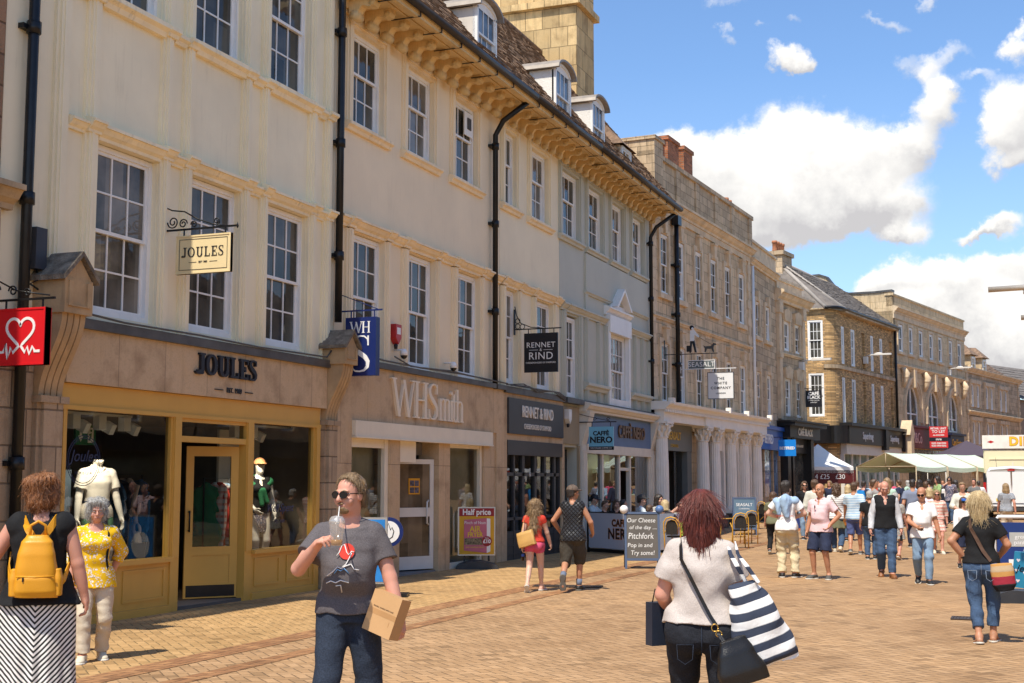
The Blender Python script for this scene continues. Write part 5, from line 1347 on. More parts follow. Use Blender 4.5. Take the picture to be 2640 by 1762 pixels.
# ---------- figures: implicit surfaces turned into one continuous mesh ----------
class Vol:
    def __init__(s, lo, hi, h):
        s.h = h; s.lo = np.array(lo, float)-2*h; n = np.ceil((np.array(hi)+2*h-s.lo)/h).astype(int)+1; s.n = n
        s.ax = [(s.lo[i]+h*np.arange(n[i])).astype(np.float32) for i in range(3)]
        s.d = np.full(tuple(n), .5, np.float32)
    def win(s, lo, hi):
        sl = []
        for i in range(3):
            a = int(max(0, math.floor((lo[i]-s.lo[i])/s.h))); b = int(min(s.n[i], math.ceil((hi[i]-s.lo[i])/s.h)+1))
            if b <= a: return None
            sl.append(slice(a, b))
        return tuple(sl)
    def xyz(s, w):
        return s.ax[0][w[0]][:, None, None], s.ax[1][w[1]][None, :, None], s.ax[2][w[2]][None, None, :]
    def union(s, w, d, k):
        a = s.d[w]
        if k > 0:
            hh = np.clip(.5+.5*(a-d)/k, 0, 1); s.d[w] = a*(1-hh)+d*hh-k*hh*(1-hh)
        else: s.d[w] = np.minimum(a, d)
    def cap(s, a, b, ra, rb, k=.02, flat=False, sub=False, mid=None):
        """rounded cone from a to b (flat: cut square at b; mid: extra swell half way)"""
        a = np.array(a, float); b = np.array(b, float); M = max(ra, rb, mid or 0)+k+.02
        w = s.win(np.minimum(a, b)-M, np.maximum(a, b)+M)
        if w is None: return
        x, y, z = s.xyz(w); v = b-a; L2 = float(v@v)+1e-12
        px, py, pz = x-a[0], y-a[1], z-a[2]
        t0 = (px*v[0]+py*v[1]+pz*v[2])/L2; t = np.clip(t0, 0, 1)
        r = ra+(rb-ra)*t
        if mid is not None: r = r+(mid-(ra+rb)/2)*4*t*(1-t)
        d = np.sqrt((px-v[0]*t)**2+(py-v[1]*t)**2+(pz-v[2]*t)**2)-r
        if flat: d = np.maximum(d, (t0-1)*math.sqrt(L2))
        if sub: s.d[w] = np.maximum(s.d[w], -d)
        else: s.union(w, d, k)
    def ell(s, c, r, k=.02, rot=None, sub=False):
        c = np.array(c, float); r = np.array(r, float); M = max(r)+k+.02
        w = s.win(c-M, c+M)
        if w is None: return
        x, y, z = s.xyz(w); px, py, pz = x-c[0], y-c[1], z-c[2]
        if rot is not None:
            q = [rot[i][0]*px+rot[i][1]*py+rot[i][2]*pz for i in range(3)]
        else: q = [px, py, pz]
        k0 = np.sqrt((q[0]/r[0])**2+(q[1]/r[1])**2+(q[2]/r[2])**2)
        k1 = np.sqrt((q[0]/r[0]**2)**2+(q[1]/r[1]**2)**2+(q[2]/r[2]**2)**2)+1e-6
        d = k0*(k0-1)/k1
        if sub:
            a = s.d[w]; d = -d
            if k > 0: hh = np.clip(.5-.5*(a-d)/k, 0, 1); s.d[w] = a*(1-hh)+d*hh+k*hh*(1-hh)
            else: s.d[w] = np.maximum(a, d)
        else: s.union(w, d, k)
    def loft(s, secs, k=.03, z0=None, z1=None, off=0.0, p=2.3):
        """stacked elliptical sections (z, cx, cy, rx, ry)"""
        S = np.array(sorted(secs)); zz = S[:, 0]
        za, zb = (zz[0] if z0 is None else z0), (zz[-1] if z1 is None else z1)
        mx = np.max(S[:, 3])+off+k+.03; my = np.max(S[:, 4])+off+k+.03
        w = s.win((S[:, 1].min()-mx, S[:, 2].min()-my, za-.05), (S[:, 1].max()+mx, S[:, 2].max()+my, zb+.05))
        if w is None: return
        x, y, z = s.xyz(w); zc = np.clip(s.ax[2][w[2]], zz[0], zz[-1])
        def sm(col):
            # smooth interpolation through the sections
            i = np.clip(np.searchsorted(zz, zc)-1, 0, len(zz)-2); t = (zc-zz[i])/(zz[i+1]-zz[i]+1e-9); t = t*t*(3-2*t)*.6+t*.4
            return (S[i, col]*(1-t)+S[i+1, col]*t).astype(np.float32)[None, None, :]
        cx, cy, rx, ry = sm(1), sm(2), sm(3)+off, sm(4)+off
        q = (np.abs((x-cx)/rx)**p+np.abs((y-cy)/ry)**p)**(1/p)
        d = (q-1)*np.minimum(rx, ry)
        d = np.maximum(d, np.maximum(za-z, z-zb))
        s.union(w, d.astype(np.float32), k)
    def clip(s, nx, ny, nz, c, k=0):
        """keep only points with n.p < c"""
        w = (slice(None),)*3; x, y, z = s.xyz(w); s.d = np.maximum(s.d, nx*x+ny*y+nz*z-c)
    def fold(s, amp, seed=0, freq=24.0, stretch=(1, 1, .6)):
        """shallow wandering folds"""
        r = np.random.RandomState(seed); x, y, z = s.xyz((slice(None),)*3); f = 0
        for i in range(6):
            q = r.randn(3)*np.array(stretch); q = q/np.linalg.norm(q)*freq*(.5+1.2*r.rand())
            ph = q[0]*x+q[1]*y+q[2]*z+r.rand()*6.28
            f = f+np.sin(ph+1.3*np.sin(ph*.37+r.rand()*6+(x-y)*8))
        s.d = s.d+(amp/2.4*f).astype(np.float32)
    def mesh(s, name, mats, shift=(0, 0, 0)):
        d = s.d; ins = d < 0
        n = d.shape; c = np.zeros((n[0]-1, n[1]-1, n[2]-1), np.int8)
        for a in (0, 1):
            for b in (0, 1):
                for e in (0, 1): c += ins[a:n[0]-1+a, b:n[1]-1+b, e:n[2]-1+e]
        act = np.argwhere((c > 0) & (c < 8))
        me = bpy.data.meshes.new(name)
        if len(act) == 0: return me
        idx = np.full(c.shape, -1, np.int32); idx[act[:, 0], act[:, 1], act[:, 2]] = np.arange(len(act))
        P = np.zeros((len(act), 3)); W = np.zeros(len(act))
        cor = [(a, b, e) for a in (0, 1) for b in (0, 1) for e in (0, 1)]
        val = {q: d[act[:, 0]+q[0], act[:, 1]+q[1], act[:, 2]+q[2]] for q in cor}
        for q in cor:
            for i in range(3):
                if q[i]: continue
                q2 = list(q); q2[i] = 1; q2 = tuple(q2)
                A, B = val[q], val[q2]; m = (A < 0) != (B < 0)
                t = np.where(m, A/np.where(m, A-B, 1), 0)
                pt = np.repeat(np.array(q, float)[None], len(act), 0); pt[:, i] = t
                P[m] += pt[m]; W += m
        V = s.lo+s.h*(act+P/W[:, None])+np.array(shift)
        F = []
        for i in range(3):
            j, k = (i+1) % 3, (i+2) % 3
            sl0 = [slice(1, -1)]*3; sl1 = [slice(1, -1)]*3; sl0[i] = slice(0, n[i]-1); sl1[i] = slice(1, n[i])
            A, B = ins[tuple(sl0)], ins[tuple(sl1)]
            e = np.argwhere(A != B)
            if not len(e): continue
            off = np.array([1, 1, 1]); off[i] = 0; g = e+off
            flip = A[e[:, 0], e[:, 1], e[:, 2]]
            def ix(dj, dk):
                h = g.copy(); h[:, j] -= dj; h[:, k] -= dk; return idx[h[:, 0], h[:, 1], h[:, 2]]
            q = np.stack([ix(1, 1), ix(0, 1), ix(0, 0), ix(1, 0)], 1); q[~flip] = q[~flip][:, ::-1]; F.append(q)
        F = np.concatenate(F); F = F[(F >= 0).all(1)]
        me.vertices.add(len(V)); me.vertices.foreach_set('co', V.astype(np.float32).ravel())
        me.loops.add(F.size); me.loops.foreach_set('vertex_index', F.astype(np.int32).ravel())
        me.polygons.add(len(F)); me.polygons.foreach_set('loop_start', np.arange(0, F.size, 4, dtype=np.int32))
        me.polygons.foreach_set('use_smooth', np.ones(len(F), bool))
        for m in (mats if isinstance(mats, (list, tuple)) else [mats]): me.materials.append(m)
        me.update(calc_edges=True)
        return me

def skin(name, col, rough=.5):
    if name in _M: return _M[name]
    t = NT(name); v = t.co(); n = t.noise(v, 9, 4); n2 = t.noise(v, 160, 3)
    c = t.mix(t.step(n.outputs[0], .3, .75), tuple(x*.86 for x in col), (min(1, col[0]*1.06), col[1]*.94, col[2]*.9))
    p = t.bsdf(c, rough, 0, .4, bump=n2.outputs[0], bs=.12, bd=.003)
    p.inputs['Subsurface Weight'].default_value = .12; p.inputs['Subsurface Radius'].default_value = (.6, .25, .12); p.inputs['Subsurface Scale'].default_value = .02
    _M[name] = t.m; return t.m
def hairmat(name, col, hi=None, sc=1.0):
    if name in _M: return _M[name]
    t = NT(name); v = t.co((55*sc, 55*sc, 5*sc)); n = t.noise(v, 1.6, 5, .65, .8); n2 = t.noise(t.co(), 14, 3)
    hi = hi or tuple(min(1, x*1.9+.02) for x in col)
    f = t.math('ADD', t.math('MULTIPLY', t.step(n.outputs[0], .3, .72), .75), t.math('MULTIPLY', t.step(n2.outputs[0], .35, .7), .25))
    c = t.mix(f, tuple(x*.55 for x in col), hi)
    t.bsdf(c, .42, 0, .5, bump=n.outputs[0], bs=.6, bd=.012)
    _M[name] = t.m; return t.m
SK = skin('fair_skin', (.62, .36, .25)); SKT = skin('tanned_skin', (.50, .25, .145)); SKP = skin('pink_skin', (.62, .32, .23)); SKL = skin('pale_skin', (.70, .46, .35)); SKB = skin('brown_skin', (.22, .11, .065))
M_dk = plain('dark_lens', (.008, .008, .01), .12, 0, .1, 5, 0); M_lip = plain('lips', (.42, .16, .13), .5, 0, .1, 9, .05)
M_eyew = plain('eye_white', (.55, .50, .46), .3, 0, .05, 5, 0)

def v3(*a): return np.array(a, float)
def ik(a, b, l1, l2, hint):
    a, b = np.array(a, float), np.array(b, float); d = b-a; L = np.linalg.norm(d)
    if L > (l1+l2)*.998: b = a+d/L*(l1+l2)*.998; d = b-a; L = np.linalg.norm(d)
    u = d/L; x = (l1*l1-l2*l2+L*L)/(2*L); hgt = math.sqrt(max(0, l1*l1-x*x))
    h = np.array(hint, float); h = h-u*(h@u); h = h/(np.linalg.norm(h)+1e-9)
    return a+u*x+h*hgt, b
def rotz(p, a, o=(0, 0, 0)):
    p = np.array(p, float)-o; c, s_ = math.cos(a), math.sin(a)
    return np.array([p[0]*c-p[1]*s_, p[0]*s_+p[1]*c, p[2]])+o

class Fig:
    """local frame: +y the way the figure faces, +x its right-hand side, metres for a 1.75 m adult; scaled to height H"""
    D = dict(H=1.75, w=1.0, belly=0.0, bust=0.0, hip=1.0, pz=.93, py=0.0, px=0.0, lean=0.0, side=0.0, twist=0.0, turn=0.0, nod=0.0, tilt=0.0,
             armR=(.27, .03, .90), armL=(-.27, .03, .90), elR=(.3, -1, 0), elL=(-.3, -1, 0), footR=(.10, .0, .0), footL=(-.10, .0, .0), pitR=0, pitL=0, toeR=10, toeL=-10, kneeR=(.1, 1, 0), kneeL=(-.1, 1, 0),
             skin=None, vox=.008, curl=.5, sh=1.0, neck=1.0, limb=1.0, palmR=None, palmL=None, leg=1.0)
    def __init__(s, **k):
        s.__dict__.update(s.D); s.__dict__.update(k)
        if s.skin is None: s.skin = SK
        w = s.w; L = s.lean
        s.pel = v3(s.px, s.py, s.pz)
        def up(x, y, z):   # torso point: lean forward by angle, sideways, twist
            q = rotz((x, y, 0), s.twist*min(1, max(0, z/.45)))
            yy = q[1]*math.cos(L)+z*math.sin(L); zz = z*math.cos(L)-q[1]*math.sin(L)
            return s.pel+v3(q[0]+zz*s.side, yy, zz)
        s.up = up
        s.hR, s.hL = s.pel+v3(.092*s.hip, 0, -.02), s.pel+v3(-.092*s.hip, 0, -.02)
        s.sR, s.sL = up(.170*s.sh*(.6+.4*w), -.012, .470), up(-.170*s.sh*(.6+.4*w), -.012, .470)
        s.nb = up(0, -.015, .555); s.hc = up(0, .015, .555)+v3(0, .005, .155*s.neck)
        s.eR, s.wR = ik(s.sR, s.armR, .285, .255, s.elR); s.eL, s.wL = ik(s.sL, s.armL, .285, .255, s.elL)
        s.aR, s.aL = v3(*s.footR)+v3(0, 0, .085), v3(*s.footL)+v3(0, 0, .085)
        s.kR, s.aR = ik(s.hR, s.aR, .435, .42, s.kneeR); s.kL, s.aL = ik(s.hL, s.aL, .435, .42, s.kneeL)
        s.torso = [(0, .0, -.005, .150*s.hip*(.5+.5*w), .115*(.5+.5*w)), (.09, 0, .0, .142*s.hip*(.4+.6*w), .110+.02*(w-1)), (.19, 0, .004+.35*s.belly, .128*w, .098*(.5+.5*w)+.5*s.belly), (.28, 0, .004+.3*s.belly, .135*w, .100*(.5+.5*w)+.42*s.belly), (.37, 0, .004+.2*s.bust, .150*w, .108+.3*s.bust+.15*s.belly), (.45, 0, -.004, .150*(.5+.5*w), .092+.03*(w-1)), (.51, 0, -.012, .105, .072), (.55, 0, -.014, .062, .056)]
        s.R = 1.0
        a = math.radians
        cy, sy = math.cos(s.turn), math.sin(s.turn); cn, sn = math.cos(s.nod), math.sin(s.nod); ct, st = math.cos(s.tilt), math.sin(s.tilt)
        Rz = np.array([[cy, -sy, 0], [sy, cy, 0], [0, 0, 1]]); Rx = np.array([[1, 0, 0], [0, cn, sn], [0, -sn, cn]]); Ry = np.array([[ct, 0, st], [0, 1, 0], [-st, 0, ct]])
        s.HR = Rz@Ry@Rx
    def hp(s, x, y, z): return s.hc+s.HR@v3(x, y, z)
    def tsecs(s, off=0.0, z0=0, z1=9):
        out = []
        for (z, cx, cy, rx, ry) in s.torso:
            c = s.up(cx, cy, z); out.append((c[2], c[0], c[1], rx+off, ry+off))
        return out
    def box(s, pts, m=.12):
        P = np.array(pts); return P.min(0)-m, P.max(0)+m
    def joints(s): return [s.hc+v3(0, 0, .16), s.sR, s.sL, s.eR, s.eL, s.wR, s.wL, s.kR, s.kL, s.aR-v3(0, 0, .09), s.aL-v3(0, 0, .09), s.pel]
    def hand(s, V, e, w, side, palm, curl):
        d = (w-e)/np.linalg.norm(w-e)
        n = np.array(palm if palm is not None else (-side, 0, 0), float); n = n-d*(n@d); n /= np.linalg.norm(n)+1e-9
        sd = np.cross(d, n)*(1 if side > 0 else -1)
        if palm is None and sd[1] < 0: sd = -sd          # thumb side points forward
        if palm is not None and isinstance(curl, tuple): sd = sd*curl[1]
        cu = curl[0] if isinstance(curl, tuple) else curl
        rot = np.stack([sd, n, d]); V.ell(w+d*.05, (.041, .017, .055), .012, rot)
        V.cap(w-d*.01, w+d*.03, .026, .03, .015)
        for i, (o, l) in enumerate(((.031, .072), (.0105, .080), (-.0105, .074), (-.031, .058))):
            p = w+d*.092+sd*o; a1 = cu*(.9+.12*i); a2 = a1+cu*1.3
            q = p+(d*math.cos(a1)+n*math.sin(a1))*l*.5; t = q+(d*math.cos(a2)+n*math.sin(a2))*l*.5
            V.cap(p-d*.02, q, .0098, .0092, .004); V.cap(q, t, .0092, .0078, .003)
        p = w+d*.03+sd*.034; q = p+(d*.7+sd*.62+n*.25)*.042; t = q+(d*.85+sd*.15+n*(.25+.4*cu))*.034
        V.cap(p, q, .0135, .011, .008); V.cap(q, t, .011, .009, .004)
    def body(s, face=True, feet=True, detail=True):
        lo, hi = s.box(s.joints(), .2); lo[2] = min(lo[2], s.aR[2]-.09, s.aL[2]-.09)
        V = Vol(lo, hi, s.vox/s.H*1.75); lm = s.limb
        V.loft(s.tsecs(), .03)
        V.ell(s.pel+v3(.07*s.hip, -.05, -.06), (.085*s.hip, .085, .095), .04); V.ell(s.pel+v3(-.07*s.hip, -.05, -.06), (.085*s.hip, .085, .095), .04)
        if s.bust:
            for q in (-1, 1): V.ell(s.up(.07*q, .09+s.bust*.3, .36), (.06, .05, .06), .03)
        for S, E, W_, side, cu, pm in ((s.sR, s.eR, s.wR, 1, s.curl, s.palmR), (s.sL, s.eL, s.wL, -1, s.curl, s.palmL)):
            V.cap(S+v3(-.015*side, 0, -.012), s.up(.05*side, -.015, .52), .054*lm, .045, .03); V.cap(S, E, .052*lm, .041*lm, .03, mid=.05*lm); V.cap(E, W_, .042*lm, .027*lm, .02, mid=.041*lm)
            if detail: s.hand(V, E, W_, side, pm, cu)
            else:
                dd = (W_-E)/np.linalg.norm(W_-E); V.cap(W_, W_+dd*.1, .032, .03, .01); V.cap(W_+dd*.09, W_+dd*.16, .026, .016, .01)
        for Hj, K, A, kn in ((s.hR, s.kR, s.aR, 1), (s.hL, s.kL, s.aL, -1)):
            lg = lm*s.leg; V.cap(Hj, K, .088*lg, .056*lg, .04, mid=.078*lg)
            dn = (A-K)/np.linalg.norm(A-K); bk = np.cross(dn, v3(1, 0, 0)); bk = bk/np.linalg.norm(bk)
            if bk[1] > 0 and abs(dn[2]) > .4: bk = -bk
            V.cap(K, A, .052*lm, .036*lm, .03); V.cap(K+(A-K)*.15+bk*.018, K+(A-K)*.55+bk*.012, .045*lm, .036*lm, .04)
        if feet:
            for A, f, pit, toe in ((s.aR, s.footR, s.pitR, s.toeR), (s.aL, s.footL, s.pitL, s.toeL)): s.foot(V, A, pit, toe, 0)
        # neck and head
        V.cap(s.up(0, -.012, .52), s.hp(0, -.02, -.07), .058*(.7+.3*s.w), .052*(.7+.3*s.w), .03)
        R_ = s.HR.T
        V.ell(s.hp(0, -.012, .035), (.076, .095, .088), .02, R_); V.ell(s.hp(0, .012, -.035), (.062*(.8+.2*s.w), .076, .085), .03, R_); V.ell(s.hp(0, .045, -.088), (.036, .034, .026), .03, R_)
        if face and s.vox < .016:
            k = .010
            for q in (-1, 1):
                V.ell(s.hp(.031*q, .088, .006), (.02, .016, .013), .012, R_, sub=True)
                V.ell(s.hp(.075*q, -.008, -.008), (.010, .02, .032), .006, R_); V.ell(s.hp(.045*q, .062, -.035), (.026, .02, .024), .02, R_)
                V.cap(s.hp(.012*q, .094, .026), s.hp(.048*q, .078, .026), .009, .007, .012)
                V.ell(s.hp(.030*q, .074, .005), (.0155, .014, .0115), .003, R_)
            V.cap(s.hp(0, .092, .012), s.hp(0, .112, -.026), .009, .0135, .01); V.ell(s.hp(.011, .098, -.031), (.009, .011, .008), .006, R_); V.ell(s.hp(-.011, .098, -.031), (.009, .011, .008), .006, R_)
            V.cap(s.hp(-.02, .083, -.060), s.hp(.02, .083, -.060), .0085, .0085, .006); V.cap(s.hp(-.016, .082, -.072), s.hp(.016, .082, -.072), .0085, .0085, .006); V.cap(s.hp(-.026, .092, -.066), s.hp(.026, .092, -.066), .0032, .0032, 0, sub=True)
        return V
    def foot(s, V, A, pit, toe, o, sole=0.0):
        t = R(toe); f = v3(-math.sin(t)*-1, math.cos(t), 0); f = v3(math.sin(t), math.cos(t), 0); p = R(pit)
        f2 = f*math.cos(p)+v3(0, 0, math.sin(p)); u = v3(0, 0, 1)*math.cos(p)-f*math.sin(p)
        h = A-u*.045
        V.cap(A, h-f2*.025, .040+o, .038+o, .02); V.cap(A+f2*.01, h+f2*.12-u*.008, .040+o, .030+o, .03); V.ell(h+f2*.135-u*.012, (.043+o, .07, .026+o*.7), .03, np.stack([np.cross(f2, u), f2, u]))
        return f2, u, h

def hair_cap(s, V, t=.012, front=.055, low=-.05, back=-.09, ears=True, k=.01):
    """hair that follows the skull: region behind a face line"""
    R_ = s.HR.T
    V.ell(s.hp(0, -.014, .04), (.078+t, .097+t, .090+t), 0, R_); V.ell(s.hp(0, -.035, -.03), (.070+t, .068+t, .075+t), .02, R_)
def hairclip(s, V, front, slope, low):
    """cut the hair shell along the hairline"""
    f = s.HR@v3(0, 1, -slope); c = s.hp(0, front, .09); V.clip(*f, float(f@c))
    u = s.HR@v3(0, .25, -1); c = s.hp(0, 0, low); V.clip(*u, float(u@c))
def strands(V, c, amp, n=30, seed=0):
    x, y, z = V.xyz((slice(None),)*3); r = np.random.RandomState(seed)
    a = np.arctan2(y-c[1], x-c[0]); f = 0
    for i in range(5):
        m = n*(.5+r.rand()); f = f+np.sin(m*a+r.rand()*6+(z-c[2])*r.uniform(-25, 25)+2*np.sin((z-c[2])*r.uniform(8, 26)+r.rand()*6))
    V.d = V.d+(amp/2*f).astype(np.float32)
def vob(V, name, mat, parent, shift=(0, 0, 0)):
    return inst(V.mesh(name, mat, shift), name, parent)
def top(s, par, mat, sleeve='short', hem=.86, ease=.012, neck='crew', name='shirt', flare=.0, fold=.004, seed=1, sl=None, drop=.0, wide=1.0):
    """shirt, blouse, vest, jumper or the upper part of a dress"""
    P = [s.sR, s.sL, s.eR, s.eL, s.wR, s.wL, s.pel+v3(0, 0, -.1), v3(s.px, s.py, hem), s.nb]
    lo, hi = s.box(P, .22); V = Vol(lo, hi, s.vox/s.H*1.75)
    S = s.tsecs(ease+.006); S = [q for q in S if q[0] < s.nb[2]-.02]
    S = [(z, cx, cy, rx*wide, ry*wide) for z, cx, cy, rx, ry in S]
    z0, cx, cy, rx, ry = S[0]
    if hem < z0: S = [(hem, cx, cy, rx+flare+.012, ry+flare+.012), (z0-.02, cx, cy, rx+.012+flare*.3, ry+.012+flare*.3)]+S[1:]
    V.loft(S, .03)
    if hem < z0+.06:
        for q in (1, -1): V.ell(s.pel+v3(.07*s.hip*q, -.045, -.03), (.090*s.hip+ease*.8, .098+ease*.8, .11), .05)
    if s.bust:
        for q in (-1, 1): V.ell(s.up(.07*q, .09+s.bust*.3, .36), (.066+ease, .055+ease, .07), .05)
    for q, Sh in ((1, s.sR), (-1, s.sL)): V.cap(s.up(.05*q, -.015, .52), Sh+v3(-.02*q, 0, -.008), .046+ease*.6, .055*s.limb+ease*.6, .03)
    if hem < z0+.06:
        for Hj in (s.hR, s.hL): V.cap(Hj+v3(0, 0, .04), Hj-v3(0, 0, .12), .092*s.limb+ease*.8, .092*s.limb+ease*.8+flare, .05)
    V.clip(0, 0, -1, -hem)
    lm = s.limb; f = sl if sl is not None else {'short': .62, 'none': 0, 'cap': .3, 'long': 1.0, '3q': 1.0}[sleeve]
    for Sh, E, W_ in ((s.sR, s.eR, s.wR), (s.sL, s.eL, s.wL)):
        if sleeve == 'none':
            V.ell(Sh-(Sh-s.nb)*.22, (.046*lm+ease, .060*lm+ease, .058*lm+ease), .03); continue
        if f < 1: V.cap(Sh, Sh+(E-Sh)*f, .055*lm+ease*.7, .055*lm+ease*1.2+drop, .03, flat=True)
        else:
            V.cap(Sh, E, .060*lm+ease, .050*lm+ease, .035); g = .97 if sleeve == 'long' else .45
            V.cap(E, E+(W_-E)*g, .050*lm+ease, (.034 if sleeve == 'long' else .045)*lm+ease+drop, .02, flat=True)
    if fold: V.fold(fold, seed)
    a, b = s.up(0, -.012, .50), s.up(0, .01, .66)
    if neck == 'crew': V.cap(a+v3(0, 0, .045), b, .062, .075, 0, sub=True)
    elif neck == 'scoop': V.cap(s.up(0, .03, .52), s.up(0, .06, .66), .078, .10, 0, sub=True)
    elif neck in ('v', 'collar'):
        V.cap(a+v3(0, 0, .05), b, .060, .075, 0, sub=True)
        for q, r in (((.43, .022), (.455, .032), (.48, .042), (.51, .056)) if neck == 'v' else ((.455, .016), (.48, .026), (.505, .04))): V.ell(s.up(0, .13, q), (r, .075, .028), 0, sub=True)
    if neck == 'collar':
        for q in (1, -1):
            V.cap(s.up(.02*q, .075, .505), s.up(.066*q, .045, .545), .014, .014, .008); V.cap(s.up(.066*q, .045, .545), s.up(.055*q, -.055, .575), .014, .014, .008)
        V.cap(s.up(-.055, -.055, .575), s.up(.055, -.055, .575), .014, .014, .008)
    return vob(V, name, mat, par)
def pants(s, par, mat, length=1.0, ease=.012, waist=.08, name='trousers', fold=.005, seed=2, flare=0.0, slim=0.0, thigh=1.0):
    """length 1 = ankle; below 0 = shorts that end at |length| of the thigh"""
    P = [s.pel+v3(0, 0, .15), s.kR, s.kL, s.aR, s.aL, s.hR, s.hL]; lo, hi = s.box(P, .2); V = Vol(lo, hi, s.vox/s.H*1.75); lm = s.limb*s.leg
    S = [q for q in s.tsecs(ease*.6) if q[0] < s.pel[2]+.22]
    z0 = S[0][0]; S = [(z0-.06, S[0][1], S[0][2], S[0][3]*.93, S[0][4])]+S
    V.loft(S, .03, z1=s.pel[2]+waist)
    for q in (1, -1): V.ell(s.pel+v3(.072*s.hip*q, -.05, -.06), (.088*s.hip+ease*.7, .09+ease*.7, .10), .05)
    for Hj, K, A in ((s.hR, s.kR, s.aR), (s.hL, s.kL, s.aL)):
        if length < 0: V.cap(Hj, Hj+(K-Hj)*(-length), (.090*lm+ease*.8)*thigh, .070*lm+ease*1.2+flare*.5, .02, flat=True)
        else:
            V.cap(Hj, K, .094*lm+ease, .064*lm+ease-slim, .045, mid=.083*lm+ease); e = K+(A-K)*length
            V.cap(K, e, .062*lm+ease-slim, .048*lm+ease-slim+flare, .03, flat=True, mid=.060*lm+ease-slim)
    V.clip(0, 0, 1, s.pel[2]+waist)
    if fold:
        V.fold(fold*.7, seed, 26, (1, 1, 1)); V.fold(fold*.45, seed+5, 40, (.8, .8, 1.5))
    return vob(V, name, mat, par)
def skirt(s, par, mat, zlow, r0=(.17, .13), r1=(.26, .22), name='skirt', waist=.10, pleat=.008, n=14, seed=3, shift=(0, 0)):
    lo = v3(s.px-r1[0]-.1, s.py-r1[1]-.12, zlow); hi = v3(s.px+r1[0]+.1, s.py+r1[1]+.12, s.pel[2]+waist); V = Vol(np.minimum(lo, lo+v3(*shift, 0)), np.maximum(hi, hi+v3(*shift, 0)), s.vox/s.H*1.75)
    z1 = s.pel[2]+waist; zh = s.pel[2]-.07
    V.loft([(zlow, s.px+shift[0], s.py+shift[1], r1[0], r1[1]), ((zlow+zh)/2, s.px+shift[0]*.5, s.py+shift[1]*.5, (r0[0]*1.2+r1[0])/2, (r0[1]*1.25+r1[1])/2), (zh, s.px, s.py-.012, r0[0]*1.12*s.hip, r0[1]*1.18), (z1, s.px, s.py, r0[0]*.92, r0[1]*.9)], 0, p=2.0)
    x, y, z = V.xyz((slice(None),)*3); a = np.arctan2(y-s.py, x-s.px); q = np.clip((z1-z)/(z1-zlow), 0, 1); r = np.random.RandomState(seed)
    V.d = V.d+(pleat*q*(np.sin(n*a+2*np.sin(2*a+r.rand()*6))+.6*np.sin(n*1.7*a+r.rand()*6))).astype(np.float32)
    return vob(V, name, mat, par)
def shoes(s, par, mat, sole=None, boot=0.0, o=.009, open_=False):
    for A, pit, toe in ((s.aR, s.pitR, s.toeR), (s.aL, s.pitL, s.toeL)):
        V = Vol(A-v3(.22, .26, .2), A+v3(.22, .30, .12), max(.006, s.vox*.8)/s.H*1.75)
        f, u, h = s.foot(V, A, pit, toe, o)
        V.clip(*u, float(u@(A+u*(.0+boot))))
        V.clip(*(-u), float(-u@(A-u*.074)))
        sh = vob(V, 'shoe', mat, par)
        if sole:
            V = Vol(A-v3(.22, .28, .2), A+v3(.22, .30, .06), max(.006, s.vox*.8)/s.H*1.75)
            b = A-u*.072; V.ell(b+f*.13, (.050+o, .09, .05), .02, np.stack([np.cross(f, u), f, u])); V.ell(b-f*.02, (.042+o, .065, .05), .04, np.stack([np.cross(f, u), f, u])); V.clip(*u, float(u@(A-u*.062))); V.clip(*(-u), float(-u@(A-u*.086)))
            vob(V, 'sole', sole, sh)
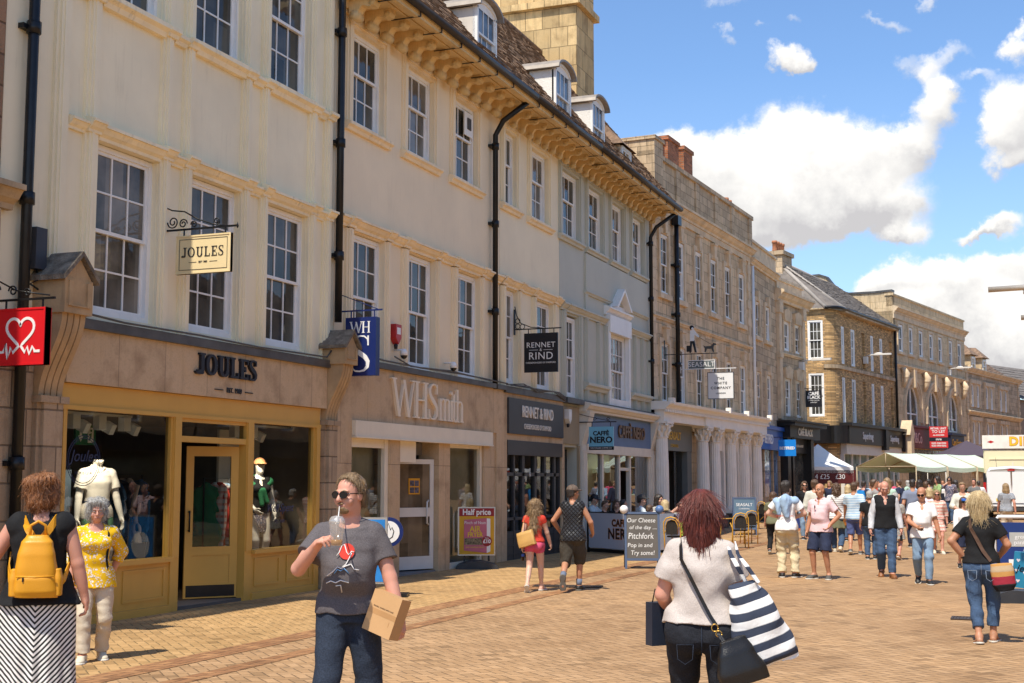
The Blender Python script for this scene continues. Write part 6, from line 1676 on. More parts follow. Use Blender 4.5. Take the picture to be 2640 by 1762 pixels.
def hair(s, par, kind, mat, length=.2, seed=0, amp=.004, vol=1.0, name='hair', part=0):
    lo = s.hc-v3(.2, .2, .16+length); hi = s.hc+v3(.2, .2, .2); V = Vol(lo, hi, min(s.vox, .007 if s.vox < .012 else s.vox)/s.H*1.75); hp = s.hp; R_ = s.HR.T
    if kind in ('short', 'sides', 'buzz'):
        hair_cap(s, V, {'short': .012*vol, 'sides': .008, 'buzz': .004}[kind])
        if kind == 'short' and vol > .9: V.ell(hp(.01, .045, .105), (.055, .05, .025), .02, R_)
        hairclip(s, V, .040 if kind != 'short' else .046, .62, -.045)
        V.cap(hp(.08, .03, -.05), hp(.08, .06, .03), .045, .035, 0, sub=True); V.cap(hp(-.08, .03, -.05), hp(-.08, .06, .03), .045, .035, 0, sub=True)
        for q in (-1, 1): V.ell(hp(.088*q, .005, -.025), (.035, .040, .045), 0, R_, sub=True)
        if kind == 'sides':
            u = s.HR@v3(0, -.35, 1); V.clip(*u, float(u@hp(0, 0, .022)))
        strands(V, s.hc, amp, 34, seed)
    else:
        t = .018*vol
        hair_cap(s, V, t)
        if kind in ('long', 'bob', 'curly'):
            # the fall of hair over neck, shoulders and back
            d = v3(0, -.035, -1)
            for q in np.linspace(-1, 1, 9):
                a = hp(.064*q, -.035-.045*(1-q*q), .03); m = hp(.080*q*vol, -.03-.070*(1-q*q)*vol, -.10); rr = .024*vol+.008
                e = m+v3(.01*q*(1 if length > .3 else 2.0), -.015-.04*(1-q*q)*(length > .25), -max(0, length-.10)*(1-.12*abs(q)**2)*(.94+.06*math.sin(q*19+seed)))
                V.cap(a, m, rr*1.1, rr, .03); V.cap(m, e, rr, rr*(.62 if kind != 'curly' else .8), .025)
            if kind != 'long' or True:
                for q in (-1, 1): V.cap(hp(.072*q, .01, .06), hp(.084*q*vol, .025, -.06-min(.1, length*.3)), .022*vol, .018*vol, .025)
        elif kind == 'tuft':
            for i in range(22):
                r = np.random.RandomState(seed+i); a = r.uniform(0, 6.28); c = hp(.07*math.cos(a)*r.rand()**.3, -.03+.075*math.sin(a), .055+.05*r.rand()); V.ell(c, (.03*vol, .03*vol, .028*vol), .02)
            for q in (-1, 1): V.ell(hp(.08*q, -.02, -.01), (.03*vol, .05, .07), .02, R_)
            V.ell(hp(0, -.085, -.05), (.07, .04, .06), .03, R_); V.cap(hp(-.05, .075, .092), hp(.05, .075, .095), .025, .028, .02)
        f = s.HR@v3(0, 1, -.25); cut = float(f@hp(0, .072, .06))
        x, y, z = V.xyz((slice(None),)*3); face = f[0]*x+f[1]*y+f[2]*z-cut
        V.d = np.maximum(V.d, face.astype(np.float32))
        V.ell(hp(0, .115, -.055), (.066, .085, .115), 0, R_, sub=True)
        strands(V, s.hc, amp, 26 if kind != 'curly' else 16, seed)
        if kind in ('curly', 'tuft'): V.fold(.008 if kind == 'curly' else .006, seed, 95, (1, 1, 1))
    o = vob(V, name, mat, par)
    if s.vox < .0095: wisps(s, o, kind, mat, length, seed)
    return o
def wisps(s, o, kind, mat, length, seed, n=None):
    """loose locks lying over the hair mass so that its outline and surface break up"""
    me = o.data; nv = len(me.vertices)
    if nv < 50: return
    co = np.empty(nv*3, np.float32); me.vertices.foreach_get('co', co); co = co.reshape(-1, 3); no = np.empty(nv*3, np.float32); me.vertices.foreach_get('normal', no); no = no.reshape(-1, 3)
    r = np.random.RandomState(seed+50); n = n or {'short': 1800, 'sides': 500, 'buzz': 300}.get(kind, 4600 if length > .15 else 2600)
    I = r.randint(0, nv, n); P = co[I].astype(float); N = no[I].astype(float)
    cr = s.hp(0, -.03, .14)
    D = np.tile([0, 0, -1.0], (n, 1)) if kind not in ('short', 'sides', 'buzz') else (P-cr)+s.HR@v3(.03, .05, 0)
    if kind in ('tuft', 'curly'): D = D+r.randn(n, 3)*(.9 if kind == 'tuft' else .55)
    else: D = D/np.linalg.norm(D, axis=1, keepdims=True)+r.randn(n, 3)*.06
    D -= N*(D*N).sum(1, keepdims=True); D /= np.linalg.norm(D, axis=1, keepdims=True)+1e-6
    L = {'short': .022, 'sides': .014, 'buzz': .008, 'tuft': .045, 'curly': .075, 'bob': .07, 'long': .10}[kind]*(.5+r.rand(n)); wd = .0016 if kind in ('short', 'sides', 'buzz') else .0019
    S = np.cross(D, N); k = 4; vs = []; fs = []
    rise = (.05 if kind in ('long', 'bob') else .28)*(r.rand(n)**2)
    wav = (r.rand(n)*2-1)*(.35 if kind in ('curly', 'tuft') else .10); ph = r.rand(n)*6
    for j in range(k):
        t = j/(k-1); c = P-N*.003+N*(L*rise*t)[:, None]+D*(L*t)[:, None]+S*(L*wav*np.sin(ph+t*4))[:, None]+np.array([0, 0, -1])*(L*.25*t*t)[:, None]
        w_ = wd*(1-.75*t)
        vs.append(np.stack([c-S*w_+N*.0005, c+N*.0022, c+S*w_+N*.0005], 1))
    A = np.stack(vs, 1).reshape(-1, 3)
    for j in range(k-1):
        for q in (0, 1):
            b = np.arange(n)*k*3+j*3+q; fs.append(np.stack([b, b+1, b+4, b+3], 1))
    F = np.concatenate(fs); me2 = bpy.data.meshes.new('hair_strands'); me2.vertices.add(len(A)); me2.vertices.foreach_set('co', A.astype(np.float32).ravel()); me2.loops.add(F.size); me2.loops.foreach_set('vertex_index', F.astype(np.int32).ravel()); me2.polygons.add(len(F)); me2.polygons.foreach_set('loop_start', np.arange(0, F.size, 4, dtype=np.int32)); me2.polygons.foreach_set('use_smooth', np.ones(len(F), bool)); me2.materials.append(mat); me2.update(calc_edges=True)
    inst(me2, 'hair_strands', o)
def hat(s, par, mat, name='cap', brim=0, back=False):
    lo = s.hc-v3(.25, .25, .1); hi = s.hc+v3(.25, .25, .2); V = Vol(lo, hi, max(.006, s.vox*.8)/s.H*1.75); R_ = s.HR.T
    V.ell(s.hp(0, -.012, .042), (.094, .112, .098), 0, R_); u = s.HR@v3(0, -.12, -1); V.clip(*u, float(u@s.hp(0, 0, .035)))
    sg = -1 if back else 1
    V.ell(s.hp(0, .10*sg, .045), (.075, .085, .012), .012, R_)
    return vob(V, name, mat, par)
def glasses(s, par, dark=True):
    m = MB(); 
    for q in (-1, 1):
        c = s.hp(.033*q, .103, .006); n = 14
        pts = [s.hp(.033*q+.027*math.cos(2*PI*i/n), .104-.004*math.cos(2*PI*i/n)*q, .004+.021*math.sin(2*PI*i/n)) for i in range(n+1)]
        if dark: m.add([tuple(p) for p in pts[:-1]]+[tuple(p-s.HR@v3(0, .008, 0)) for p in pts[:-1]], [list(range(n)), [n+i for i in range(n)][::-1]]+[(i, (i+1) % n, n+(i+1) % n, n+i) for i in range(n)])
        m.tube(pts, .0022, 5); m.tube([s.hp(.058*q, .098, .010), s.hp(.082*q, .05, .012), s.hp(.084*q, -.02, .006)], .003, 5)
    m.tube([s.hp(-.008, .106, .010), s.hp(.008, .106, .010)], .0025, 5)
    return m.build('sunglasses' if dark else 'glasses', M_dk, par)
def features(s, par, browm, eyes=True):
    if eyes:
        for q in (-1, 1):
            m = MB(); m.ball(s.hp(.031*q, .0805, .005), .0105, 10, 8); e = m.build('eye', M_eyew, par)
            m = MB(); m.ball(s.hp(.031*q-.001, .0865, .0045), .0056, 8, 6); m.build('iris', M_dk, e)
    for q in (-1, 1):
        m = MB(); m.tube([s.hp(.014*q, .098, .025), s.hp(.033*q, .095, .031), s.hp(.051*q, .083, .024)], [.004, .0042, .0025], 6); m.build('eyebrow', browm, par)
    m = MB(); m.tube([s.hp(-.021, .088, -.0655), s.hp(0, .0935, -.064), s.hp(.021, .088, -.0655)], [.002, .0058, .002], 6); m.build('lips', M_lip, par)

PEOPLE = {}
def person(label, X, Y, face, H=1.75, cat='person', group=None, key=None, nob=False, base=None, **k):
    s = Fig(H=H, **k)
    o = thing('person', label, cat, (X, Y, gz(Y) if base is None else base), -R(face), group)
    sc = H/1.75; o.scale = (sc, sc, sc)
    if not nob: vob(s.body(detail=s.vox < .013), 'body', s.skin, o)
    if key: PEOPLE[key] = (s, o)
    return s, o
def held(name, label, cat, o, parent_like=None, group=None):
    """a carried thing: its own top-level empty standing in the carrier's frame"""
    t = thing(name, label, cat, o.location, o.rotation_euler[2], group); t.scale = o.scale
    return t
# ---------- people in the street ----------
def k_of(X, Y, Z=0): return X*_F[0]+Y*_F[1]+(Z-1.7)*_F[2]
def spot(px, py=None, k=None):
    if py is not None: X, Y, Z = ground_at(px, py)
    else:
        # a point on the ground at forward depth k under this column of the photograph
        d = ray(px, 1300); X, Y = d[0]*k, d[1]*k
        for _ in range(5):
            r = k/k_of(X, Y, gz(Y)); X, Y = X*r, Y*r
    return X, Y
def who(label, px, top, py=None, k=None, face=180, hairh=.02, rel=True, **a):
    """px column, top = photograph row of the crown, py = row of the feet (or k = depth); rel: face is measured from the line of sight"""
    X, Y = spot(px, py, k); kk = k_of(X, Y, gz(Y)+.9)
    H = at_depth(px, top, kk)[2]-gz(Y)-hairh
    los = math.degrees(math.atan2(X, Y))
    return person(label, X, Y, face+(los if rel else 0), H, **a)
def strap(m, pts, w=.03, t=.004, c=(0, 0)):
    """flat strap; its face points away from the body axis through c"""
    P = [Vector(p) for p in pts]; v = []; f = []
    for i, p in enumerate(P):
        tg = (P[min(i+1, len(P)-1)]-P[max(i-1, 0)]).normalized(); n = Vector((p.x-c[0], p.y-c[1], .02)); n = (n-tg*n.dot(tg)).normalized(); sd = tg.cross(n)
        for a, b in ((-1, 0), (1, 0), (1, 1), (-1, 1)): v.append(p+sd*(w/2*a)+n*(t*b))
    for i in range(len(P)-1):
        for j in range(4): f.append((i*4+j, i*4+(j+1) % 4, i*4+4+(j+1) % 4, i*4+4+j))
    f += [(3, 2, 1, 0), tuple(len(P)*4-4+j for j in range(4))]
    m.add(v, f)
def around(s, pts, off=.035):
    """push torso points (angle deg from front, height) out to the clothed torso surface"""
    out = []; T = np.array(s.tsecs(off))
    for a, z in pts:
        zz = np.clip(z, T[:, 0].min(), T[:, 0].max()); cx = np.interp(zz, T[:, 0], T[:, 1]); cy = np.interp(zz, T[:, 0], T[:, 2]); rx = np.interp(zz, T[:, 0], T[:, 3]); ry = np.interp(zz, T[:, 0], T[:, 4])
        a = R(a); out.append((cx+rx*math.sin(a), cy+ry*math.cos(a), z))
    return out
def soft(secs, par, name, mat, p=3.2, h=.008, fold=.003, seed=0, loc=(0, 0, 0), rot=(0, 0, 0), k=0):
    S = np.array(secs); V = Vol((S[:, 1].min()-S[:, 3].max()-.03, S[:, 2].min()-S[:, 4].max()-.03, S[:, 0].min()-.03), (S[:, 1].max()+S[:, 3].max()+.03, S[:, 2].max()+S[:, 4].max()+.03, S[:, 0].max()+.03), h)
    V.loft(secs, k, p=p); V.fold(fold, seed, 26); V.d = V.d-.006
    o = vob(V, name, mat, par); o.location = loc; o.rotation_euler = rot; return o
H_dark = hairmat('dark_hair', (.022, .014, .010)); H_brown = hairmat('brown_hair', (.075, .038, .018)); H_grey = hairmat('grey_hair', (.28, .26, .24), (.62, .60, .56)); H_lgrey = hairmat('silver_hair', (.22, .21, .19), (.72, .70, .66))
H_red = hairmat('dark_red_hair', (.065, .012, .010), (.22, .04, .02)); H_ginger = hairmat('auburn_hair', (.15, .055, .018), (.42, .17, .06)); H_blond = hairmat('blonde_hair', (.48, .30, .12), (.82, .64, .36)); H_lb = hairmat('light_brown_hair', (.20, .11, .05), (.46, .30, .15)); H_fair = hairmat('fair_brown_hair', (.13, .075, .035), (.36, .23, .11)); H_sand = hairmat('sandy_hair', (.22, .13, .06), (.52, .36, .19))
C_blk = fabric('black_cloth', (.012, .012, .013), .3); C_white = fabric('white_cloth', (.80, .79, .77), .03); C_tee = fabric('charcoal_tee', (.105, .092, .095), .25); C_denim = fabric('dark_denim', (.022, .030, .048), .4, .4); C_jean = fabric('blue_jeans', (.055, .095, .17), .35, .45); C_ljean = fabric('light_jeans', (.20, .29, .40), .25, .45)
C_beige = fabric('beige_trousers', (.58, .49, .37), .08, .35); C_cargo = fabric('cargo_cotton', (.62, .52, .33), .12, .6); C_navy = fabric('navy_cloth', (.025, .032, .065), .3); C_pink = fabric('pale_pink_polo', (.74, .52, .53), .06); C_oat = fabric('oatmeal_jersey', (.52, .455, .41), .12, .3); C_bjean = fabric('black_jeans', (.014, .015, .020), .35, .4)
C_red = fabric('red_top', (.55, .05, .03), .1); C_hot = fabric('pink_shorts', (.62, .09, .17), .1, .4); C_gshort = fabric('dark_khaki', (.055, .047, .036), .2, .5); C_grey = fabric('grey_marl', (.30, .28, .27), .15); C_lil = fabric('slate_tee', (.20, .23, .31), .1); C_mint = fabric('mint_top', (.45, .62, .50), .06); C_sky = fabric('pale_blue_jumper', (.33, .46, .62), .08, .35); C_olive = fabric('olive_cloth', (.17, .17, .10), .15)
C_green = floral('green_print', (.25, .38, .14), (.62, .66, .45), (.12, .2, .06), 16); C_flor = floral('dark_floral', (.10, .11, .17), (.6, .56, .56), (.3, .12, .12), 20); C_yel = floral('yellow_floral', (.78, .47, .012), (.78, .74, .68), (.22, .18, .17), 15)
C_chev = stripes('chevron_stripes', [(.02, .018, .018), (.76, .73, .69)], 2, .040, .46, chevron=-1.05, warp=.6); C_bst = stripes('blue_stripes', [(.20, .38, .58), (.66, .72, .74)], 2, .04, .45); C_wst = stripes('white_stripes', [(.76, .74, .70), (.30, .28, .30)], 2, .055, .75); C_zeb = stripes('zebra_print', [(.03, .03, .03), (.66, .62, .55)], 2, .03, .5, warp=1.4); C_chk = stripes('checked_shirt', [(.13, .15, .2), (.58, .60, .60)], 2, .03, .5, check=(.12, .13, .17)); C_rws = stripes('red_white_bands', [(.70, .28, .22), (.76, .66, .58)], 2, .09, .42, check=(.72, .45, .38)); C_shirt = stripes('fine_check_shirt', [(.52, .52, .54), (.74, .74, .74)], 2, .022, .5, check=(.45, .46, .5)); C_dot = stripes('pale_speckle', [(.55, .54, .46), (.66, .65, .56)], 2, .02, .5, warp=2)
S_wht = plain('cream_canvas', (.62, .55, .42), .8, 0, .1, 8, .2); S_sole = plain('pale_sole', (.66, .62, .54), .7, 0, .08, 6, .1); S_blk = plain('black_shoe', (.018, .017, .017), .5, 0, .2, 8, .15); S_brn = plain('brown_leather', (.22, .085, .03), .45, 0, .25, 8, .15); S_gry = plain('grey_trainer', (.10, .095, .085), .7, 0, .2, 9, .3); S_pnk = plain('pink_sandal', (.55, .32, .27), .6, 0, .1, 8, .1)

def clear_plastic():
    t = NT('clear_plastic'); d = t.n('BsdfDiffuse', Color=(.8, .78, .74, 1)); g = t.n('BsdfGlossy', Color=(1, 1, 1, 1), Roughness=.08); tr = t.n('BsdfTransparent', Color=(.97, .96, .94, 1))
    a = t.n('MixShader', i0=.28, i1=d.outputs[0], i2=g.outputs[0]); b = t.n('MixShader', i0=.34, i1=tr.outputs[0], i2=a.outputs[0]); t.t.links.new(b.outputs[0], t.out.inputs[0]); return t.m
# woman in black top and striped skirt, seen from behind, with her backpack
s, o = who('person in a black sleeveless top and black and white chevron maxi skirt, tousled auburn hair', 108, 1220, k=9.4, face=5, hairh=.035, vox=.0065, w=1.16, hip=1.18, sh=1.04, limb=1.08, neck=.96, armR=(.33, .02, .84), elR=(.5, -1, 0), armL=(-.47, .10, .86), elL=(-1, -.6, 0), curl=.6, skin=SKP, turn=-.25)
top(s, o, C_blk, 'none', .84, .026, 'crew', flare=.055, fold=.006, seed=4); skirt(s, o, C_chev, .03, (.20, .155), (.29, .26), pleat=.012, n=9)
hair(s, o, 'tuft', H_ginger, .12, 3, .007, 1.3); shoes(s, o, S_brn)
bp = held('backpack', 'mustard yellow leather backpack worn over a black sleeveless top', 'backpack', o)
M_mus = plain('mustard_leather', (.64, .285, .012), .42, 0, .08, 3, .25, 90)
y0 = -.135
bag = soft([(.91, 0, -.07, .135, .075), (.95, 0, -.075, .142, .085), (1.03, 0, -.075, .136, .085), (1.06, 0, -.072, .132, .078), (1.2, 0, -.07, .120, .075), (1.29, 0, -.062, .098, .062), (1.335, 0, -.05, .066, .04)], bp, 'bag_body', M_mus, 3.0, .007, .0025, 2, (0, y0-.035, 0))
m = MB(); m.tube([(-.128, y0-.185, 1.055), (0, y0-.196, 1.05), (.128, y0-.185, 1.055)], .006, 6); m.tube([(0, y0-.185, 1.06), (0, y0-.178, 1.2), (0, y0-.15, 1.31)], .004, 6); m.build('seam', M_mus, bp)
m = MB(); m.tube([(-.055, y0-.07, 1.33), (-.05, y0-.08, 1.41), (0, y0-.085, 1.44), (.05, y0-.08, 1.41), (.055, y0-.07, 1.33)], .011, 8); m.build('handle', M_mus, bp)
for q in (-1, 1):
    m = MB(); strap(m, [(.035*q, y0-.05, 1.325), (.075*q, y0-.02, 1.385), (.105*q, -.09, 1.445), (.115*q, -.02, 1.475), (.11*q, .06, 1.44)], .05, .008); strap(m, [(.125*q, y0-.05, .95), (.18*q, y0-.02, 1.02), (.205*q, -.03, 1.12), (.20*q, .05, 1.2)], .04, .008); m.build('strap', M_mus, bp)
    sp_ = soft([(.92, 0, 0, .03, .05), (1.03, 0, 0, .032, .05), (1.10, 0, 0, .02, .035)], bp, 'pocket', M_mus, 2.6, .007, .001, 1, (.145*q, y0-.10, 0))
m = MB(); m.box(-.085, -.075, y0-.205, y0-.19, 1.02, 1.05); m.build('zip', M_black, bp)

# older woman in the yellow flowered top
s, o = who('person with silver hair in a yellow flowered top and beige trousers, frowning towards the camera', 236, 1284, 1704, face=176, hairh=.03, vox=.0065, w=1.02, hip=1.1, bust=.08, belly=.03, armR=(.26, .10, .92), elR=(.6, -1, 0), armL=(-.20, -.16, .95), elL=(-1, -.5, 0), footR=(.11, .16, 0), footL=(-.11, -.10, .0), toeR=14, toeL=-4, nod=.12, lean=.06, skin=SKP)
top(s, o, C_yel, '3q', .80, .018, 'scoop', flare=.02, fold=.006, seed=8); pants(s, o, C_beige, .93, .02, fold=.007, flare=.012, seed=5)
hair(s, o, 'tuft', H_lgrey, .06, 5, .006, 1.1); features(s, o, H_grey); shoes(s, o, S_wht, S_sole)
st = held('shoulder_strap', 'black bag strap over the shoulder of the yellow flowered top', 'bag strap', o)
m = MB(); strap(m, around(s, [(200, 1.30), (-60, 1.46), (-48, 1.40), (-42, 1.25), (-40, 1.1), (-44, .95)], .04), .028, .006); m.build('strap', C_blk, st); soft([(.82, 0, 0, .12, .05), (1.0, 0, 0, .12, .055), (1.08, 0, 0, .1, .04)], st, 'bag_body', C_blk, 3, .012, .002, 1, (-.06, -.21, 0))

# man drinking from a plastic cup
s, o = who('person in sunglasses and a charcoal tee with a mountain print, drinking iced coffee', 903, 1223, k=7.95, face=186, hairh=.018, vox=.006, w=1.10, belly=.085, sh=.93, limb=1.0, armR=(.17, .30, 1.335), elR=(.75, -.1, -1), armL=(-.33, .10, .86), elL=(-.5, -1, 0), footR=(.12, .30, .0), footL=(-.13, -.22, .03), pitL=-18, turn=-.60, nod=.03, curl=.75, palmR=(-.6, .5, .1), palmL=(.6, -.3, 0), skin=SKP, toeR=14)
top(s, o, C_tee, 'short', .92, .02, 'crew', fold=.006, flare=.0, seed=12, drop=.004); pants(s, o, C_denim, .96, .012, fold=.006, seed=7)
hair(s, o, 'short', H_fair, .05, 2, .003, .7); features(s, o, H_sand, False); glasses(s, o); shoes(s, o, S_gry, S_sole)
V = Vol(s.hc-.2, s.hc+.2, .006); V.ell(s.hp(0, .055, -.092), (.040, .040, .026), .01, s.HR.T); V.ell(s.hp(0, .084, -.078), (.026, .018, .012), .01, s.HR.T); V.ell(s.hp(0, .092, -.050), (.026, .014, .007), .006, s.HR.T); V.ell(s.hp(0, .098, -.067), (.018, .03, .0075), 0, s.HR.T, sub=True); vob(V, 'beard', H_fair, o)
# the print on the shirt: white mountain outline over a red sun, laid on the cloth
def decal(s, o, name, mat, polys, w=.006, fill=False, off=.046):
    T = np.array(s.tsecs(0)); m = MB()
    def surf(x, z):
        zz = np.clip(z, T[:, 0].min(), T[:, 0].max()); ry = np.interp(zz, T[:, 0], T[:, 4]); rx = np.interp(zz, T[:, 0], T[:, 3]); cy = np.interp(zz, T[:, 0], T[:, 2])
        return (x, cy+(ry+off)*max(0, 1-abs(x/(rx+off))**2.3)**(1/2.3), z)
    for P in polys:
        if fill:
            c = surf(sum(p[0] for p in P)/len(P), sum(p[1] for p in P)/len(P)); v = [c]+[surf(*p) for p in P]; m.add(v, [(0, i+1, (i+1) % len(P)+1) for i in range(len(P))])
        else: m.tube([surf(*p) for p in P], w, 5)
    return m.build(name, mat, o)
M_pr = plain('white_print', (.72, .70, .68), .8); zc = 1.245
decal(s, o, 'sun_print', plain('red_print', (.52, .035, .02), .8), [[(-.0+.048*math.cos(a*PI/8), zc+.055+.048*math.sin(a*PI/8)) for a in range(16)]], fill=True, off=.040)
decal(s, o, 'mountain_print', M_pr, [[(.06, zc+.03), (.045, zc+.05), (.03, zc+.09), (.015, zc+.095), (.0, zc+.05), (-.012, zc+.035), (-.03, zc+.055), (-.045, zc+.05)], [(.02, zc-.035), (.0, zc-.02), (-.02, zc+.02), (-.03, zc+.045)], [(.115, zc-.09), (.08, zc-.065), (.05, zc-.035), (.03, zc-.045), (.0, zc-.03), (-.03, zc-.02), (-.05, zc-.05), (-.08, zc-.055)], [(.12, zc-.135), (.09, zc-.12), (.06, zc-.13), (.03, zc-.115), (-.02, zc-.13)], [(.06, zc-.15), (.03, zc-.145), (.025, zc-.19)]], .0035, off=.042)
decal(s, o, 'mountain_print', plain('blue_print', (.12, .25, .45), .8), [[(.07, zc-.075), (.05, zc-.05), (.03, zc-.06), (.01, zc-.045), (-.02, zc-.075)]], .004, off=.042)
d = (s.wR-s.eR)/np.linalg.norm(s.wR-s.eR); cup = s.wR+d*.10+v3(-.085, .04, .025); cp = held('drink_cup', 'clear plastic cup of iced coffee with a straw at the mouth of the man', 'cup', o)
M_clr = clear_plastic()
m = MB(); m.lathe([(.034, 0), (.046, .13), (.048, .135)], 20, tuple(cup-v3(0, 0, .07))); m.build('cup', M_clr, cp)
m = MB(); m.lathe([(.030, .003), (.0345, .035)], 16, tuple(cup-v3(0, 0, .07))); m.build('coffee', plain('iced_coffee', (.45, .22, .06), .3), cp)
m = MB(); m.lathe([(.049, .133), (.047, .15), (.034, .17), (.012, .176)], 20, tuple(cup-v3(0, 0, .07))); m.build('lid', M_clr, cp)
mo = s.hp(0, .10, -.066); m = MB(); m.tube([tuple(cup-v3(0, 0, .05)), tuple(cup+v3(0, 0, .10)), tuple(cup*.4+mo*.6+v3(0, 0, .0)), tuple(mo)], .0035, 6); m.build('straw', C_white, cp)
bx = held('cardboard_box', 'brown cardboard parcel carried under the arm of the man in the charcoal tee', 'box', o)
m = MB(); m.box(-.048, .048, -.11, .11, -.125, .125); M_card = plain('cardboard', (.50, .29, .13), .85, 0, .06, 3, .2, 40); ob = m.build('carton', M_card, bx, (-.245, .155, .92)); ob.rotation_euler = (R(-16), R(-10), R(58))
m = MB(); m.box(.0481, .0488, -.11, .11, -.016, .016); m.box(.0482, .049, .07, .074, -.06, -.03); m.build('tape', plain('parcel_tape', (.42, .22, .08), .4), ob)
text('lettering', 'FRAGILE  HANDLE WITH CARE', .0115, plain('box_print', (.12, .06, .03), .8), ob, (.0492, 0, .03), (PI/2, 0, PI/2), .0004)
wt = held('watch', 'brown strapped watch on the wrist above the cardboard parcel', 'watch', o); m = MB(); dd = (s.wL-s.eL)/np.linalg.norm(s.wL-s.eL); c = s.wL-dd*.02
m.tube([tuple(c-dd*.011), tuple(c+dd*.011)], .0345*1.0, 16); m.build('strap', S_brn, wt); m = MB(); q_ = c+v3(-.034, -.0, 0); m.ball(tuple(q_), (.008, .018, .018), 10, 6); m.build('dial', S_blk, wt)

# woman with dark red hair, seen from behind, with three bags
s, o = who('person with long dark red hair in an oatmeal tee and black jeans, walking away', 1806, 1268, k=7.5, face=2, hairh=.02, vox=.006, w=1.16, hip=1.26, sh=.88, limb=1.04, leg=1.14, bust=.06, belly=.04, armL=(-.22, .24, 1.02), elL=(-.35, -1, -.2), armR=(.24, .26, 1.0), elR=(.3, -1, -.2), footL=(-.11, .16, 0), footR=(.12, -.16, .02), pitR=-15, tilt=-.03, skin=SKP)
top(s, o, C_oat, 'short', .965, .02, 'crew', flare=.0, fold=.009, seed=21, drop=.004); pants(s, o, C_bjean, .97, .006, fold=.006, seed=9, slim=.006)
hair(s, o, 'long', H_red, .23, 8, .005, .88); shoes(s, o, S_blk)
m = MB()
for q in (-1, 1): m.tube([(.05*q, -.168, .845), (.15*q, -.175, .845), (.145*q, -.185, .76), (.10*q, -.188, .73), (.055*q, -.182, .76), (.05*q, -.168, .845)], .0022, 5)
m.tube([(0, -.14, .95), (0, -.155, .86), (0, -.15, .78)], .0025, 5); m.build('pocket_stitching', C_denim, o)
tb = held('tote_bag', 'navy and white striped canvas tote bag hanging from the right shoulder', 'tote bag', o)
C_tote = stripes('tote_stripes', [(.045, .055, .085), (.80, .79, .77)], 2, .098, .5, warp=.1)
ob = soft([(-.31, 0, 0, .165, .055), (-.27, 0, 0, .185, .085), (-.1, 0, 0, .16, .085), (.08, 0, 0, .11, .06), (.2, 0, 0, .085, .035)], tb, 'bag_body', C_tote, 2.8, .008, .009, 4, (.315, -.10, 1.03), (R(6), R(-17), R(20)))
m = MB()
for dx in (0, .045): strap(m, [(.27+dx*1.7, -.10-dx, 1.22), (.22+dx*1.3, -.14-dx*.4, 1.32), (.18+dx, -.115, 1.39), (.165+dx, -.03, 1.455), (.17+dx, .06, 1.40)], .032, .005, (.1, 0))
m.build('strap', C_tote, tb)
hb = held('handbag', 'black leather crossbody handbag with a gold ring on the right hip', 'handbag', o)
M_bl2 = plain('black_leather', (.014, .013, .013), .32, 0, .2, 6, .5, 120); M_brass = plain('brass', (.55, .33, .08), .3, .9, .1, 6, .05)
soft([(-.12, 0, 0, .13, .05), (-.05, 0, 0, .135, .06), (.06, 0, 0, .10, .045), (.14, 0, 0, .06, .02)], hb, 'bag_body', M_bl2, 3, .007, .003, 6, (.225, -.235, .755), (R(-4), R(-16), R(25)))
m = MB(); strap(m, around(s, [(290, 1.42), (255, 1.475), (228, 1.44), (212, 1.36), (196, 1.25), (182, 1.14), (168, 1.02), (160, .965)], .058), .022, .005); strap(m, [(.098, -.215, .925), (.13, -.235, .88), (.165, -.25, .85)], .022, .005); m.build('strap', M_bl2, hb)
m = MB(); c = Vector((.082, -.212, .955))
m.tube([c+Vector((.02*math.cos(a*PI/6), -.006, .022*math.sin(a*PI/6))) for a in range(13)], .0035, 6); m.tube([c+Vector((.024+.018*math.cos(a*PI/6), -.008, -.035+.018*math.sin(a*PI/6))) for a in range(13)], .0035, 6); m.build('buckle', M_brass, hb)
pb = held('carrier_bag', 'dark glossy paper carrier bag held at the left side of the red haired woman', 'carrier bag', o)
m = MB(); m.prism([(-.07, -.13), (.07, -.13), (.066, .14), (-.066, .14)], -.04, .04, 'y'); ob = m.build('bag_body', plain('navy_paper', (.022, .028, .045), .3, 0, .1, 4, .1), pb, (-.285, .17, .93), R(35)); m = MB(); m.tube([(-.04, 0, .14), (-.02, 0, .22), (.02, 0, .22), (.04, 0, .14)], .004, 6); m.build('handle', C_blk, ob)

# girl in red and man in the quilted vest, walking away together
s, o = who('person with very long wavy hair in a red top and pink shorts, walking away', 1379, 1289, 1526, face=14, hairh=.015, vox=.009, w=.92, bust=.05, armL=(-.24, -.02, .87), elL=(-.4, -1, 0), armR=(.27, .20, .88), elR=(.4, -1, 0), footL=(-.08, -.30, .06), pitL=-48, footR=(.07, .24, 0), curl=.7, skin=SKL)
top(s, o, C_red, 'cap', .96, .014, fold=.004); pants(s, o, C_hot, -.34, .02, fold=.007, flare=.02, thigh=1.02); hair(s, o, 'curly', H_lb, .46, 3, .007, 1.1)
shoes(s, o, S_pnk, S_sole, -.045)
hb = held('tan_bag', 'soft tan paper bag on the shoulder of the girl in red', 'bag', o)
ob = soft([(-.15, 0, 0, .17, .06), (-.08, 0, 0, .17, .065), (.08, 0, 0, .15, .05), (.13, 0, 0, .14, .03)], hb, 'bag_body', plain('tan_leather', (.55, .32, .10), .55, 0, .1, 4, .2), 4, .009, .003, 3, (-.13, -.19, 1.03), (0, R(-16), R(-8)))
m = MB(); strap(m, [(-.22, -.19, 1.13), (-.2, -.14, 1.3), (-.17, -.04, 1.47), (-.17, .06, 1.40)], .02, .005); m.build('strap', _M['tan_leather'], hb)
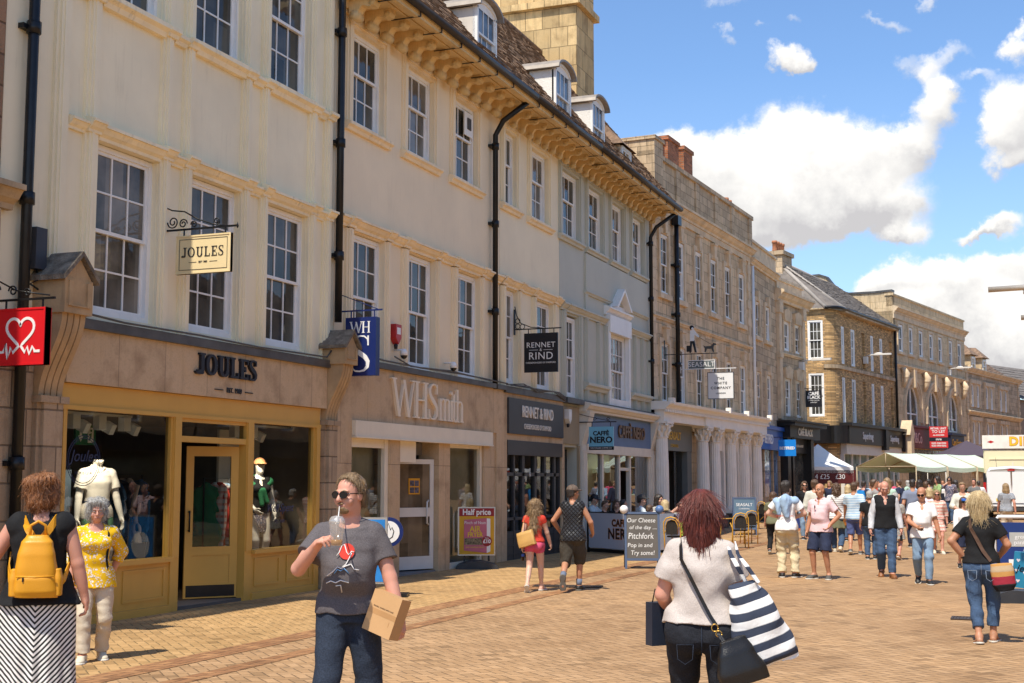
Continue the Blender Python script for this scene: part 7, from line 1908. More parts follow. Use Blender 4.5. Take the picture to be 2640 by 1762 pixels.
bt = held('drink_bottle', 'cola bottle with a blue label in the hand of the girl in red', 'bottle', o); c = s.wL+v3(0, .02, -.10)
m = MB(); m.lathe([(.02, -.12), (.031, -.11), (.03, -.02), (.031, .03), (.014, .075), (.012, .09)], 14, tuple(c-v3(0, 0, .06))); m.build('bottle', plain('cola', (.02, .008, .005), .15), bt)
m = MB(); m.lathe([(.0318, -.05), (.0318, .0)], 14, tuple(c-v3(0, 0, .05))); m.build('label', plain('blue_label', (.04, .10, .45), .5), bt); m = MB(); m.lathe([(.014, .09), (.014, .105)], 10, tuple(c-v3(0, 0, .06))); m.build('lid', C_white, bt)
s, o = who('person in a cap and black quilted body warmer, striding away in dark shorts', 1478, 1251, 1525, face=10, hairh=.02, vox=.009, w=1.0, sh=.98, armL=(-.26, .16, 1.0), elL=(-1, -.9, 0), armR=(.30, .20, .98), elR=(.5, -1, 0), footR=(.07, .16, 0), footL=(-.10, -.42, .17), pitL=-74, turn=-.75, curl=.9, skin=SKT)
C_quilt = None
t = NT('quilted_nylon'); v = t.co(); sp = t.n('SeparateXYZ', Vector=v)
qa = t.math('PINGPONG', t.math('ADD', sp.outputs[2], sp.outputs[0]), .035); qb = t.math('PINGPONG', t.math('SUBTRACT', sp.outputs[2], sp.outputs[0]), .035)
qq = t.math('MINIMUM', qa, qb); qs = t.step(qq, 0, .012); t.bsdf(t.mix(qs, (.006, .006, .007), (.026, .027, .032)), .5, 0, .4, bump=qs, bs=1.0, bd=.02); C_quilt = t.m
top(s, o, C_quilt, 'none', .84, .03, fold=.003, flare=.01); pants(s, o, C_gshort, .10, .03, fold=.010, name='shorts'); hair(s, o, 'short', H_dark, .05, 1, .003, .8)
h = hat(s, o, plain('brown_cap', (.14, .10, .075), .85, 0, .1, 6, .3)); shoes(s, o, S_blk, plain('grey_sole', (.16, .15, .13), .8))
m = MB()
for A, K in ((s.aR, s.kR), (s.aL, s.kL)): m.tube([tuple(A-(K-A)*.02), tuple(A+(K-A)*.27)], [.045, .053], 12)
m.build('socks', plain('grey_sock', (.16, .19, .26), .9), o)

# two men talking
s, o = who('person in a white tee with a pale blue jumper over the back, cargo trousers', 2031, 1240, 1490, face=3, hairh=.025, vox=.009, w=.98, sh=.96, armL=(-.16, .20, 1.10), elL=(-1, -.7, 0), armR=(.16, .20, 1.10), elR=(1, -.7, 0), footL=(-.10, 0, 0), footR=(.13, .02, 0), toeR=30, turn=-.35, skin=SKL)
top(s, o, C_white, 'short', .87, .022, flare=.012, fold=.007, seed=3); pants(s, o, C_cargo, .97, .022, fold=.013, seed=4, flare=.018); hair(s, o, 'short', H_dark, .05, 6, .005, 1.4); shoes(s, o, S_blk, S_sole)
jm = held('jumper', 'pale blue jumper slung over the shoulders of the man in cargo trousers', 'jumper', o)
V = Vol((-.3, -.32, 1.0), (.3, .2, 1.6), .01); V.cap(s.up(-.17, -.03, .47), s.up(.17, -.03, .47), .075, .075, .04); V.cap(s.up(-.02, -.12, .48), s.up(.02, -.15, .20), .10, .055, .05); V.cap(s.up(-.15, -.10, .44), s.up(-.13, -.11, .24), .05, .04, .04); V.cap(s.up(0, -.06, .53), s.up(0, -.10, .44), .085, .09, .04); V.cap(s.up(-.17, .0, .48), s.up(-.13, .12, .36), .05, .035, .03); V.cap(s.up(.17, .0, .48), s.up(.13, .12, .36), .05, .035, .03); V.fold(.008, 3, 34); vob(V, 'jumper', C_sky, jm)
text('lettering', 'RIVER SPORTS', .05, plain('red_print', (.52, .035, .02), .8), o, (-.02, -.155, 1.13), (PI/2, 0, 0), .001)
s, o = who('person in a pale pink polo shirt and navy shorts, hand on hip', 2120, 1248, 1494, face=206, hairh=.005, vox=.0085, w=1.05, belly=.07, sh=.95, armL=(-.20, .04, 1.0), elL=(-1, -.7, 0), armR=(.27, .02, .88), elR=(.3, -1, 0), footL=(-.14, 0, 0), footR=(.13, .05, 0), toeR=20, toeL=-18, turn=-.12, skin=SKT, palmL=(.5, .6, 0))
top(s, o, C_pink, 'short', .87, .02, 'collar', flare=.01, fold=.007, seed=6); pants(s, o, C_navy, -.93, .026, fold=.008, flare=.02, name='shorts'); hair(s, o, 'sides', H_brown, .05, 3, .002); features(s, o, H_brown); shoes(s, o, S_gry, S_sole)
gl = held('sunglasses', 'black sunglasses hooked in the placket of the pink polo shirt', 'sunglasses', o); m = MB(); c = s.up(.02, .195, .40); m.ball(tuple(c), (.014, .008, .035), 8, 6); m.build('lens', M_dk, gl); m = MB(); m.tube([tuple(c), tuple(c+v3(.01, .01, -.09))], .004, 6); m.build('temple', M_dk, gl)

# two men walking towards the camera
s, o = who('person in a black sleeveless pullover over a pale checked shirt, looking down as he walks', 2287, 1243, 1489, face=176, hairh=.003, vox=.009, w=1.0, armR=(.27, .04, .88), armL=(-.27, .03, .88), footR=(.08, -.20, .06), pitR=-26, footL=(-.08, .22, 0), nod=.38, curl=.8, skin=SKP)
top(s, o, C_shirt, 'long', .92, .016, 'v', fold=.005); top(s, o, C_blk, 'none', .90, .034, 'v', name='pullover', fold=.004); pants(s, o, C_jean, .97, .018, fold=.009, seed=3); hair(s, o, 'sides', H_grey, .05, 3, .002); features(s, o, H_grey); shoes(s, o, S_brn, S_brn)
ph = held('glasses_case', 'dark case in the hand of the man in the black pullover', 'case', o); m = MB(); c = s.wL+v3(0, .02, -.12); m.box(c[0]-.02, c[0]+.02, c[1]-.03, c[1]+.05, c[2]-.09, c[2]+.02); m.build('case', C_blk, ph)
s, o = who('person in a plain white tee and light jeans, looking at a phone as he walks', 2383, 1258, 1506, face=178, hairh=.003, vox=.009, w=1.08, belly=.065, sh=.96, armR=(.10, .27, 1.04), elR=(1, -.8, 0), armL=(-.30, .02, .86), footR=(.09, -.22, .07), pitR=-30, footL=(-.08, .18, 0), nod=.34, turn=-.2, curl=.9, skin=SKT)
top(s, o, C_white, 'short', .84, .022, 'v', flare=.012, fold=.008, seed=14); pants(s, o, C_ljean, .97, .014, fold=.009, seed=8); hair(s, o, 'sides', H_dark, .05, 2, .002); features(s, o, H_dark, False); glasses(s, o); shoes(s, o, S_blk, S_sole)
ph = held('phone', 'black phone held up by the man in the white tee', 'phone', o); c = s.wR+(s.wR-s.eR)/np.linalg.norm(s.wR-s.eR)*.11; m = MB(); m.box(c[0]-.05, c[0]+.09, c[1]-.01, c[1]+.03, c[2]-.012, c[2]); m.build('phone', M_dk, ph)

# blonde woman at the right edge with bag over her hip
s, o = who('person with straight blonde hair in a black tee and cropped blue jeans, hand on hip', 2538, 1269, 1658, face=2, hairh=.015, vox=.0075, w=1.06, hip=1.12, bust=.06, sh=.92, limb=1.0, armL=(-.19, -.02, .99), elL=(-1, -.55, .0), armR=(.21, .20, 1.02), elR=(.8, -1, 0), footL=(-.05, -.14, .0), footR=(.10, .12, 0), pitL=-8, curl=.9, turn=-.3, skin=SKT, palmL=(.6, .6, 0))
top(s, o, C_blk, 'short', .93, .016, fold=.006, seed=31); pants(s, o, C_jean, .74, .014, fold=.009, seed=33, waist=.10); hair(s, o, 'long', H_blond, .16, 3, .004, .85); glasses(s, o, False); shoes(s, o, S_brn, S_sole, -.05)
m = MB(); m.tube([(-.05, -.165, .85), (-.15, -.165, .85), (-.145, -.18, .76), (-.10, -.185, .73), (-.055, -.178, .76), (-.05, -.165, .85)], .0025, 5); m.tube([(.05, -.165, .85), (.15, -.165, .85), (.145, -.18, .76), (.10, -.185, .73), (.055, -.178, .76), (.05, -.165, .85)], .0025, 5); m.tube([(0, -.13, 1.0), (0, -.15, .88), (0, -.14, .8)], .003, 5); m.build('pocket_stitching', plain('pale_stitching', (.25, .30, .38), .8), o)
hb = held('crossbody_bag', 'striped canvas crossbody bag with a charcoal base on the hip of the blonde woman', 'bag', o)
ob = soft([(-.17, 0, 0, .09, .05), (-.10, 0, 0, .125, .065), (.05, 0, 0, .12, .06), (.13, 0, 0, .10, .03)], hb, 'bag_body', stripes('canvas_bands', [(.50, .26, .08), (.42, .30, .18), (.33, .03, .05)], 2, .12, .45), 3, .008, .003, 3, (.235, -.12, .80), (0, R(-6), R(10)))
soft([(-.175, 0, 0, .092, .055), (-.105, 0, 0, .130, .071)], hb, 'bag_base', C_blk, 3, .008, .002, 3, (.235, -.12, .80), (0, R(-6), R(10)))
m = MB(); strap(m, around(s, [(285, 1.43), (255, 1.485), (228, 1.44), (210, 1.34), (192, 1.22), (172, 1.08), (150, .96)], .044), .042, .005); m.build('strap', plain('brown_webbing', (.10, .055, .035), .8), hb)
wt = held('watch', 'dark wrist watch on the bent arm of the blonde woman', 'watch', o); m = MB(); dd = (s.wL-s.eL)/np.linalg.norm(s.wL-s.eL); m.tube([tuple(s.wL-dd*.03), tuple(s.wL-dd*.01)], .034, 14); m.build('strap', M_black, wt)
cb = held('gift_bag', 'blue carrier bag printed with white hearts beside the blonde woman', 'carrier bag', o)
m = MB(); m.prism([(-.16, -.2), (.16, -.2), (.15, .22), (-.15, .22)], -.05, .05, 'y'); ob = m.build('bag_body', plain('teal_paper', (.02, .20, .34), .4, 0, .1, 4, .1), cb, (.50, .22, .83), R(-6)); ob.rotation_euler = (0, R(6), R(-6))
m = MB()
for (x, z, q) in ((-.1, .12, .022), (-.02, .15, .02), (.08, .14, .025), (.10, .06, .02), (-.11, 0, .022), (-.02, -.02, .02), (.02, .08, .018), (-.09, -.12, .022), (.0, -.11, .018), (.11, -.02, .016)):
    m.prism([(x, z-q), (x+q, z+q*.3), (x+q*.6, z+q*.9), (x, z+q*.45), (x-q*.6, z+q*.9), (x-q, z+q*.3)], -.054, -.05, 'y')
m.build('heart_print', plain('pale_print', (.70, .62, .64), .6), ob); m = MB(); m.prism([(.06+.055*math.cos(a*PI/10), -.10+.055*math.sin(a*PI/10)) for a in range(20)], -.056, -.05, 'y'); m.build('badge', C_white, ob); m = MB(); m.prism([(.06+.042*math.cos(a*PI/10), -.10+.042*math.sin(a*PI/10)) for a in range(20)], -.058, -.056, 'y'); m.build('badge', C_blk, ob)
text('lettering', 'jesus', .12, C_blk, ob, (0, -.056, .03), (PI/2, 0, 0), .001, shear=.3)
m = MB(); m.tube([(-.06, 0, .22), (-.03, 0, .30), (.03, 0, .30), (.06, 0, .22)], .005, 6); m.build('handle', C_white, ob)
# ---------- hanging signs on the house fronts ----------
def hsign(name, label, wallX, X0, X1, Y, z0, z1, mat, t=.05, border=None, arm=True, armz=None, metal=None, plate=True):
    """board at right angles to the front, facing down the street; local x runs out from the wall"""
    o = thing(name, label, 'sign', (wallX, Y, z1), 0)
    a, b = X0-wallX, X1-wallX; h = z1-z0
    m = MB(); m.box(a, b, -t/2, t/2, -h, 0)
    bd = m.build('board', mat, o)
    if border:
        m = MB(); q = .02
        for (x0, x1, u0, u1) in ((a, b, -q, 0), (a, b, -h, -h+q), (a, a+q, -h+q, -q), (b-q, b, -h+q, -q)): m.box(x0, x1, -t/2-.008, t/2+.008, u0, u1)
        m.build('frame', border, bd)
    if arm:
        az = (armz or .12); m = MB(); mt = metal or M_black
        m.box(0, b+.08, -.012, .012, az-.012, az+.012)
        if plate: m.box(0, .025, -.03, .03, az-.12, az+.45)
        for x in (a+.12*(b-a), a+.88*(b-a)): m.box(x-.008, x+.008, -.008, .008, 0, az)
        m.build('bracket', mt, o)
    return o, a, b, h
def scrolls(m, spec, r=.009):
    for (cx, cz, rad, turns, a0, sg) in spec:
        n = int(20*turns)
        m.tube([(cx+rad*(1-i/n*.75)*math.cos(a0+sg*2*PI*turns*i/n), 0, cz+rad*(1-i/n*.75)*math.sin(a0+sg*2*PI*turns*i/n)) for i in range(n+1)], r, 6)
def stxt(o, body, size, mat, x, z, t=.05, **k): return text('lettering', body, size, mat, o, (x, -t/2-.003, z), ext=.003, **k)
M_redb = plain('signal_red', (.62, .012, .018), .35, 0, .03, 2, .03); M_wht = plain('sign_white', (.80, .79, .77), .45, 0, .02); M_navyb = plain('sign_navy', (.010, .022, .12), .35, 0, .04); M_creamb = plain('sign_cream', (.78, .62, .34), .45, 0, .03); M_blkb = plain('sign_black', (.012, .012, .016), .4, 0, .05)
o, a, b, h = hsign('hanging_sign', 'square red hanging sign with a white heart outline at the left edge', XF+.03, -10.33, -9.68, 11.2, 2.935, 3.55, M_redb, .09, M_redb, armz=.10)
m = MB(); c = (a+b)/2
def heart(t): x = 16*math.sin(t)**3; z = 13*math.cos(t)-5*math.cos(2*t)-2*math.cos(3*t)-math.cos(4*t); return c+x*.0115, -.25+z*.0115
pts = [heart(.32+PI+.0+(2*PI-.64)*i/40) for i in range(41)]
pts = [(c-.27, -.47), (c-.22, -.47), (c-.19, -.38), (c-.16, -.54), (c-.12, -.42), (c-.09, -.48)]+pts[1:-1]+[(c+.07, -.48), (c+.1, -.42), (c+.13, -.5), (c+.17, -.42), (c+.2, -.47), (c+.27, -.47)]
m.arcrib(pts, .03, -.052, -.045, 'y'); m.build('emblem', M_wht, o)
m = MB(); scrolls(m, [(.16, .22, .07, 1.4, 0, 1), (.40, .20, .06, 1.4, PI, -1), (.60, .17, .05, 1.3, PI, -1)]); m.tube([(.02, 0, .5), (.2, 0, .32), (.45, 0, .2), (.9, 0, .13)], .009, 6); m.build('scrollwork', M_black, o)
o, a, b, h = hsign('hanging_sign', 'cream hanging sign lettered in navy under a scrolled black iron bracket', XF, -10.35, -9.51, 14.38, 4.40, 4.91, M_creamb, .05, M_creamb, armz=.09)
m = MB(); q = .05
for (x0, x1, u0, u1) in ((a+q, b-q, -q-.006, -q), (a+q, b-q, -h+q, -h+q+.006), (a+q, a+q+.006, -h+q, -q), (b-q-.006, b-q, -h+q, -q)): m.box(x0, x1, -.029, -.025, u0, u1)
m.build('border_line', M_navy, o)
m = MB(); serif_text(m, 'JOULES', 0, 0, .13, -.004, 0, .02, .009, .014); l = m.build('lettering', M_navy, o, (a+.10, -.026, -.29)); l.scale = (1.02, 1, 1)
stxt(o, 'EST 1989', .035, M_navy, (a+b)/2, -.36); m = MB(); m.box(a+.2, a+.32, -.029, -.025, -.362, -.357); m.box(b-.32, b-.2, -.029, -.025, -.362, -.357); m.build('rule', M_navy, o)
m = MB(); scrolls(m, [(.17, .20, .085, 1.6, PI, 1), (.33, .17, .065, 1.5, 0, 1), (.50, .15, .05, 1.4, PI, -1), (.85, .17, .05, 1.5, -PI/2, 1)]); m.tube([(.02, 0, .42), (.15, 0, .36), (.35, 0, .33), (.55, 0, .22), (.8, 0, .13), (1.0, 0, .10)], .010, 6); m.lathe([(.001, 0), (.018, .03), (.001, .09)], 8, (1.17, 0, .05)); m.build('scrollwork', M_black, o)
o, a, b, h = hsign('hanging_sign', 'tall navy box sign with large white serif letters', XF, -10.40, -9.84, 19.17, 3.42, 4.38, M_navyb, .14, armz=.12, metal=M_navyb)
m = MB(); serif_text(m, 'WH', 0, 0, .19, -.004, 0, .026, .010, -.008, {'W': .225, 'H': .15}); m.build('lettering', M_wht, o, (a+.085, -.072, -.26))
m = MB(); serif_text(m, 'S', 0, 0, .60, -.004, 0, .085, .03, 0, {'S': .37}); m.build('lettering', M_wht, o, (a+.09, -.072, -.90))
m = MB(); m.tube([(.02, 0, .42), (b, 0, .13)], .008, 6); m.build('stay', M_navyb, o)
o, a, b, h = hsign('hanging_sign', 'square black hanging sign with thin white capitals above the cheese shop', XF, -10.35, -9.56, 27.27, 4.10, 4.97, M_blkb, .05, armz=.10)
stxt(o, 'RENNET', .17, M_wht, (a+b)/2, -.27, space=1.1); stxt(o, '&', .09, M_wht, (a+b)/2, -.375); stxt(o, 'RIND', .23, M_wht, (a+b)/2, -.515, space=1.1); stxt(o, 'CHEESEMONGERS OF STAMFORD', .052, M_wht, (a+b)/2, -.66, sx=.9)
m = MB(); m.box(a+.12, a+.33, -.029, -.025, -.38, -.372); m.box(b-.33, b-.12, -.029, -.025, -.38, -.372); m.build('rule', M_wht, o)
m = MB(); m.tube([(.02, 0, .62), (.06, 0, .42), (.16, 0, .24), (.4, 0, .14), (.7, 0, .11)], .011, 6)
for x, z in ((.09, .17), (.09, .29), (.2, .16)): m.tube([(x+.055*math.cos(i*PI/8), 0, z+.055*math.sin(i*PI/8)) for i in range(17)], .009, 6)
m.build('scrollwork', M_black, o)
o, a, b, h = hsign('hanging_sign', 'pale blue hanging sign with a black lower strip outside the coffee shop', XF-.05, -10.30, -9.66, 31.73, 2.49, 3.07, plain('sign_sky_blue', (.20, .50, .66), .4, 0, .03), .05, armz=.12)
stxt(o, 'CAFFÈ', .15, M_blkb, (a+b)/2+.0, -.17, bold=.006); stxt(o, 'NERO', .21, M_blkb, (a+b)/2, -.335, bold=.008, sx=1.05); m = MB(); m.box(a, b, -.028, .028, -h-.002, -h+.085); m.build('strip', M_blkb, o); stxt(o, 'THE ITALIAN COFFEE CO', .05, M_wht, (a+b)/2, -h+.045, .058)
m = MB(); scrolls(m, [(.5, .19, .05, 1.0, 0, 1), (.85, .19, .05, 1.0, 0, 1)]); m.tube([(.02, 0, .35), (.3, 0, .27), (.9, 0, .14)], .008, 6); m.build('scrollwork', M_black, o)
o, a, b, h = hsign('hanging_sign', 'narrow grey name board under a bar topped with a cut out figure and dog', -10.45, -9.70, -8.85, 39.81, 5.14, 5.42, plain('sign_slate', (.12, .14, .14), .5), .05, M_wht, armz=.20)
stxt(o, 'SEASALT', .21, M_wht, (a+b)/2, -.14, space=1.05)
m = MB()   # flat painted cut-outs of a walker with a bag and a dog on a lead, mounted on the bar
cx = a+.12; m.mi = 0
m.prism([(cx-.07, .24), (cx-.02, .24), (cx+.02, .55), (cx+.10, .24), (cx+.16, .24), (cx+.09, .62), (cx-.04, .62)], -.015, .015, 'y'); m.ball((cx+.01, 0, 1.02), (.075, .02, .07), 10, 6); m.box(cx-.16, cx-.0, -.018, .012, .27, .46)
dx = a+.68; m.prism([(dx-.15, .36), (dx-.2, .46), (dx-.14, .42), (dx+.05, .43), (dx+.12, .52), (dx+.2, .50), (dx+.22, .46), (dx+.14, .44), (dx+.12, .36), (dx+.14, .24), (dx+.10, .24), (dx+.06, .34), (dx-.08, .34), (dx-.12, .24), (dx-.16, .24)], -.015, .015, 'y')
m.mi = 1; m.prism([(cx-.05, .60), (cx+.08, .60), (cx+.09, .80), (cx+.22, .70), (cx+.24, .74), (cx+.08, .95), (cx-.04, .93)], -.017, .017, 'y'); m.ball((cx+.03, -.004, .99), (.045, .02, .05), 8, 6)
m.mi = 0; m.tube([(cx+.22, 0, .72), (dx+.08, 0, .46)], .006, 5); m.build('cut_out', [M_blkb, M_wht], o)
o, a, b, h = hsign('hanging_sign', 'square white hanging sign with black capitals beside the grey name board', -10.4, -9.50, -8.65, 41.58, 4.32, 5.18, M_wht, .05, plain('thin_dark_edge', (.1, .1, .1), .5), armz=.12, metal=M_wht)
for s_, z, q in (('THE', -.21, .115), ('WHITE', -.36, .115), ('COMPANY', -.51, .115), ('LONDON', -.68, .062)): stxt(o, s_, q, M_blkb, (a+b)/2, z, space=1.25, bold=.002)
o, a, b, h = hsign('hanging_sign', 'black hanging sign in front of the brick corner building', -9.5, -9.0, -8.30, 58.4, 4.93, 5.66, M_blkb, .06, armz=.1)
stxt(o, 'CAFÉ', .20, M_wht, (a+b)/2, -.15, bold=.008); stxt(o, 'BLACK', .18, M_wht, (a+b)/2, -.31, bold=.006); stxt(o, 'COFFEE HOUSE', .07, M_wht, (a+b)/2, -.44); stxt(o, '& EATERY', .065, M_wht, (a+b)/2, -.53)
o, a, b, h = hsign('hanging_sign', 'plain bright blue hanging sign of the betting shop', -9.6, -9.30, -8.61, 53.1, 2.71, 3.36, plain('sign_azure', (.008, .22, .68), .4, 0, .03), .07, armz=.1)
stxt(o, 'BETFRED', .15, M_wht, (a+b)/2, -.34, .07, bold=.008)
p9 = b9.at(4.9, -.9, 0)
o = thing('letting_board', 'red and white to let board fixed above the maroon shop sign', 'sign', (p9[0], p9[1], 3.6+.0), 0); m = MB(); m.box(-.5, .5, -.03, .03, 0, 1.22); m.build('board', plain('board_red', (.58, .03, .03), .5), o); m = MB(); m.box(-.5, .5, -.035, -.03, .38, .6); m.build('strip', M_navy, o); m = MB(); m.box(-.03, .03, 0, .95, .4, .46); m.build('bracket', M_black, o)
for s_, z, q in (('RETAIL UNIT', 1.10, .15), ('TO LET', .92, .22), ('ALL ENQUIRIES', .72, .09), ('mre', .49, .19), ('0203 058 0204', .26, .13), ('0203 058 0202', .12, .13)): stxt(o, s_, q, M_wht, 0, z, .07, bold=.004)
# lamps, alarms and cameras on the walls
def wall_lamp(b, x, z, label, y=-.05):
    p = b.at(x, y, z); o = thing('street_lamp', label, 'street lamp', p, b.o.rotation_euler[2], 'lamps fixed to the house fronts')
    m = MB(); m.box(-.12, .12, -.15, .05, -.35, .0); m.build('mount', M_fr, o)
    m = MB(); m.tube([(0, -.1, .05), (0, -.5, .08)], .03, 6); m.build('arm', M_fr, o)
    m = MB(); m.prism([(-.10, -.5), (.10, -.5), (.08, -1.35), (-.08, -1.35)], .04, .13); m.ball((0, -.7, .14), (.08, .2, .05), 8, 6); m.build('lamp_head', M_fr, o)
wall_lamp(b7, 3.2, 6.9, 'white wall lamp on the narrow stone house with the broken cornice'); wall_lamp(b8, 4.1, 8.0, 'white wall lamp on the buff brick corner building'); wall_lamp(b9, 10.6, 8.5, 'white wall lamp on the arched stone building')
def gadget(name, label, cat, b, x, y, z, build):
    o = thing(name, label, cat, b.at(x, y, z), b.o.rotation_euler[2]); build(o)
def alarm(col):
    def f(o):
        m = MB(); m.prism([(-.11, .16), (.11, .16), (.11, -.08), (0, -.2), (-.11, -.08)], -.12, 0, 'y'); m.build('housing', plain('alarm_'+str(col[0]), col, .4), o); m = MB(); m.box(-.07, .07, -.124, -.12, -.02, .10); m.build('label', M_wht, o); m = MB(); m.lathe([(.03, -.28), (.04, -.22), (.03, -.19)], 10, (0, -.06, 0)); m.build('strobe', M_blkb, o)
    return f
def camera_(o):
    m = MB(); m.tube([(0, 0, 0), (0, -.16, .0), (0, -.2, -.05)], .02, 6); m.build('arm', M_wht, o); m = MB(); m.lathe([(.03, .12), (.06, .08), (.07, .0)], 12, (0, -.2, -.1)); m.build('housing', M_wht, o); m = MB(); m.ball((0, -.2, -.10), .065, 10, 6); m.build('dome', M_dk, o)
gadget('alarm_box', 'red burglar alarm box beside the navy box sign', 'alarm', b2, 21.2, -.02, 4.35, alarm((.45, .03, .03))); gadget('alarm_box', 'small white alarm box between the cheese shop and the coffee shop', 'alarm', b4, 30.62, -.06, 3.3, alarm((.7, .68, .64)))
gadget('security_camera', 'white camera hanging below the red alarm box', 'camera', b2, 21.25, -.02, 4.05, camera_); gadget('security_camera', 'white and black camera between two windows above the newsagent letters', 'camera', b2, 23.45, -.02, 4.0, camera_)
def bx_(o):
    m = MB(); m.box(-.09, .09, -.12, 0, -.24, .24); m.build('housing', plain('grey_housing', (.045, .047, .055), .5), o); m = MB(); m.tube([(0, -.05, -.24), (.05, -.06, -.35), (-.1, -.06, -.42), (.2, -.05, -.52)], .012, 6); m.build('cable', M_black, o)
gadget('junction_box', 'dark grey equipment box on the cream wall above the left stone bracket', 'equipment box', b1, 11.95, -.02, 4.36, bx_)
o = thing('street_lamp', 'pale metal lamp arm reaching in from the right edge of the sky', 'street lamp', (.25, 13.7, 0), 0)
m = MB(); m.tube([(.6, 0, 0), (.6, 0, 3.9)], .06, 10); m.build('post', M_fr, o); m = MB(); m.tube([(-.56, -.0, 3.58), (.62, 0, 3.60)], .028, 12); m.build('arm', plain('weathered_aluminium', (.52, .46, .38), .4, .5, .1, 6, .1), o); m = MB(); m.tube([(-.24, 0, 3.54), (.3, 0, 3.545)], .02, 8); m.tube([(-.27, 0, 3.29), (.6, 0, 3.30)], .026, 10); m.build('fitting', _M['weathered_aluminium'], o)

# ---------- boards on the pavement ----------
o = thing('pavement_sign', 'half price poster stand on a dark weighted base outside the newsagent', 'pavement sign', (-10.22, 24.25, .0), R(26))
m = MB()
for q in (-.2, .2): m.prism([(-.42, .0), (-.38, .08), (-.1, .15), (.1, .15), (.38, .08), (.42, 0)], q-.17, q+.17, 'y')
m.build('base', plain('dark_plastic', (.035, .037, .042), .45, 0, .15, 4, .15), o, None, None).rotation_euler = (0, 0, PI/2*0)
m = MB(); m.box(-.26, -.22, -.02, .02, .14, .26); m.box(.22, .26, -.02, .02, .14, .26); m.build('leg', M_black, o)
m = MB(); m.box(-.37, .37, -.025, .025, .25, 1.20); fr = m.build('frame', plain('silver_frame', (.50, .47, .43), .35, .7, .05, 4, .05), o)
m = MB(); m.box(-.345, .345, -.030, -.025, .275, 1.175); m.build('poster', plain('poster_amber', (.62, .33, .01), .5, 0, .15, 2, 0), o)
m = MB(); m.box(-.345, .345, -.034, -.030, 1.02, 1.175); m.build('banner', plain('poster_maroon', (.28, .012, .015), .5), o); text('lettering', 'Half price', .155, M_wht, o, (0, -.036, 1.095), ext=.002, bold=.005, sx=.92)
m = MB(); m.prism([(-.25, .35), (.2, .30), (.2, .98), (-.25, .95)], -.040, -.034, 'y'); m.build('book_cover', plain('poster_pink', (.50, .13, .19), .5), o); m = MB(); m.prism([(.2, .30), (.27, .33), (.27, .97), (.2, .98)], -.040, -.034, 'y'); m.build('book_edge', M_wht, o)
for s_, z, q, mt in (('Pinch of Nom', .89, .085, M_wht), ('AIR', .765, .155, plain('poster_yellow', (.72, .50, .03), .5)), ('FRYER', .655, .12, None), ('EASY SLIMMING MEALS', .41, .04, None)): text('lettering', s_, q, mt or _M['poster_yellow'], o, (-.03, -.042, z), ext=.002, bold=.004 if q > .1 else 0, sx=.9)
m = MB(); m.box(-.24, .15, -.043, -.040, .46, .59); m.build('picture', plain('food_picture', (.20, .16, .09), .6, 0, .9, 30), o); m = MB(); m.prism([(.2+.1*math.cos(i*PI/10), .53+.1*math.sin(i*PI/10)) for i in range(20)], -.047, -.040, 'y'); m.build('price_spot', _M['poster_maroon'], o)
text('lettering', '£10', .10, M_wht, o, (.2, -.049, .525), ext=.002, bold=.004); text('lettering', 'Only', .04, M_wht, o, (.2, -.049, .59), ext=.002)
o = thing('pavement_sign', 'round navy and white lottery sign beside the white newsagent door', 'pavement sign', (*spot(1003, None, 19.6), 0), R(20)); m = MB(); m.prism([(.22*math.cos(i*PI/16), .95+.22*math.sin(i*PI/16)) for i in range(32)], -.03, .03, 'y'); m.build('disc', M_navyb, o); m = MB(); m.prism([(.165*math.cos(i*PI/16), .95+.165*math.sin(i*PI/16)) for i in range(32)], -.035, -.03, 'y'); m.build('face', M_wht, o); m = MB(); m.box(-.03, .03, -.02, .02, 0, .65); m.box(-.3, .3, -.2, .2, 0, .05); m.build('base', M_black, o)
m = MB(); m.arcrib([(-.09, 1.02), (-.07, 1.10), (-.03, .98), (0, 1.08), (.03, .98), (.05, 1.02), (.08, .96), (.06, .88), (0, .84), (-.07, .87), (-.09, .95)], .014, -.038, -.035, 'y'); m.build('emblem', M_navy, o)
o = thing('pavement_sign', 'blue and white poster stand in a rounded metal frame behind the coffee drinker', 'pavement sign', (*spot(946, None, 18.4), 0), R(12)); m = MB(); m.box(-.3, .3, -.02, .02, .28, 1.2); m.build('frame', _M['silver_frame'], o); m = MB(); m.box(-.27, .27, -.026, -.02, .31, 1.17); m.build('poster', plain('poster_blue', (.02, .20, .55), .5, 0, .3, 3, 0), o); m = MB(); m.prism([(.2*math.cos(i*PI/12), .75+.2*math.sin(i*PI/12)) for i in range(24)], -.03, -.026, 'y'); m.build('emblem', M_wht, o); m = MB(); m.box(-.3, .3, -.25, .25, 0, .06); m.box(-.03, .03, -.02, .02, .06, .28); m.build('base', _M['dark_plastic'], o)
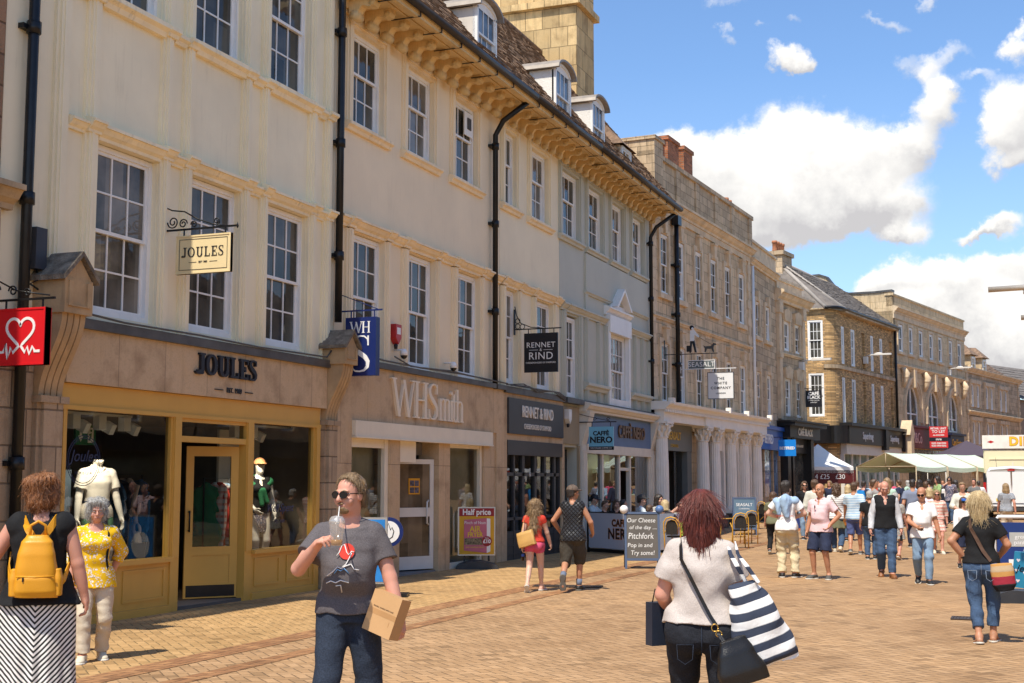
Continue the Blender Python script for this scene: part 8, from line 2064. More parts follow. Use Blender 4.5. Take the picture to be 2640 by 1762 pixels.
def aboard(name, label, X, Y, rz, w, h, frame, face, lines, lettm, ball=None, spread=.42, z=None, leg=.16):
    o = thing(name, label, 'pavement sign', (X, Y, gz(Y)), rz)
    tl = math.atan2(spread/2, h)
    for q, sg in ((0, -1), (1, 1)):
        m = MB(); m.T = Matrix.Translation((0, sg*spread/2, 0)) @ Matrix.Rotation(sg*tl, 4, 'X')
        m.box(-w/2, -w/2+.045, -.018, .018, 0, h); m.box(w/2-.045, w/2, -.018, .018, 0, h); m.box(-w/2+.045, w/2-.045, -.018, .018, leg, leg+.045); m.box(-w/2+.045, w/2-.045, -.018, .018, h-.045, h)
        f = m.build('frame', frame if sg < 0 else M_blkb, o); m.v = []; m.f = []; m.m = []; m.sm = []
        m.box(-w/2+.045, w/2-.045, -.006, .008, leg+.045, h-.045); m.build('panel', face if sg < 0 else M_blkb, f)
    for s_, x, zz, q, k in lines:
        p = Matrix.Translation((0, -spread/2, 0)) @ Matrix.Rotation(-tl, 4, 'X') @ Vector((x, -.009, zz)); text('lettering', s_, q, lettm, o, p, (PI/2-tl*1.0, 0, 0), .001, **k)
    if ball:
        for x, mt in ball: m = MB(); m.ball((x, 0, h+.03), .085, 14, 10); m.build('ball', mt, o)
    return o
M_slb = plain('slate_blue_frame', (.07, .10, .17), .5, 0, .08); M_chalk = plain('chalk', (.72, .71, .68), .9, 0, .1, 30, .1); M_cboard = plain('chalkboard', (.11, .098, .086), .8, 0, .12, 2, .1)
aboard('chalkboard', 'folding chalkboard with a blue frame and ball finials advertising the cheese of the day', -7.18, 25.45, R(19), .70, 1.12, M_slb, M_cboard,
       [('Our Cheese', -.02, .95, .125, dict(shear=.12, sx=.9)), ('of the day ....', .02, .81, .105, dict(shear=.12)), ('Pitchfork', -.03, .64, .17, dict(shear=.1, sx=.8)), ('Pop in and', -.05, .46, .115, dict(shear=.1)), ('Try some!', .0, .31, .125, dict(shear=.12, sx=.9))], M_chalk, [(-.35, M_wht), (.35, plain('ball_blue', (.09, .17, .36), .4))])
aboard('pavement_sign', 'slate blue pavement board beside the column bases', -8.2, 40.6, R(16), .72, 1.15, M_slb, plain('slate_blue_panel', (.10, .16, .22), .5), [('SEASALT', 0, .92, .13, {}), ('CORNWALL', 0, .80, .06, {})], M_wht)
aboard('chalkboard', 'black chalkboard by the market stalls with a price in chalk', -2.95, 46.0, R(16), .62, 1.15, M_blkb, M_blkb, [('TREATS', 0, .9, .1, {}), ('£4', .03, .45, .2, {})], M_chalk)
o = thing('pavement_sign', 'navy arrow sign in a white tubular frame on a dark base at the right edge', 'pavement sign', (-.17, 20.3, 0), R(14)); m = MB(); m.tube([(-.34, 0, .14), (-.34, 0, 1.12), (-.28, 0, 1.2), (.28, 0, 1.2), (.34, 0, 1.12), (.34, 0, .02)], .026, 8); m.build('frame', M_wht, o)
m = MB(); m.box(-.31, .31, -.015, .015, .22, 1.12); m.build('panel', plain('panel_navy', (.012, .035, .16), .4), o); m = MB(); m.prism([(-.16, .50), (.08, .50), (.08, .42), (.24, .55), (.08, .68), (.08, .60), (-.16, .60)], -.02, -.015, 'y'); m.build('arrow', M_wht, o); m = MB(); m.box(-.14, .2, -.019, -.015, .78, .98); m.build('badge', plain('badge_grey', (.42, .42, .40), .5), o)
text('lettering', 'green', .085, M_wht, o, (.03, -.021, .915), ext=.001); text('lettering', 'pantry', .085, M_wht, o, (.03, -.021, .835), ext=.001); text('lettering', 'WHARF JACK, STAMFORD PE9 2JR', .034, M_wht, o, (0, -.017, .36), ext=.001); text('lettering', 'INFO@GREENPANTRY.CO.UK', .034, plain('orange_letters', (.7, .25, .05), .5), o, (0, -.017, .28), ext=.001)
m = MB(); m.prism([(-.40, 0), (-.40, .12), (-.2, .18), (.2, .16), (.40, .12), (.40, 0)], -.24, .24, 'y'); m.build('base', _M['dark_plastic'], o)

# ---------- coffee shop terrace ----------
o = thing('windbreak', 'white fabric windbreak with black and orange lettering in front of the coffee shop', 'windbreak', (-8.28, 29.5, 0), math.atan2(-1.25, 1.75)); L = 2.1
m = MB(); m.box(-L, .0, -.012, .012, .12, .95); pn = m.build('panel', fabric('windbreak_canvas', (.55, .58, .68), .05, .15), o); m = MB()
for x in (-L-.03, .03): m.box(x-.025, x+.025, -.025, .025, 0, 1.0)
m.box(-L, 0, -.015, .015, .95, .975); m.box(-L, 0, -.02, .02, .02, .10); m.build('post', M_black, o)
for q, ww in (('CAFFÈ', .22), ('NERO', .34)): text('lettering', q, ww, plain('orange_edge', (.60, .22, .06), .5), pn, (-.85, -.014, .72 if q[0] == 'C' else .46), ext=.001, bold=.016, space=1.1); text('lettering', q, ww, M_blkb, pn, (-.85, -.017, .72 if q[0] == 'C' else .46), ext=.001, bold=.006, space=1.1)
o = thing('windbreak', 'plain side panel of the coffee shop windbreak behind the chalkboard', 'windbreak', (-8.18, 29.55, 0), R(75)); m = MB(); m.box(0, 2.6, -.012, .012, .12, .95); m.build('panel', _M['windbreak_canvas'], o); m = MB(); m.box(2.6, 2.66, -.03, .03, 0, 1.0); m.build('post', M_black, o)
M_rattan = plain('golden_rattan', (.62, .34, .05), .45, 0, .15, 12, .3); M_weave = plain('black_weave', (.02, .016, .013), .7, 0, .5, 60, .6, 120)
def make_chair(label, loc, rz):
    t = thing('cafe_chair', label, 'chair', loc, rz, 'rattan cafe chairs outside the coffee shop')
    m = MB(); m.tube([(-.2, .16, 0), (-.2, .19, .45), (-.205, .21, .6), (-.19, .24, .78), (-.12, .26, .87), (0, .265, .90), (.12, .26, .87), (.19, .24, .78), (.205, .21, .6), (.2, .19, .45), (.2, .16, 0)], .016, 8); m.tube([(-.14, .205, .52), (-.155, .225, .7), (-.1, .245, .82), (0, .25, .85), (.1, .245, .82), (.155, .225, .7), (.14, .205, .52)], .010, 6); m.build('back_frame', M_rattan, t)
    m = MB(); m.prism([(-.14, .5), (-.16, .68), (-.1, .80), (0, .84), (.1, .80), (.16, .68), (.14, .5)], .212, .226, 'y'); m.build('backrest', M_weave, t)
    m = MB(); m.lathe([(.20, 0), (.21, .02), (.20, .035)], 20, (0, 0, .44)); m.build('seat', M_weave, t)
    for q in (-1, 1): m = MB(); m.tube([(.17*q, -.17, 0), (.16*q, -.14, .44)], .015, 8); m.build('leg', M_rattan, t)
    m = MB(); m.tube([(-.2, .2, .5), (-.23, .0, .64), (-.2, -.14, .62), (-.165, -.15, .44)], .013, 6); m.tube([(.2, .2, .5), (.23, .0, .64), (.2, -.14, .62), (.165, -.15, .44)], .013, 6); m.build('armrest', M_rattan, t)
    m = MB(); m.tube([(-.18, -.15, .2), (-.19, .17, .2)], .010, 6); m.tube([(.18, -.15, .2), (.19, .17, .2)], .010, 6); m.tube([(-.16, -.15, .28), (.16, -.15, .28)], .010, 6); m.tube([(-.16, .17, .28), (0, .17, .42), (.16, .17, .28)], .008, 6); m.build('stretcher', M_rattan, t)
    return t
ch0 = make_chair('empty rattan chair nearest the red haired woman, its oval back towards the street', (-7.0, 34.0, 0), R(200))
for lab, X, Y, a in (('empty rattan chair close to the slate blue pavement board', -7.25, 36.4, R(215)), ('rattan chair with a black woven back directly behind the chalkboard', -7.55, 29.6, R(170)), ('rattan chair turned sideways beside the woman in sunglasses', -6.95, 30.2, R(240)), ('rattan chair with splayed legs standing alone beyond the slate blue board', -8.1, 43.8, R(150)), ('rattan chair holding the woman in the dark top with blonde hair', -7.8, 32.0, R(185)), ('rattan chair of the man in the grey cap', -8.6, 33.2, R(120))):
    copy_tree(ch0, None, (X, Y, gz(Y)), a, lab)
def table(label, X, Y):
    t = thing('cafe_table', label, 'table', (X, Y, gz(Y)), 0, 'round tables outside the coffee shop'); m = MB(); m.lathe([(.33, 0), (.35, .015), (.34, .03)], 24, (0, 0, .71)); m.build('table_top', M_weave, t); m = MB(); m.lathe([(.35, .005), (.365, .015), (.35, .028)], 24, (0, 0, .708)); m.build('rim', M_rattan, t); m = MB(); m.tube([(0, 0, .03), (0, 0, .71)], .03, 8); m.lathe([(.22, 0), (.2, .03), (.04, .06)], 16); m.build('base', M_black, t); return t
table('round café table beside the pair of empty rattan chairs', -7.75, 35.0); table('round café table among the seated coffee drinkers', -8.2, 31.6)
o = thing('suitcase', 'orange brown box bag on the ground near the woman in the black cardigan', 'bag', (-7.1, 43.4, gz(43.4)), R(10)); m = MB(); m.bev(-.25, .25, -.15, .15, 0, .45, .03); m.build('case', plain('orange_case', (.45, .13, .03), .5), o); m = MB(); m.tube([(-.08, 0, .44), (-.06, 0, .5), (.06, 0, .5), (.08, 0, .44)], .012, 6); m.build('handle', S_brn, o)

# ---------- things in the clothes shop window ----------
M_man = plain('mannequin_white', (.80, .74, .66), .35, 0, .03, 4, .03)
s, o = person('headless white mannequin in a pale polo shirt and green shorts behind the left shop window', -11.15, 13.92, 118, 1.84, 'mannequin', vox=.0075, base=.32, skin=M_man, nob=True, sh=1.06, armR=(.27, .06, .86), armL=(-.29, .08, .86), footR=(.12, .05, 0), footL=(-.12, 0, 0), curl=.35); o.name = 'mannequin'
V = s.body(face=False); V.clip(0, 0, 1, s.nb[2]+.09); vob(V, 'body', M_man, o); top(s, o, fabric('pale_polo', (.72, .66, .58), .05), 'short', .86, .016, 'collar', fold=.004); pants(s, o, fabric('green_cotton', (.09, .22, .13), .1), -.80, .02, fold=.005, name='shorts')
jm = thing('jumper', 'navy jumper tied round the waist of the headless mannequin', 'jumper', o.location, o.rotation_euler[2]); jm.scale = o.scale; V = Vol((-.3, -.25, .6), (.3, .3, 1.2), .009); V.loft([(1.0, 0, .0, .165, .135), (1.08, 0, 0, .16, .13)], .02); V.cap((0, .14, 1.02), (-.03, .17, .72), .06, .05, .03); V.cap((.02, .14, 1.04), (.10, .16, .78), .055, .04, .03); V.fold(.005, 2); vob(V, 'jumper', C_navy, jm)
o_ = thing('display_plinth', 'low pale display plinth under the headless mannequin', 'plinth', (-11.2, 13.6, 0), R(90)); m = MB(); m.box(-1.0, 1.0, -.45, .45, .03, .32); m.build('plinth', plain('plinth_grey', (.20, .18, .16), .6), o_)
s, o = person('white mannequin in an orange cap and green jumper behind the right shop window', -11.05, 17.60, 128, 1.72, 'mannequin', vox=.008, base=.32, skin=M_man, nob=True, armR=(.14, .20, .98), elR=(1, -.8, 0), armL=(-.22, .12, .92), footR=(.06, .05, 0), footL=(-.08, 0, 0), bust=.06, w=.92, curl=.4); o.name = 'mannequin'
vob(s.body(face=False), 'body', M_man, o); top(s, o, C_blk, 'none', .92, .012, 'v'); skirt(s, o, C_flor, .62, (.155, .12), (.18, .15)); hat(s, o, plain('orange_cap', (.72, .32, .14), .8))
jm = thing('jumper', 'green jumper knotted over the shoulders of the capped mannequin', 'jumper', o.location, o.rotation_euler[2]); jm.scale = o.scale; V = Vol((-.3, -.2, .95), (.3, .3, 1.6), .009); V.cap(s.sR, s.up(0, -.07, .53), .07, .06, .04); V.cap(s.sL, s.up(0, -.07, .53), .07, .06, .04); V.cap(s.sR, s.up(.03, .13, .34), .06, .04, .04); V.cap(s.sL, s.up(-.02, .13, .34), .06, .04, .04); V.cap(s.up(.03, .14, .34), s.up(.0, .15, .12), .042, .036, .03); V.cap(s.up(-.02, .14, .34), s.up(-.09, .14, .16), .042, .036, .03); V.fold(.005, 5); vob(V, 'jumper', fabric('green_knit', (.03, .17, .075), .1), jm)
o_ = thing('display_plinth', 'low pale display plinth under the capped mannequin', 'plinth', (-11.1, 17.5, 0), R(90)); m = MB(); m.box(-.85, .85, -.4, .4, .03, .32); m.build('plinth', _M['plinth_grey'], o_)
o = thing('shop_banner', 'tall slate blue banner lettered mens shirts in the shop window', 'banner', (-11.35, 13.38, .1), R(90)); m = MB(); m.box(-.27, .27, -.01, .01, 0, 1.75); m.build('panel', plain('banner_slate', (.06, .085, .11), .6), o)
for s_, z in (("MEN'S", .93), ('SHIRTS', .80)): text('lettering', s_, .13, M_wht, o, (0, -.012, z), ext=.001, sx=.85)
o = thing('shop_banner', 'large picture banner of people in summer clothes hanging at the left of the shop window', 'banner', (-11.55, 12.95, .1), R(90)); m = MB(); m.box(-.55, .5, -.01, .01, 0, 2.15); m.build('panel', plain('banner_picture', (.30, .20, .13), .6, 0, .85, 2.4, 0), o); m = MB(); m.box(-.57, .52, -.02, .02, 2.15, 2.22); m.build('batten', plain('wood_batten', (.22, .09, .03), .5), o)
m = MB()
for k in range(5): m.box(-.25+k*.15, -.17+k*.15, -.014, -.01, 1.6, 2.1)
m.build('stripe', M_navyb, o)
o = thing('exit_sign', 'green emergency exit sign inside the clothes shop', 'sign', (-11.6, 14.2, 2.18), R(90)); m = MB(); m.box(-.2, .2, -.015, .015, 0, .26); m.build('panel', plain('exit_green', (.005, .14, .06), .5), o); m = MB(); m.prism([(-.12, .22), (-.08, .22), (-.08, .12), (-.05, .12), (-.1, .04), (-.15, .12), (-.12, .12)], -.02, -.015, 'y'); m.box(.04, .15, -.02, -.015, .03, .23); m.build('symbol', M_wht, o); m = MB(); m.ball((.10, -.022, .19), (.018, .004, .018), 8, 6); m.arcrib([(.06, .06), (.09, .1), (.1, .15), (.06, .13)], .02, -.026, -.02, 'y'); m.build('symbol', _M['exit_green'], o)
for lab, y0, n in (('row of white spotlights on a track over the left shop window', 12.75, 4), ('pair of white spotlights on a track over the right shop window', 16.85, 2)):
    o = thing('track_light', lab, 'spotlights', (-11.1, y0, 2.46), R(90)); m = MB(); m.box(0, 1.75, -.02, .02, .08, .11); m.build('track', M_wht, o)
    for k in range(n): m = MB(); x = .12+k*.5; m.box(x-.07, x+.07, -.05, .05, -.10, .08); m.prism([(-.14, -.04), (-.02, .02), (.04, -.10), (-.08, -.16)], x+.08, x+.17, 'x'); m.build('spotlight', M_wht, o)
o = thing('clothes_rail', 'black rail of green and red striped clothes beside the capped mannequin', 'clothes rail', (-11.4, 16.95, 0), R(90)); m = MB(); m.tube([(-.3, 0, .03), (-.3, 0, 1.75), (.35, 0, 1.75), (.35, 0, .03)], .015, 6); m.build('rail', M_black, o)
for k, cm in enumerate((_M['green_knit'], C_rws, C_red, C_wst, C_sky)): soft([(.75, 0, 0, .03, .20), (1.2, 0, 0, .035, .22), (1.6, 0, 0, .03, .19), (1.68, 0, 0, .01, .05)], o, 'garment', cm, 2.4, .014, .01, k, (-.22+k*.13, 0, 0))
o = thing('clothes_rail', 'rail of blue shirts seen through the open shop door', 'clothes rail', (-12.0, 15.6, 0), R(80)); m = MB(); m.tube([(-.5, 0, .03), (-.3, 0, 1.8), (.3, 0, 1.8), (.5, 0, .03)], .015, 6); m.build('rail', M_black, o)
for k, cm in enumerate((fabric('blue_shirt', (.03, .11, .22), .1), C_navy, C_oat, _M['blue_shirt'])): soft([(.85, 0, 0, .03, .22), (1.3, 0, 0, .035, .24), (1.64, 0, 0, .03, .2), (1.72, 0, 0, .01, .05)], o, 'garment', cm, 2.4, .014, .01, k+9, (-.25+k*.15, 0, 0))
# the lit spotlights of the window tracks
for x, y, tx, ty in ((-10.95, 13.45, -11.15, 13.95), (-10.95, 17.05, -11.05, 17.6)):
    l = bpy.data.objects.new('spotlight_lamp', bpy.data.lights.new('spotlight_lamp', 'SPOT')); COL.objects.link(l); l.location = (x+.12, y, 2.38); l.data.energy = 90; l.data.spot_size = R(75); l.data.spot_blend = .6; l.data.color = (1, .86, .68); l.data.shadow_soft_size = .05
    l.rotation_euler = (Vector((tx, ty, 1.2))-l.location).to_track_quat('-Z', 'Y').to_euler()
# ---------- market at the end of the street ----------
def here(px, k):
    X, Y = spot(px, None, k); return X, Y, gz(Y)
C_can = fabric('canopy_cloth', (.56, .65, .53), .06, .4); C_canw = fabric('white_canopy', (.80, .79, .77), .04, .3); C_canr = fabric('red_canopy', (.62, .03, .03), .05, .3); C_pur = fabric('purple_canopy', (.085, .065, .085), .1, .3)
M_post = plain('stall_post', (.42, .33, .22), .6, 0, .15, 4, .1)
X, Y, Z = here(2286, 53.5); hd = R(25)
def stall(label, x0):
    d = (math.sin(hd), math.cos(hd)); o = thing('market_stall', label, 'market stall', (X+d[0]*x0, Y+d[1]*x0, Z), PI/2-hd, 'market stalls with pale green canopies'); L, w, e, p = 2.5, 1.35, 1.95, 2.52
    m = MB(); n = 8
    for q in (-1, 1):
        for i in range(n):
            a, b = L*i/n, L*(i+1)/n; s0, s1 = -.05*math.sin(PI*i/n), -.05*math.sin(PI*(i+1)/n)
            m.quad((a, 0, p+s0*.6), (b, 0, p+s1*.6), (b, q*w*.5, (p+e)/2+s1), (a, q*w*.5, (p+e)/2+s0)); m.quad((a, q*w*.5, (p+e)/2+s0), (b, q*w*.5, (p+e)/2+s1), (b, q*w, e+s1), (a, q*w, e+s0)); m.quad((a, q*w, e+s0), (b, q*w, e+s1), (b, q*w*1.01, e-.16+s1*1.5), (a, q*w*1.01, e-.16+s0*1.5))
    m.smooth = True; m.build('canopy', C_can, o)
    for x in (0.02, L-.02):
        for q in (-1, 1): m = MB(); m.tube([(x, q*w, 0), (x, q*w, e)], .025, 6); m.build('post', M_post, o)
        m = MB(); m.tube([(x, -w, e), (x, 0, p-.02), (x, w, e)], .022, 6); m.tube([(x, -w, e), (x, w, e)], .02, 6); m.tube([(x, 0, e), (x, 0, p-.03)], .02, 6); m.build('truss', M_post, o)
    m = MB(); m.box(.1, L-.1, -.9, .2, .75, .8); m.build('table_top', C_can, o)
    m = MB(); r = random.Random(int(x0*10)+3)
    for k in range(26): a, b = r.uniform(.15, L-.25), r.uniform(-.85, .1); m.mi = k % 4; m.box(a, a+r.uniform(.08, .22), b, b+r.uniform(.08, .2), .8, .8+r.uniform(.05, .28))
    m.build('goods', [plain('goods_a', (.5, .12, .06), .6), plain('goods_b', (.12, .25, .08), .7), plain('goods_c', (.6, .5, .3), .7), plain('goods_d', (.1, .12, .25), .6)], o)
stall('pale green canopied market stall nearest the street, its open gable facing the crowd', 0); stall('pale green canopied market stall in the middle of the row', 2.55); stall('pale green canopied market stall at the far end by the diner trailer', 5.1)
def gazebo(label, px, k, rz, w, e, p, mats, val=.28):
    x, y, z = here(px, k); o = thing('gazebo', label, 'gazebo', (x, y, z), rz); c = [(-w, -w), (w, -w), (w, w), (-w, w)]
    for i in range(4):
        a, b = c[i], c[(i+1) % 4]; m = MB(); md = ((a[0]+b[0])*.28, (a[1]+b[1])*.28, e+(p-e)*.36)
        A, B, P0 = (a[0], a[1], e), (b[0], b[1], e), (0, 0, p); hA, hB = (a[0]*.5, a[1]*.5, e+(p-e)*.42), (b[0]*.5, b[1]*.5, e+(p-e)*.42)
        m.add([A, B, hB, hA, P0], [(0, 1, 2, 3), (3, 2, 4)]); m.mi = 1; m.quad((a[0], a[1], e-val), (b[0], b[1], e-val), B, A); m.build('canopy', mats[i], o)
    for i in range(4): m = MB(); m.tube([(c[i][0]*.98, c[i][1]*.98, 0), (c[i][0]*.98, c[i][1]*.98, e)], .025, 6); m.build('post', M_fr, o)
    return o
gz1 = gazebo('white and red pop up gazebo beside the black chemist front', 2112, 60, R(28), 1.2, 1.9, 2.95, [[C_canw, C_canw], [C_canr, C_canw], [C_canr, C_canr], [C_canw, C_canw]])
m = MB(); m.box(-1.3, 1.3, -1.2, -1.17, 1.15, 1.75); m.build('price_panel', plain('panel_maroon', (.10, .012, .012), .6), gz1); text('lettering', '4 £25   £30', .3, M_wht, gz1, (.1, -1.21, 1.45), ext=.002)
gazebo('dark purple pop up gazebo behind the green market canopies', 2497, 63, R(20), 1.5, 2.35, 3.1, [[C_pur, C_pur]]*4)
# white van, seen from behind
x, y, z = here(2610, 48.5); v = thing('van', 'white panel van seen from behind at the right edge of the picture', 'van', (x, y, z), R(1))
M_van = plain('van_white', (.80, .80, .79), .25, 0, .02, 2, .02, spec=.6); M_tyre = plain('tyre', (.02, .02, .02), .8, 0, .2, 8, .2)
def vsec(yy, s=1.0, zt=1.95):
    w = .96*s; P = [(-w*.97, .32), (-w, .55), (-w, 1.0), (-w*.95, 1.5), (-w*.88, zt-.12), (-w*.78, zt-.02), (0, zt+.03), (w*.78, zt-.02), (w*.88, zt-.12), (w*.95, 1.5), (w, 1.0), (w, .55), (w*.97, .32)]
    return [(p[0], yy, p[1]) for p in P]
secs = [vsec(.06, .965, 1.90), vsec(0.0, .94, 1.86)][::-1]+[vsec(.25), vsec(3.2), vsec(3.7, .99, 1.85), vsec(4.2, .97, 1.25), vsec(4.8, .94, 1.05)]
m = MB(); m.smooth = True; n = len(secs[0])
m.add([p for s_ in secs for p in s_], [(i*n+j, i*n+(j+1) % n, (i+1)*n+(j+1) % n, (i+1)*n+j) for i in range(len(secs)-1) for j in range(n)]+[list(range(n)), [(len(secs)-1)*n+j for j in range(n)][::-1]]); bd = m.build('body', M_van, v)
for q in (-1, 1):
    m = MB(); m.box(q*.44-.41, q*.44+.41, -.03, .0, .62, 1.76); m.build('door', M_van, v)
    m = MB(); m.box(q*.93-.05, q*.93+.05, -.04, .12, .95, 1.38); m.build('tail_light', plain('red_lens', (.45, .008, .008), .15), v); m = MB(); m.box(q*.93-.045, q*.93+.045, -.035, .1, 1.38, 1.72); m.build('trim', M_blkb, v)
    for yy in (.85, 3.75): m = MB(); m.T = Matrix.Translation((q*.80, yy, .33)) @ Matrix.Rotation(PI/2, 4, 'Y'); m.lathe([(.2, -.11), (.31, -.11), (.33, -.07), (.33, .07), (.31, .11), (.2, .11)], 20); m.build('wheel', M_tyre, v)
m = MB(); m.box(-.9, .9, -.12, .05, .34, .56); m.build('bumper', plain('grey_bumper', (.05, .05, .052), .6), v); m = MB(); m.box(-.88, .88, -.14, -.12, .50, .56); m.build('step', M_van, v)
m = MB(); m.box(-.55, -.02, -.045, -.03, .68, .79); m.build('number_plate', plain('plate_yellow', (.75, .52, .02), .4), v); text('lettering', 'LV62', .10, M_blkb, v, (-.40, -.05, .735), ext=.001, bold=.003, align='CENTER')
m = MB(); m.box(-.12, .12, -.045, .0, 1.80, 1.84); m.build('brake_light', _M['red_lens'], v); m = MB(); m.tube([(-.5, .4, 1.95), (-.52, .3, 2.3)], .006, 5); m.build('aerial', M_black, v)
# catering trailer
x, y, z = here(2622, 55); o = thing('catering_trailer', 'cream catering trailer with a yellow lettered name board on its roof', 'trailer', (x, y, z), R(1)); M_tr = plain('trailer_cream', (.78, .70, .46), .4, 0, .03, 2, .05)
m = MB(); m.bev(-1.25, 1.25, 0, 4.5, .4, 2.65, .06); m.build('body', M_tr, o); m = MB(); m.box(-1.28, 1.28, -.06, .25, 2.66, 3.22); sb = m.build('name_board', plain('board_white', (.78, .74, .66), .5), o)
text('lettering', 'DINER', .50, plain('orange_edge', (.60, .22, .06), .5), sb, (.55, -.065, 2.94), ext=.002, bold=.03, space=1.1); text('lettering', 'DINER', .50, plain('sign_yellow', (.78, .48, .02), .5), sb, (.55, -.07, 2.94), ext=.002, bold=.012, space=1.1)
m = MB(); m.prism([(-1.08, 2.94), (-.94, 2.88), (-.8, 2.94), (-.94, 3.0)], -.065, -.06, 'y'); m.build('emblem', _M['red_lens'], sb)
m = MB(); m.box(-1.0, .8, -.03, 0, 1.5, 2.2); m.box(-1.02, .82, -.06, 0, 2.2, 2.24); m.build('hatch', M_tr, o); m = MB(); m.box(-.12, -.08, -.05, -.03, 1.6, 2.1); m.build('latch', M_fr, o)
for q in (-1, 1): m = MB(); m.T = Matrix.Translation((q*1.1, 2.2, .33)) @ Matrix.Rotation(PI/2, 4, 'Y'); m.lathe([(.2, -.1), (.33, -.08), (.33, .08), (.2, .1)], 16); m.build('wheel', M_tyre, o)

# ---------- the crowd ----------
rc = random.Random(5); BOT = dict(jean=(C_jean, 1), ljean=(C_ljean, 1), navy=(C_navy, 1), blk=(C_blk, 1), beige=(C_beige, 1), bshort=(fabric('blue_shorts', (.09, .12, .28), .1, .4), -.95), nshort=(C_navy, -.9), kshort=(C_beige, -.9), olive=(C_olive, 1))
def pc(label, px, tp, cm, bot, hk, hm, face=0, py=None, k=None, sl='short', vox=.016, walk=None, sk=None, dress=None, glas=False, hl=.22, shoe=S_blk, hm_hat=None, pose=None, feat=None, **a):
    w = rc.uniform(-.22, .22) if walk is None else walk
    d = dict(footR=(.09, w, .05 if w < -.1 else 0), footL=(-.09, -w, .05 if w > .1 else 0), pitR=-25 if w < -.1 else 0, pitL=-25 if w > .1 else 0, armR=(.26, .03-w*.7, .87+abs(w)*.1), armL=(-.26, .03+w*.7, .87+abs(w)*.1))
    if pose == 'bent': d.update(armR=(.12, .26, 1.06), elR=(1, -.8, 0), armL=(-.12, .26, 1.06), elL=(-1, -.8, 0))
    if pose == 'phone': d.update(armR=(.13, .10, 1.50), elR=(1, .4, -1), palmR=(-1, 0, 0))
    d.update(a)
    s, o = who(label, px, tp, py, k, face, .02 if hk not in (None, 'sides') else .004, vox=vox, skin=sk or rc.choice([SK, SKP, SKT]), group='people in the market crowd', **d)
    if dress is not None: top(s, o, cm, sl, .95, .018, 'scoop', fold=.005, seed=rc.randint(0, 99)); skirt(s, o, cm, dress, (.165, .13), (.24, .21), name='dress_skirt', n=9)
    else: top(s, o, cm, sl, .86, .02, 'crew', fold=.006, flare=.01, seed=rc.randint(0, 99))
    if bot: b, ln = BOT[bot]; pants(s, o, b, .96 if ln > 0 else ln, .016 if ln > 0 else .026, fold=.007, seed=rc.randint(0, 99), name='trousers' if ln > 0 else 'shorts')
    if hk: hair(s, o, hk, hm, hl, rc.randint(0, 99), .005)
    if hm_hat: hat(s, o, hm_hat)
    if glas: glasses(s, o)
    if feat or glas or abs(((face+180) % 360)-180) > 100: features(s, o, hm or H_brown, not glas)
    shoes(s, o, shoe, S_sole)
    return s, o
mid = dict(vox=.0115)
pc('person in a plain black tee and dark jeans seen from behind, short grey hair', 2247, 1265, C_blk, 'jean', 'short', H_grey, 4, py=1443, **mid)
pc('person in a blue and white striped tee and blue shorts, cropped hair, seen from behind', 2206, 1243, C_bst, 'bshort', 'buzz', H_brown, 8, py=1431, walk=.22, w=1.12, shoe=S_gry, **mid)
s, o = pc('person with curly brown hair in a white striped tee, olive jacket tied at the waist', 2160, 1247, C_wst, 'jean', 'curly', H_brown, 4, py=1424, walk=-.2, w=1.08, hip=1.15, hl=.24, shoe=S_wht, **mid); skirt(s, o, C_olive, .62, (.17, .13), (.24, .18), name='jacket', n=7)
hb = held('shoulder_bag', 'round orange brown shoulder bag against the olive jacket', 'bag', o); soft([(-.13, 0, 0, .12, .05), (0, 0, 0, .16, .07), (.12, 0, 0, .12, .05)], hb, 'bag_body', plain('amber_leather', (.42, .15, .03), .4, 0, .3, 14, .2), 2.2, .014, .006, 3, (.27, -.06, .82)); m = MB(); strap(m, around(s, [(280, 1.44), (215, 1.40), (165, 1.15), (120, .95)], .05), .02, .006); m.build('strap', S_brn, hb)
s, o = pc('person in sunglasses with a black cardigan and light jeans, walking towards the camera', 2077, 1242, C_blk, 'ljean', 'curly', H_brown, 172, py=1391, sl='long', glas=True, hl=.26, walk=.15, **mid)
hb = held('carrier_bag', 'navy carrier bag in the hand of the woman in the black cardigan', 'carrier bag', o); m = MB(); c = s.wR; m.box(c[0]-.12, c[0]+.12, c[1]-.04, c[1]+.06, c[2]-.55, c[2]-.2); m.build('bag_body', plain('bag_navy', (.03, .05, .20), .4), hb); m = MB(); m.tube([(c[0]-.06, c[1], c[2]-.2), (c[0], c[1], c[2]-.06), (c[0]+.06, c[1], c[2]-.2)], .008, 5); m.build('handle', M_blkb, hb)
pc('person in a stone grey hooded top standing directly behind the pink polo shirt', 2104, 1237, C_dot, 'navy', 'short', H_brown, 20, py=1424, sl='long', **mid)
pc('person with grey hair in a black and cream patterned dress', 2312, 1271, C_zeb, None, 'short', H_grey, 10, py=1444, dress=.55, sk=SKP, shoe=S_brn, walk=-.18, **mid)
s, o = pc('person in sunglasses and a red and white banded shirt dress, walking forward', 2420, 1264, C_rws, None, 'bob', H_sand, 176, py=1428, sl='3q', dress=.62, glas=True, hl=.1, walk=-.2, shoe=S_wht, **mid)
pc('person with long grey hair in a checked shirt and beige trousers beside the white van', 2598, 1247, C_chk, 'beige', 'long', H_sand, -4, py=1387, hl=.18, walk=.2, w=1.05, shoe=S_brn, **mid)
pc('person in a slate blue tee with dark cropped hair, seen from behind in the crowd', 2354, 1236, C_lil, 'navy', 'buzz', H_dark, 0, k=34, w=1.15)
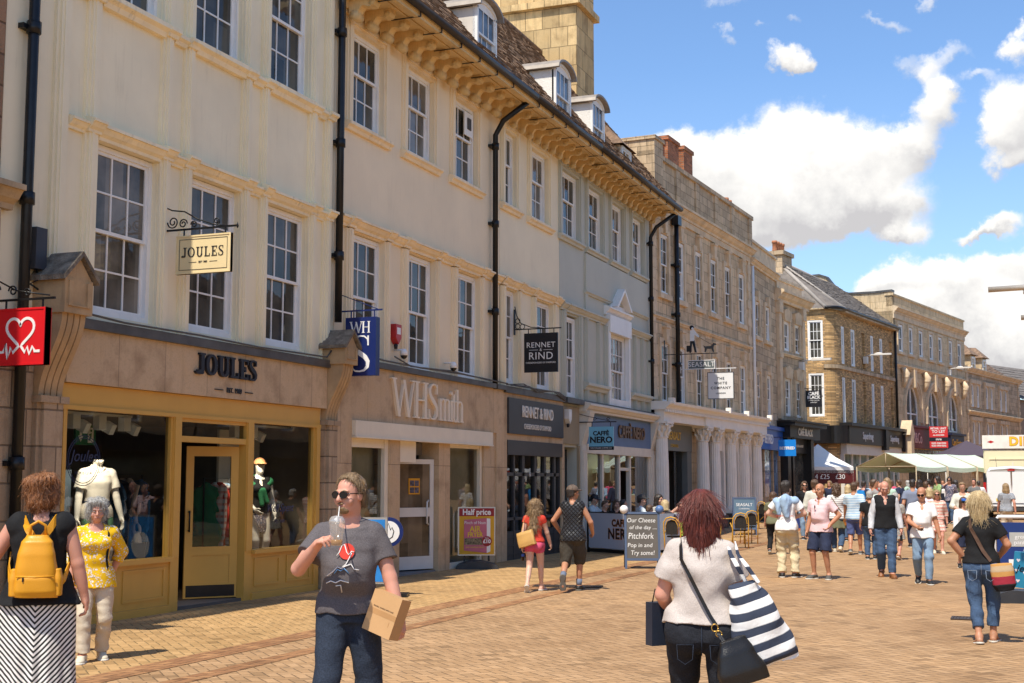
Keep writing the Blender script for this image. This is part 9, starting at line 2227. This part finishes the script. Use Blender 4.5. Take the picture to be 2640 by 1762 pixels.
s, o = pc('child in a bright blue cap and white blouse facing the camera', 2484, 1282, C_white, 'nshort', 'long', H_brown, 165, k=26, sl='long', glas=True, hm_hat=plain('cap_blue', (.01, .10, .42), .7), hl=.2)
pc('person in a pale speckled dress looking down at her hands, sunglasses on her hair', 2482, 1244, C_dot, None, 'short', H_lb, 178, k=33, sl='3q', dress=.4, nod=.35, pose='bent', w=1.1)
pc('person with fluffy blonde hair in a pale top, black strap across the back', 2397, 1258, fabric('pale_lilac', (.66, .60, .68), .05), 'beige', 'bob', H_blond, 5, k=32, hl=.1)
pc('person in a grey marl tee turning to the right, short brown hair', 2254, 1236, C_grey, 'jean', 'short', H_brown, 60, k=35, turn=-.4)
pc('person in a white cap and mint green top, seen from behind', 2289, 1233, C_mint, 'ljean', 'long', H_lb, 0, k=36, hm_hat=plain('cap_white', (.75, .74, .72), .8), hl=.3)
pc('person in a pale mint shirt partly hidden by the black pullover', 2272, 1246, fabric('pale_mint', (.60, .68, .60), .05), 'beige', 'sides', H_grey, 4, k=31)
pc('person with long blonde hair in a striped top behind the curly haired woman', 2187, 1250, C_wst, 'jean', 'long', H_blond, 0, k=37)
pc('person in a navy patterned shirt in the crowd behind the white tee', 2388, 1242, C_flor, 'navy', 'short', H_brown, -10, k=40)
pc('person in a green leafy print dress browsing the stalls', 2419, 1229, C_green, None, 'bob', H_dark, 250, k=46, sl='3q', dress=.25, pose='bent', hl=.12)
pc('person in a dark floral blouse holding a phone to her ear', 2450, 1230, C_flor, 'jean', 'bob', H_dark, 190, k=46, sl='3q', pose='phone', glas=True, hl=.1)
pc('person with a black and grey top leaning by the diner trailer', 2513, 1236, fabric('slate_grey', (.16, .16, .16), .1), 'blk', 'short', H_dark, 200, k=47, pose='bent')
pc('person with dark hair in a pale blue top among the stalls', 2371, 1238, C_sky, 'jean', 'long', H_dark, 15, k=43)
pc('person in a navy top stooping at the market stall', 2328, 1236, C_navy, 'blk', 'short', H_brown, -60, k=44, lean=.25)
s, o = pc('person with a bright blue rucksack in front of the gazebo', 2228, 1240, C_navy, 'jean', 'short', H_dark, 30, k=42); hb = held('rucksack', 'bright blue rucksack on a back in the crowd', 'rucksack', o); soft([(.98, 0, 0, .14, .08), (1.2, 0, 0, .16, .1), (1.42, 0, 0, .12, .06)], hb, 'bag_body', plain('rucksack_blue', (.01, .22, .60), .6), 3, .016, .004, 1, (0, -.2, 0))
pc('person with curly brown hair standing behind the pale blue jumper', 1993, 1268, C_olive, 'blk', 'curly', H_brown, 10, k=31, hl=.1)
FAR = [(2342, 1239, C_mint, 'beige', H_grey, 'white haired person in mint at the back of the crowd'), (2395, 1236, C_grey, 'blk', H_dark, 'person in grey marl beneath the green canopy'), (2262, 1238, C_red, 'jean', H_dark, 'person in red under the first canopy'), (2300, 1238, C_hot, 'blk', H_brown, 'person in bright pink at the stall table'), (2433, 1238, C_white, 'navy', H_brown, 'person in white beside the leafy print dress'), (2212, 1240, C_oat, 'navy', H_brown, 'person in oatmeal between the gazebo and the stalls'), (2140, 1240, C_navy, 'jean', H_lb, 'person in navy under the red and white gazebo'), (2246, 1243, C_sky, 'beige', H_sand, 'person in pale blue deep in the crowd'), (2318, 1243, C_lil, 'ljean', H_dark, 'person in slate blue behind the bald men'), (2465, 1238, C_olive, 'jean', H_dark, 'person in olive by the far end of the stalls'), (2362, 1241, C_blk, 'jean', H_blond, 'fair haired person in black near the middle stall'), (2525, 1240, C_white, 'blk', H_dark, 'person in white beside the diner trailer')]
for i, (px, tp, cm, bt, hm, lab) in enumerate(FAR): pc(lab, px, tp, cm, bt, 'short' if i % 3 else 'long', hm, rc.choice([0, 20, 170, 200, -60, 90]), k=rc.uniform(44, 53), vox=.022, sl=rc.choice(['short', 'long']), pose=rc.choice([None, 'bent']))

# ---------- people sitting outside the coffee shop ----------
def seat(label, px, tp, X_k, face, cm, hk, hm, sl='short', vox=.013, hl=.2, cap=None, glas=False, bot=C_jean, arm=None, **a):
    X, Y = spot(px, None, X_k); los = math.degrees(math.atan2(X, Y)); kk = k_of(X, Y, .9); zt = at_depth(px, tp, kk)[2]
    d = dict(pz=.50, footR=(.12, .42, 0), footL=(-.12, .40, 0), kneeR=(.2, .5, 1), kneeL=(-.2, .5, 1), armR=(.14, .34, .80), elR=(1, -.4, -.3), armL=(-.14, .34, .80), elL=(-1, -.4, -.3), lean=.08)
    d.update(a); H = min(1.9, max(1.3, zt/1.32*1.75))
    s, o = person(label, X, Y, face+los, H, group='people sitting outside the coffee shop', vox=vox, **d)
    top(s, o, cm, sl, .46, .02, 'crew', fold=.006, seed=rc.randint(0, 99)); pants(s, o, bot, .96, .016); hair(s, o, hk, hm, hl, rc.randint(0, 99), .005)
    if cap: hat(s, o, cap)
    if glas: glasses(s, o)
    if abs(((face+180) % 360)-180) > 80: features(s, o, hm, not glas)
    shoes(s, o, S_blk, S_sole); return s, o
seat('person in a grey cap and pale shirt sitting outside the coffee shop', 1648, 1278, 32.5, 80, fabric('pale_shirt', (.60, .66, .70), .05), 'short', H_dark, cap=plain('grey_cap', (.07, .065, .06), .8), sl='long')
seat('person with brown hair in a dark grey top bending over the table', 1660, 1302, 31.5, 60, fabric('dark_grey', (.07, .07, .07), .1), 'short', H_brown, lean=.3, nod=.3)
seat('person with long dark hair in a black and white print blouse, arm stretched out', 1694, 1277, 33.0, 130, C_zeb, 'long', H_dark, armL=(-.55, .25, 1.05), elL=(-1, 0, -1), hl=.28)
seat('person with tied blonde hair in a dark top, back to the street', 1712, 1292, 31.2, 30, fabric('dark_plum', (.03, .025, .03), .1), 'bob', H_blond, hl=.12)
seat('person in sunglasses and a floral top facing the camera across the table', 1757, 1296, 32.5, 185, floral('pale_floral', (.55, .52, .44), (.7, .68, .6), (.12, .12, .1), 22), 'bob', H_dark, glas=True, hl=.06)
seat('person in a lime green top beside the head of the red haired woman', 1766, 1330, 30.6, 40, fabric('lime', (.35, .58, .05), .1), 'short', H_brown)
seat('child with ruffled brown hair behind the windbreak', 1555, 1293, 33.2, 120, C_blk, 'short', H_brown, nod=.3)
seat('person with straight brown hair and fringe, hand at the mouth behind the windbreak', 1587, 1291, 33.4, 160, C_blk, 'bob', H_brown, armR=(.05, .24, 1.02), elR=(.8, .2, -1), hl=.14)
seat('person in profile with dark hair close to the shop door', 1602, 1290, 34.2, 75, C_blk, 'short', H_dark)
seat('person in a dark cap and pale sleeves sitting against the coffee shop window', 1527, 1277, 33.9, 110, fabric('pale_sleeve', (.55, .60, .60), .05), 'short', H_dark, cap=M_blkb, sl='long', nod=.3)
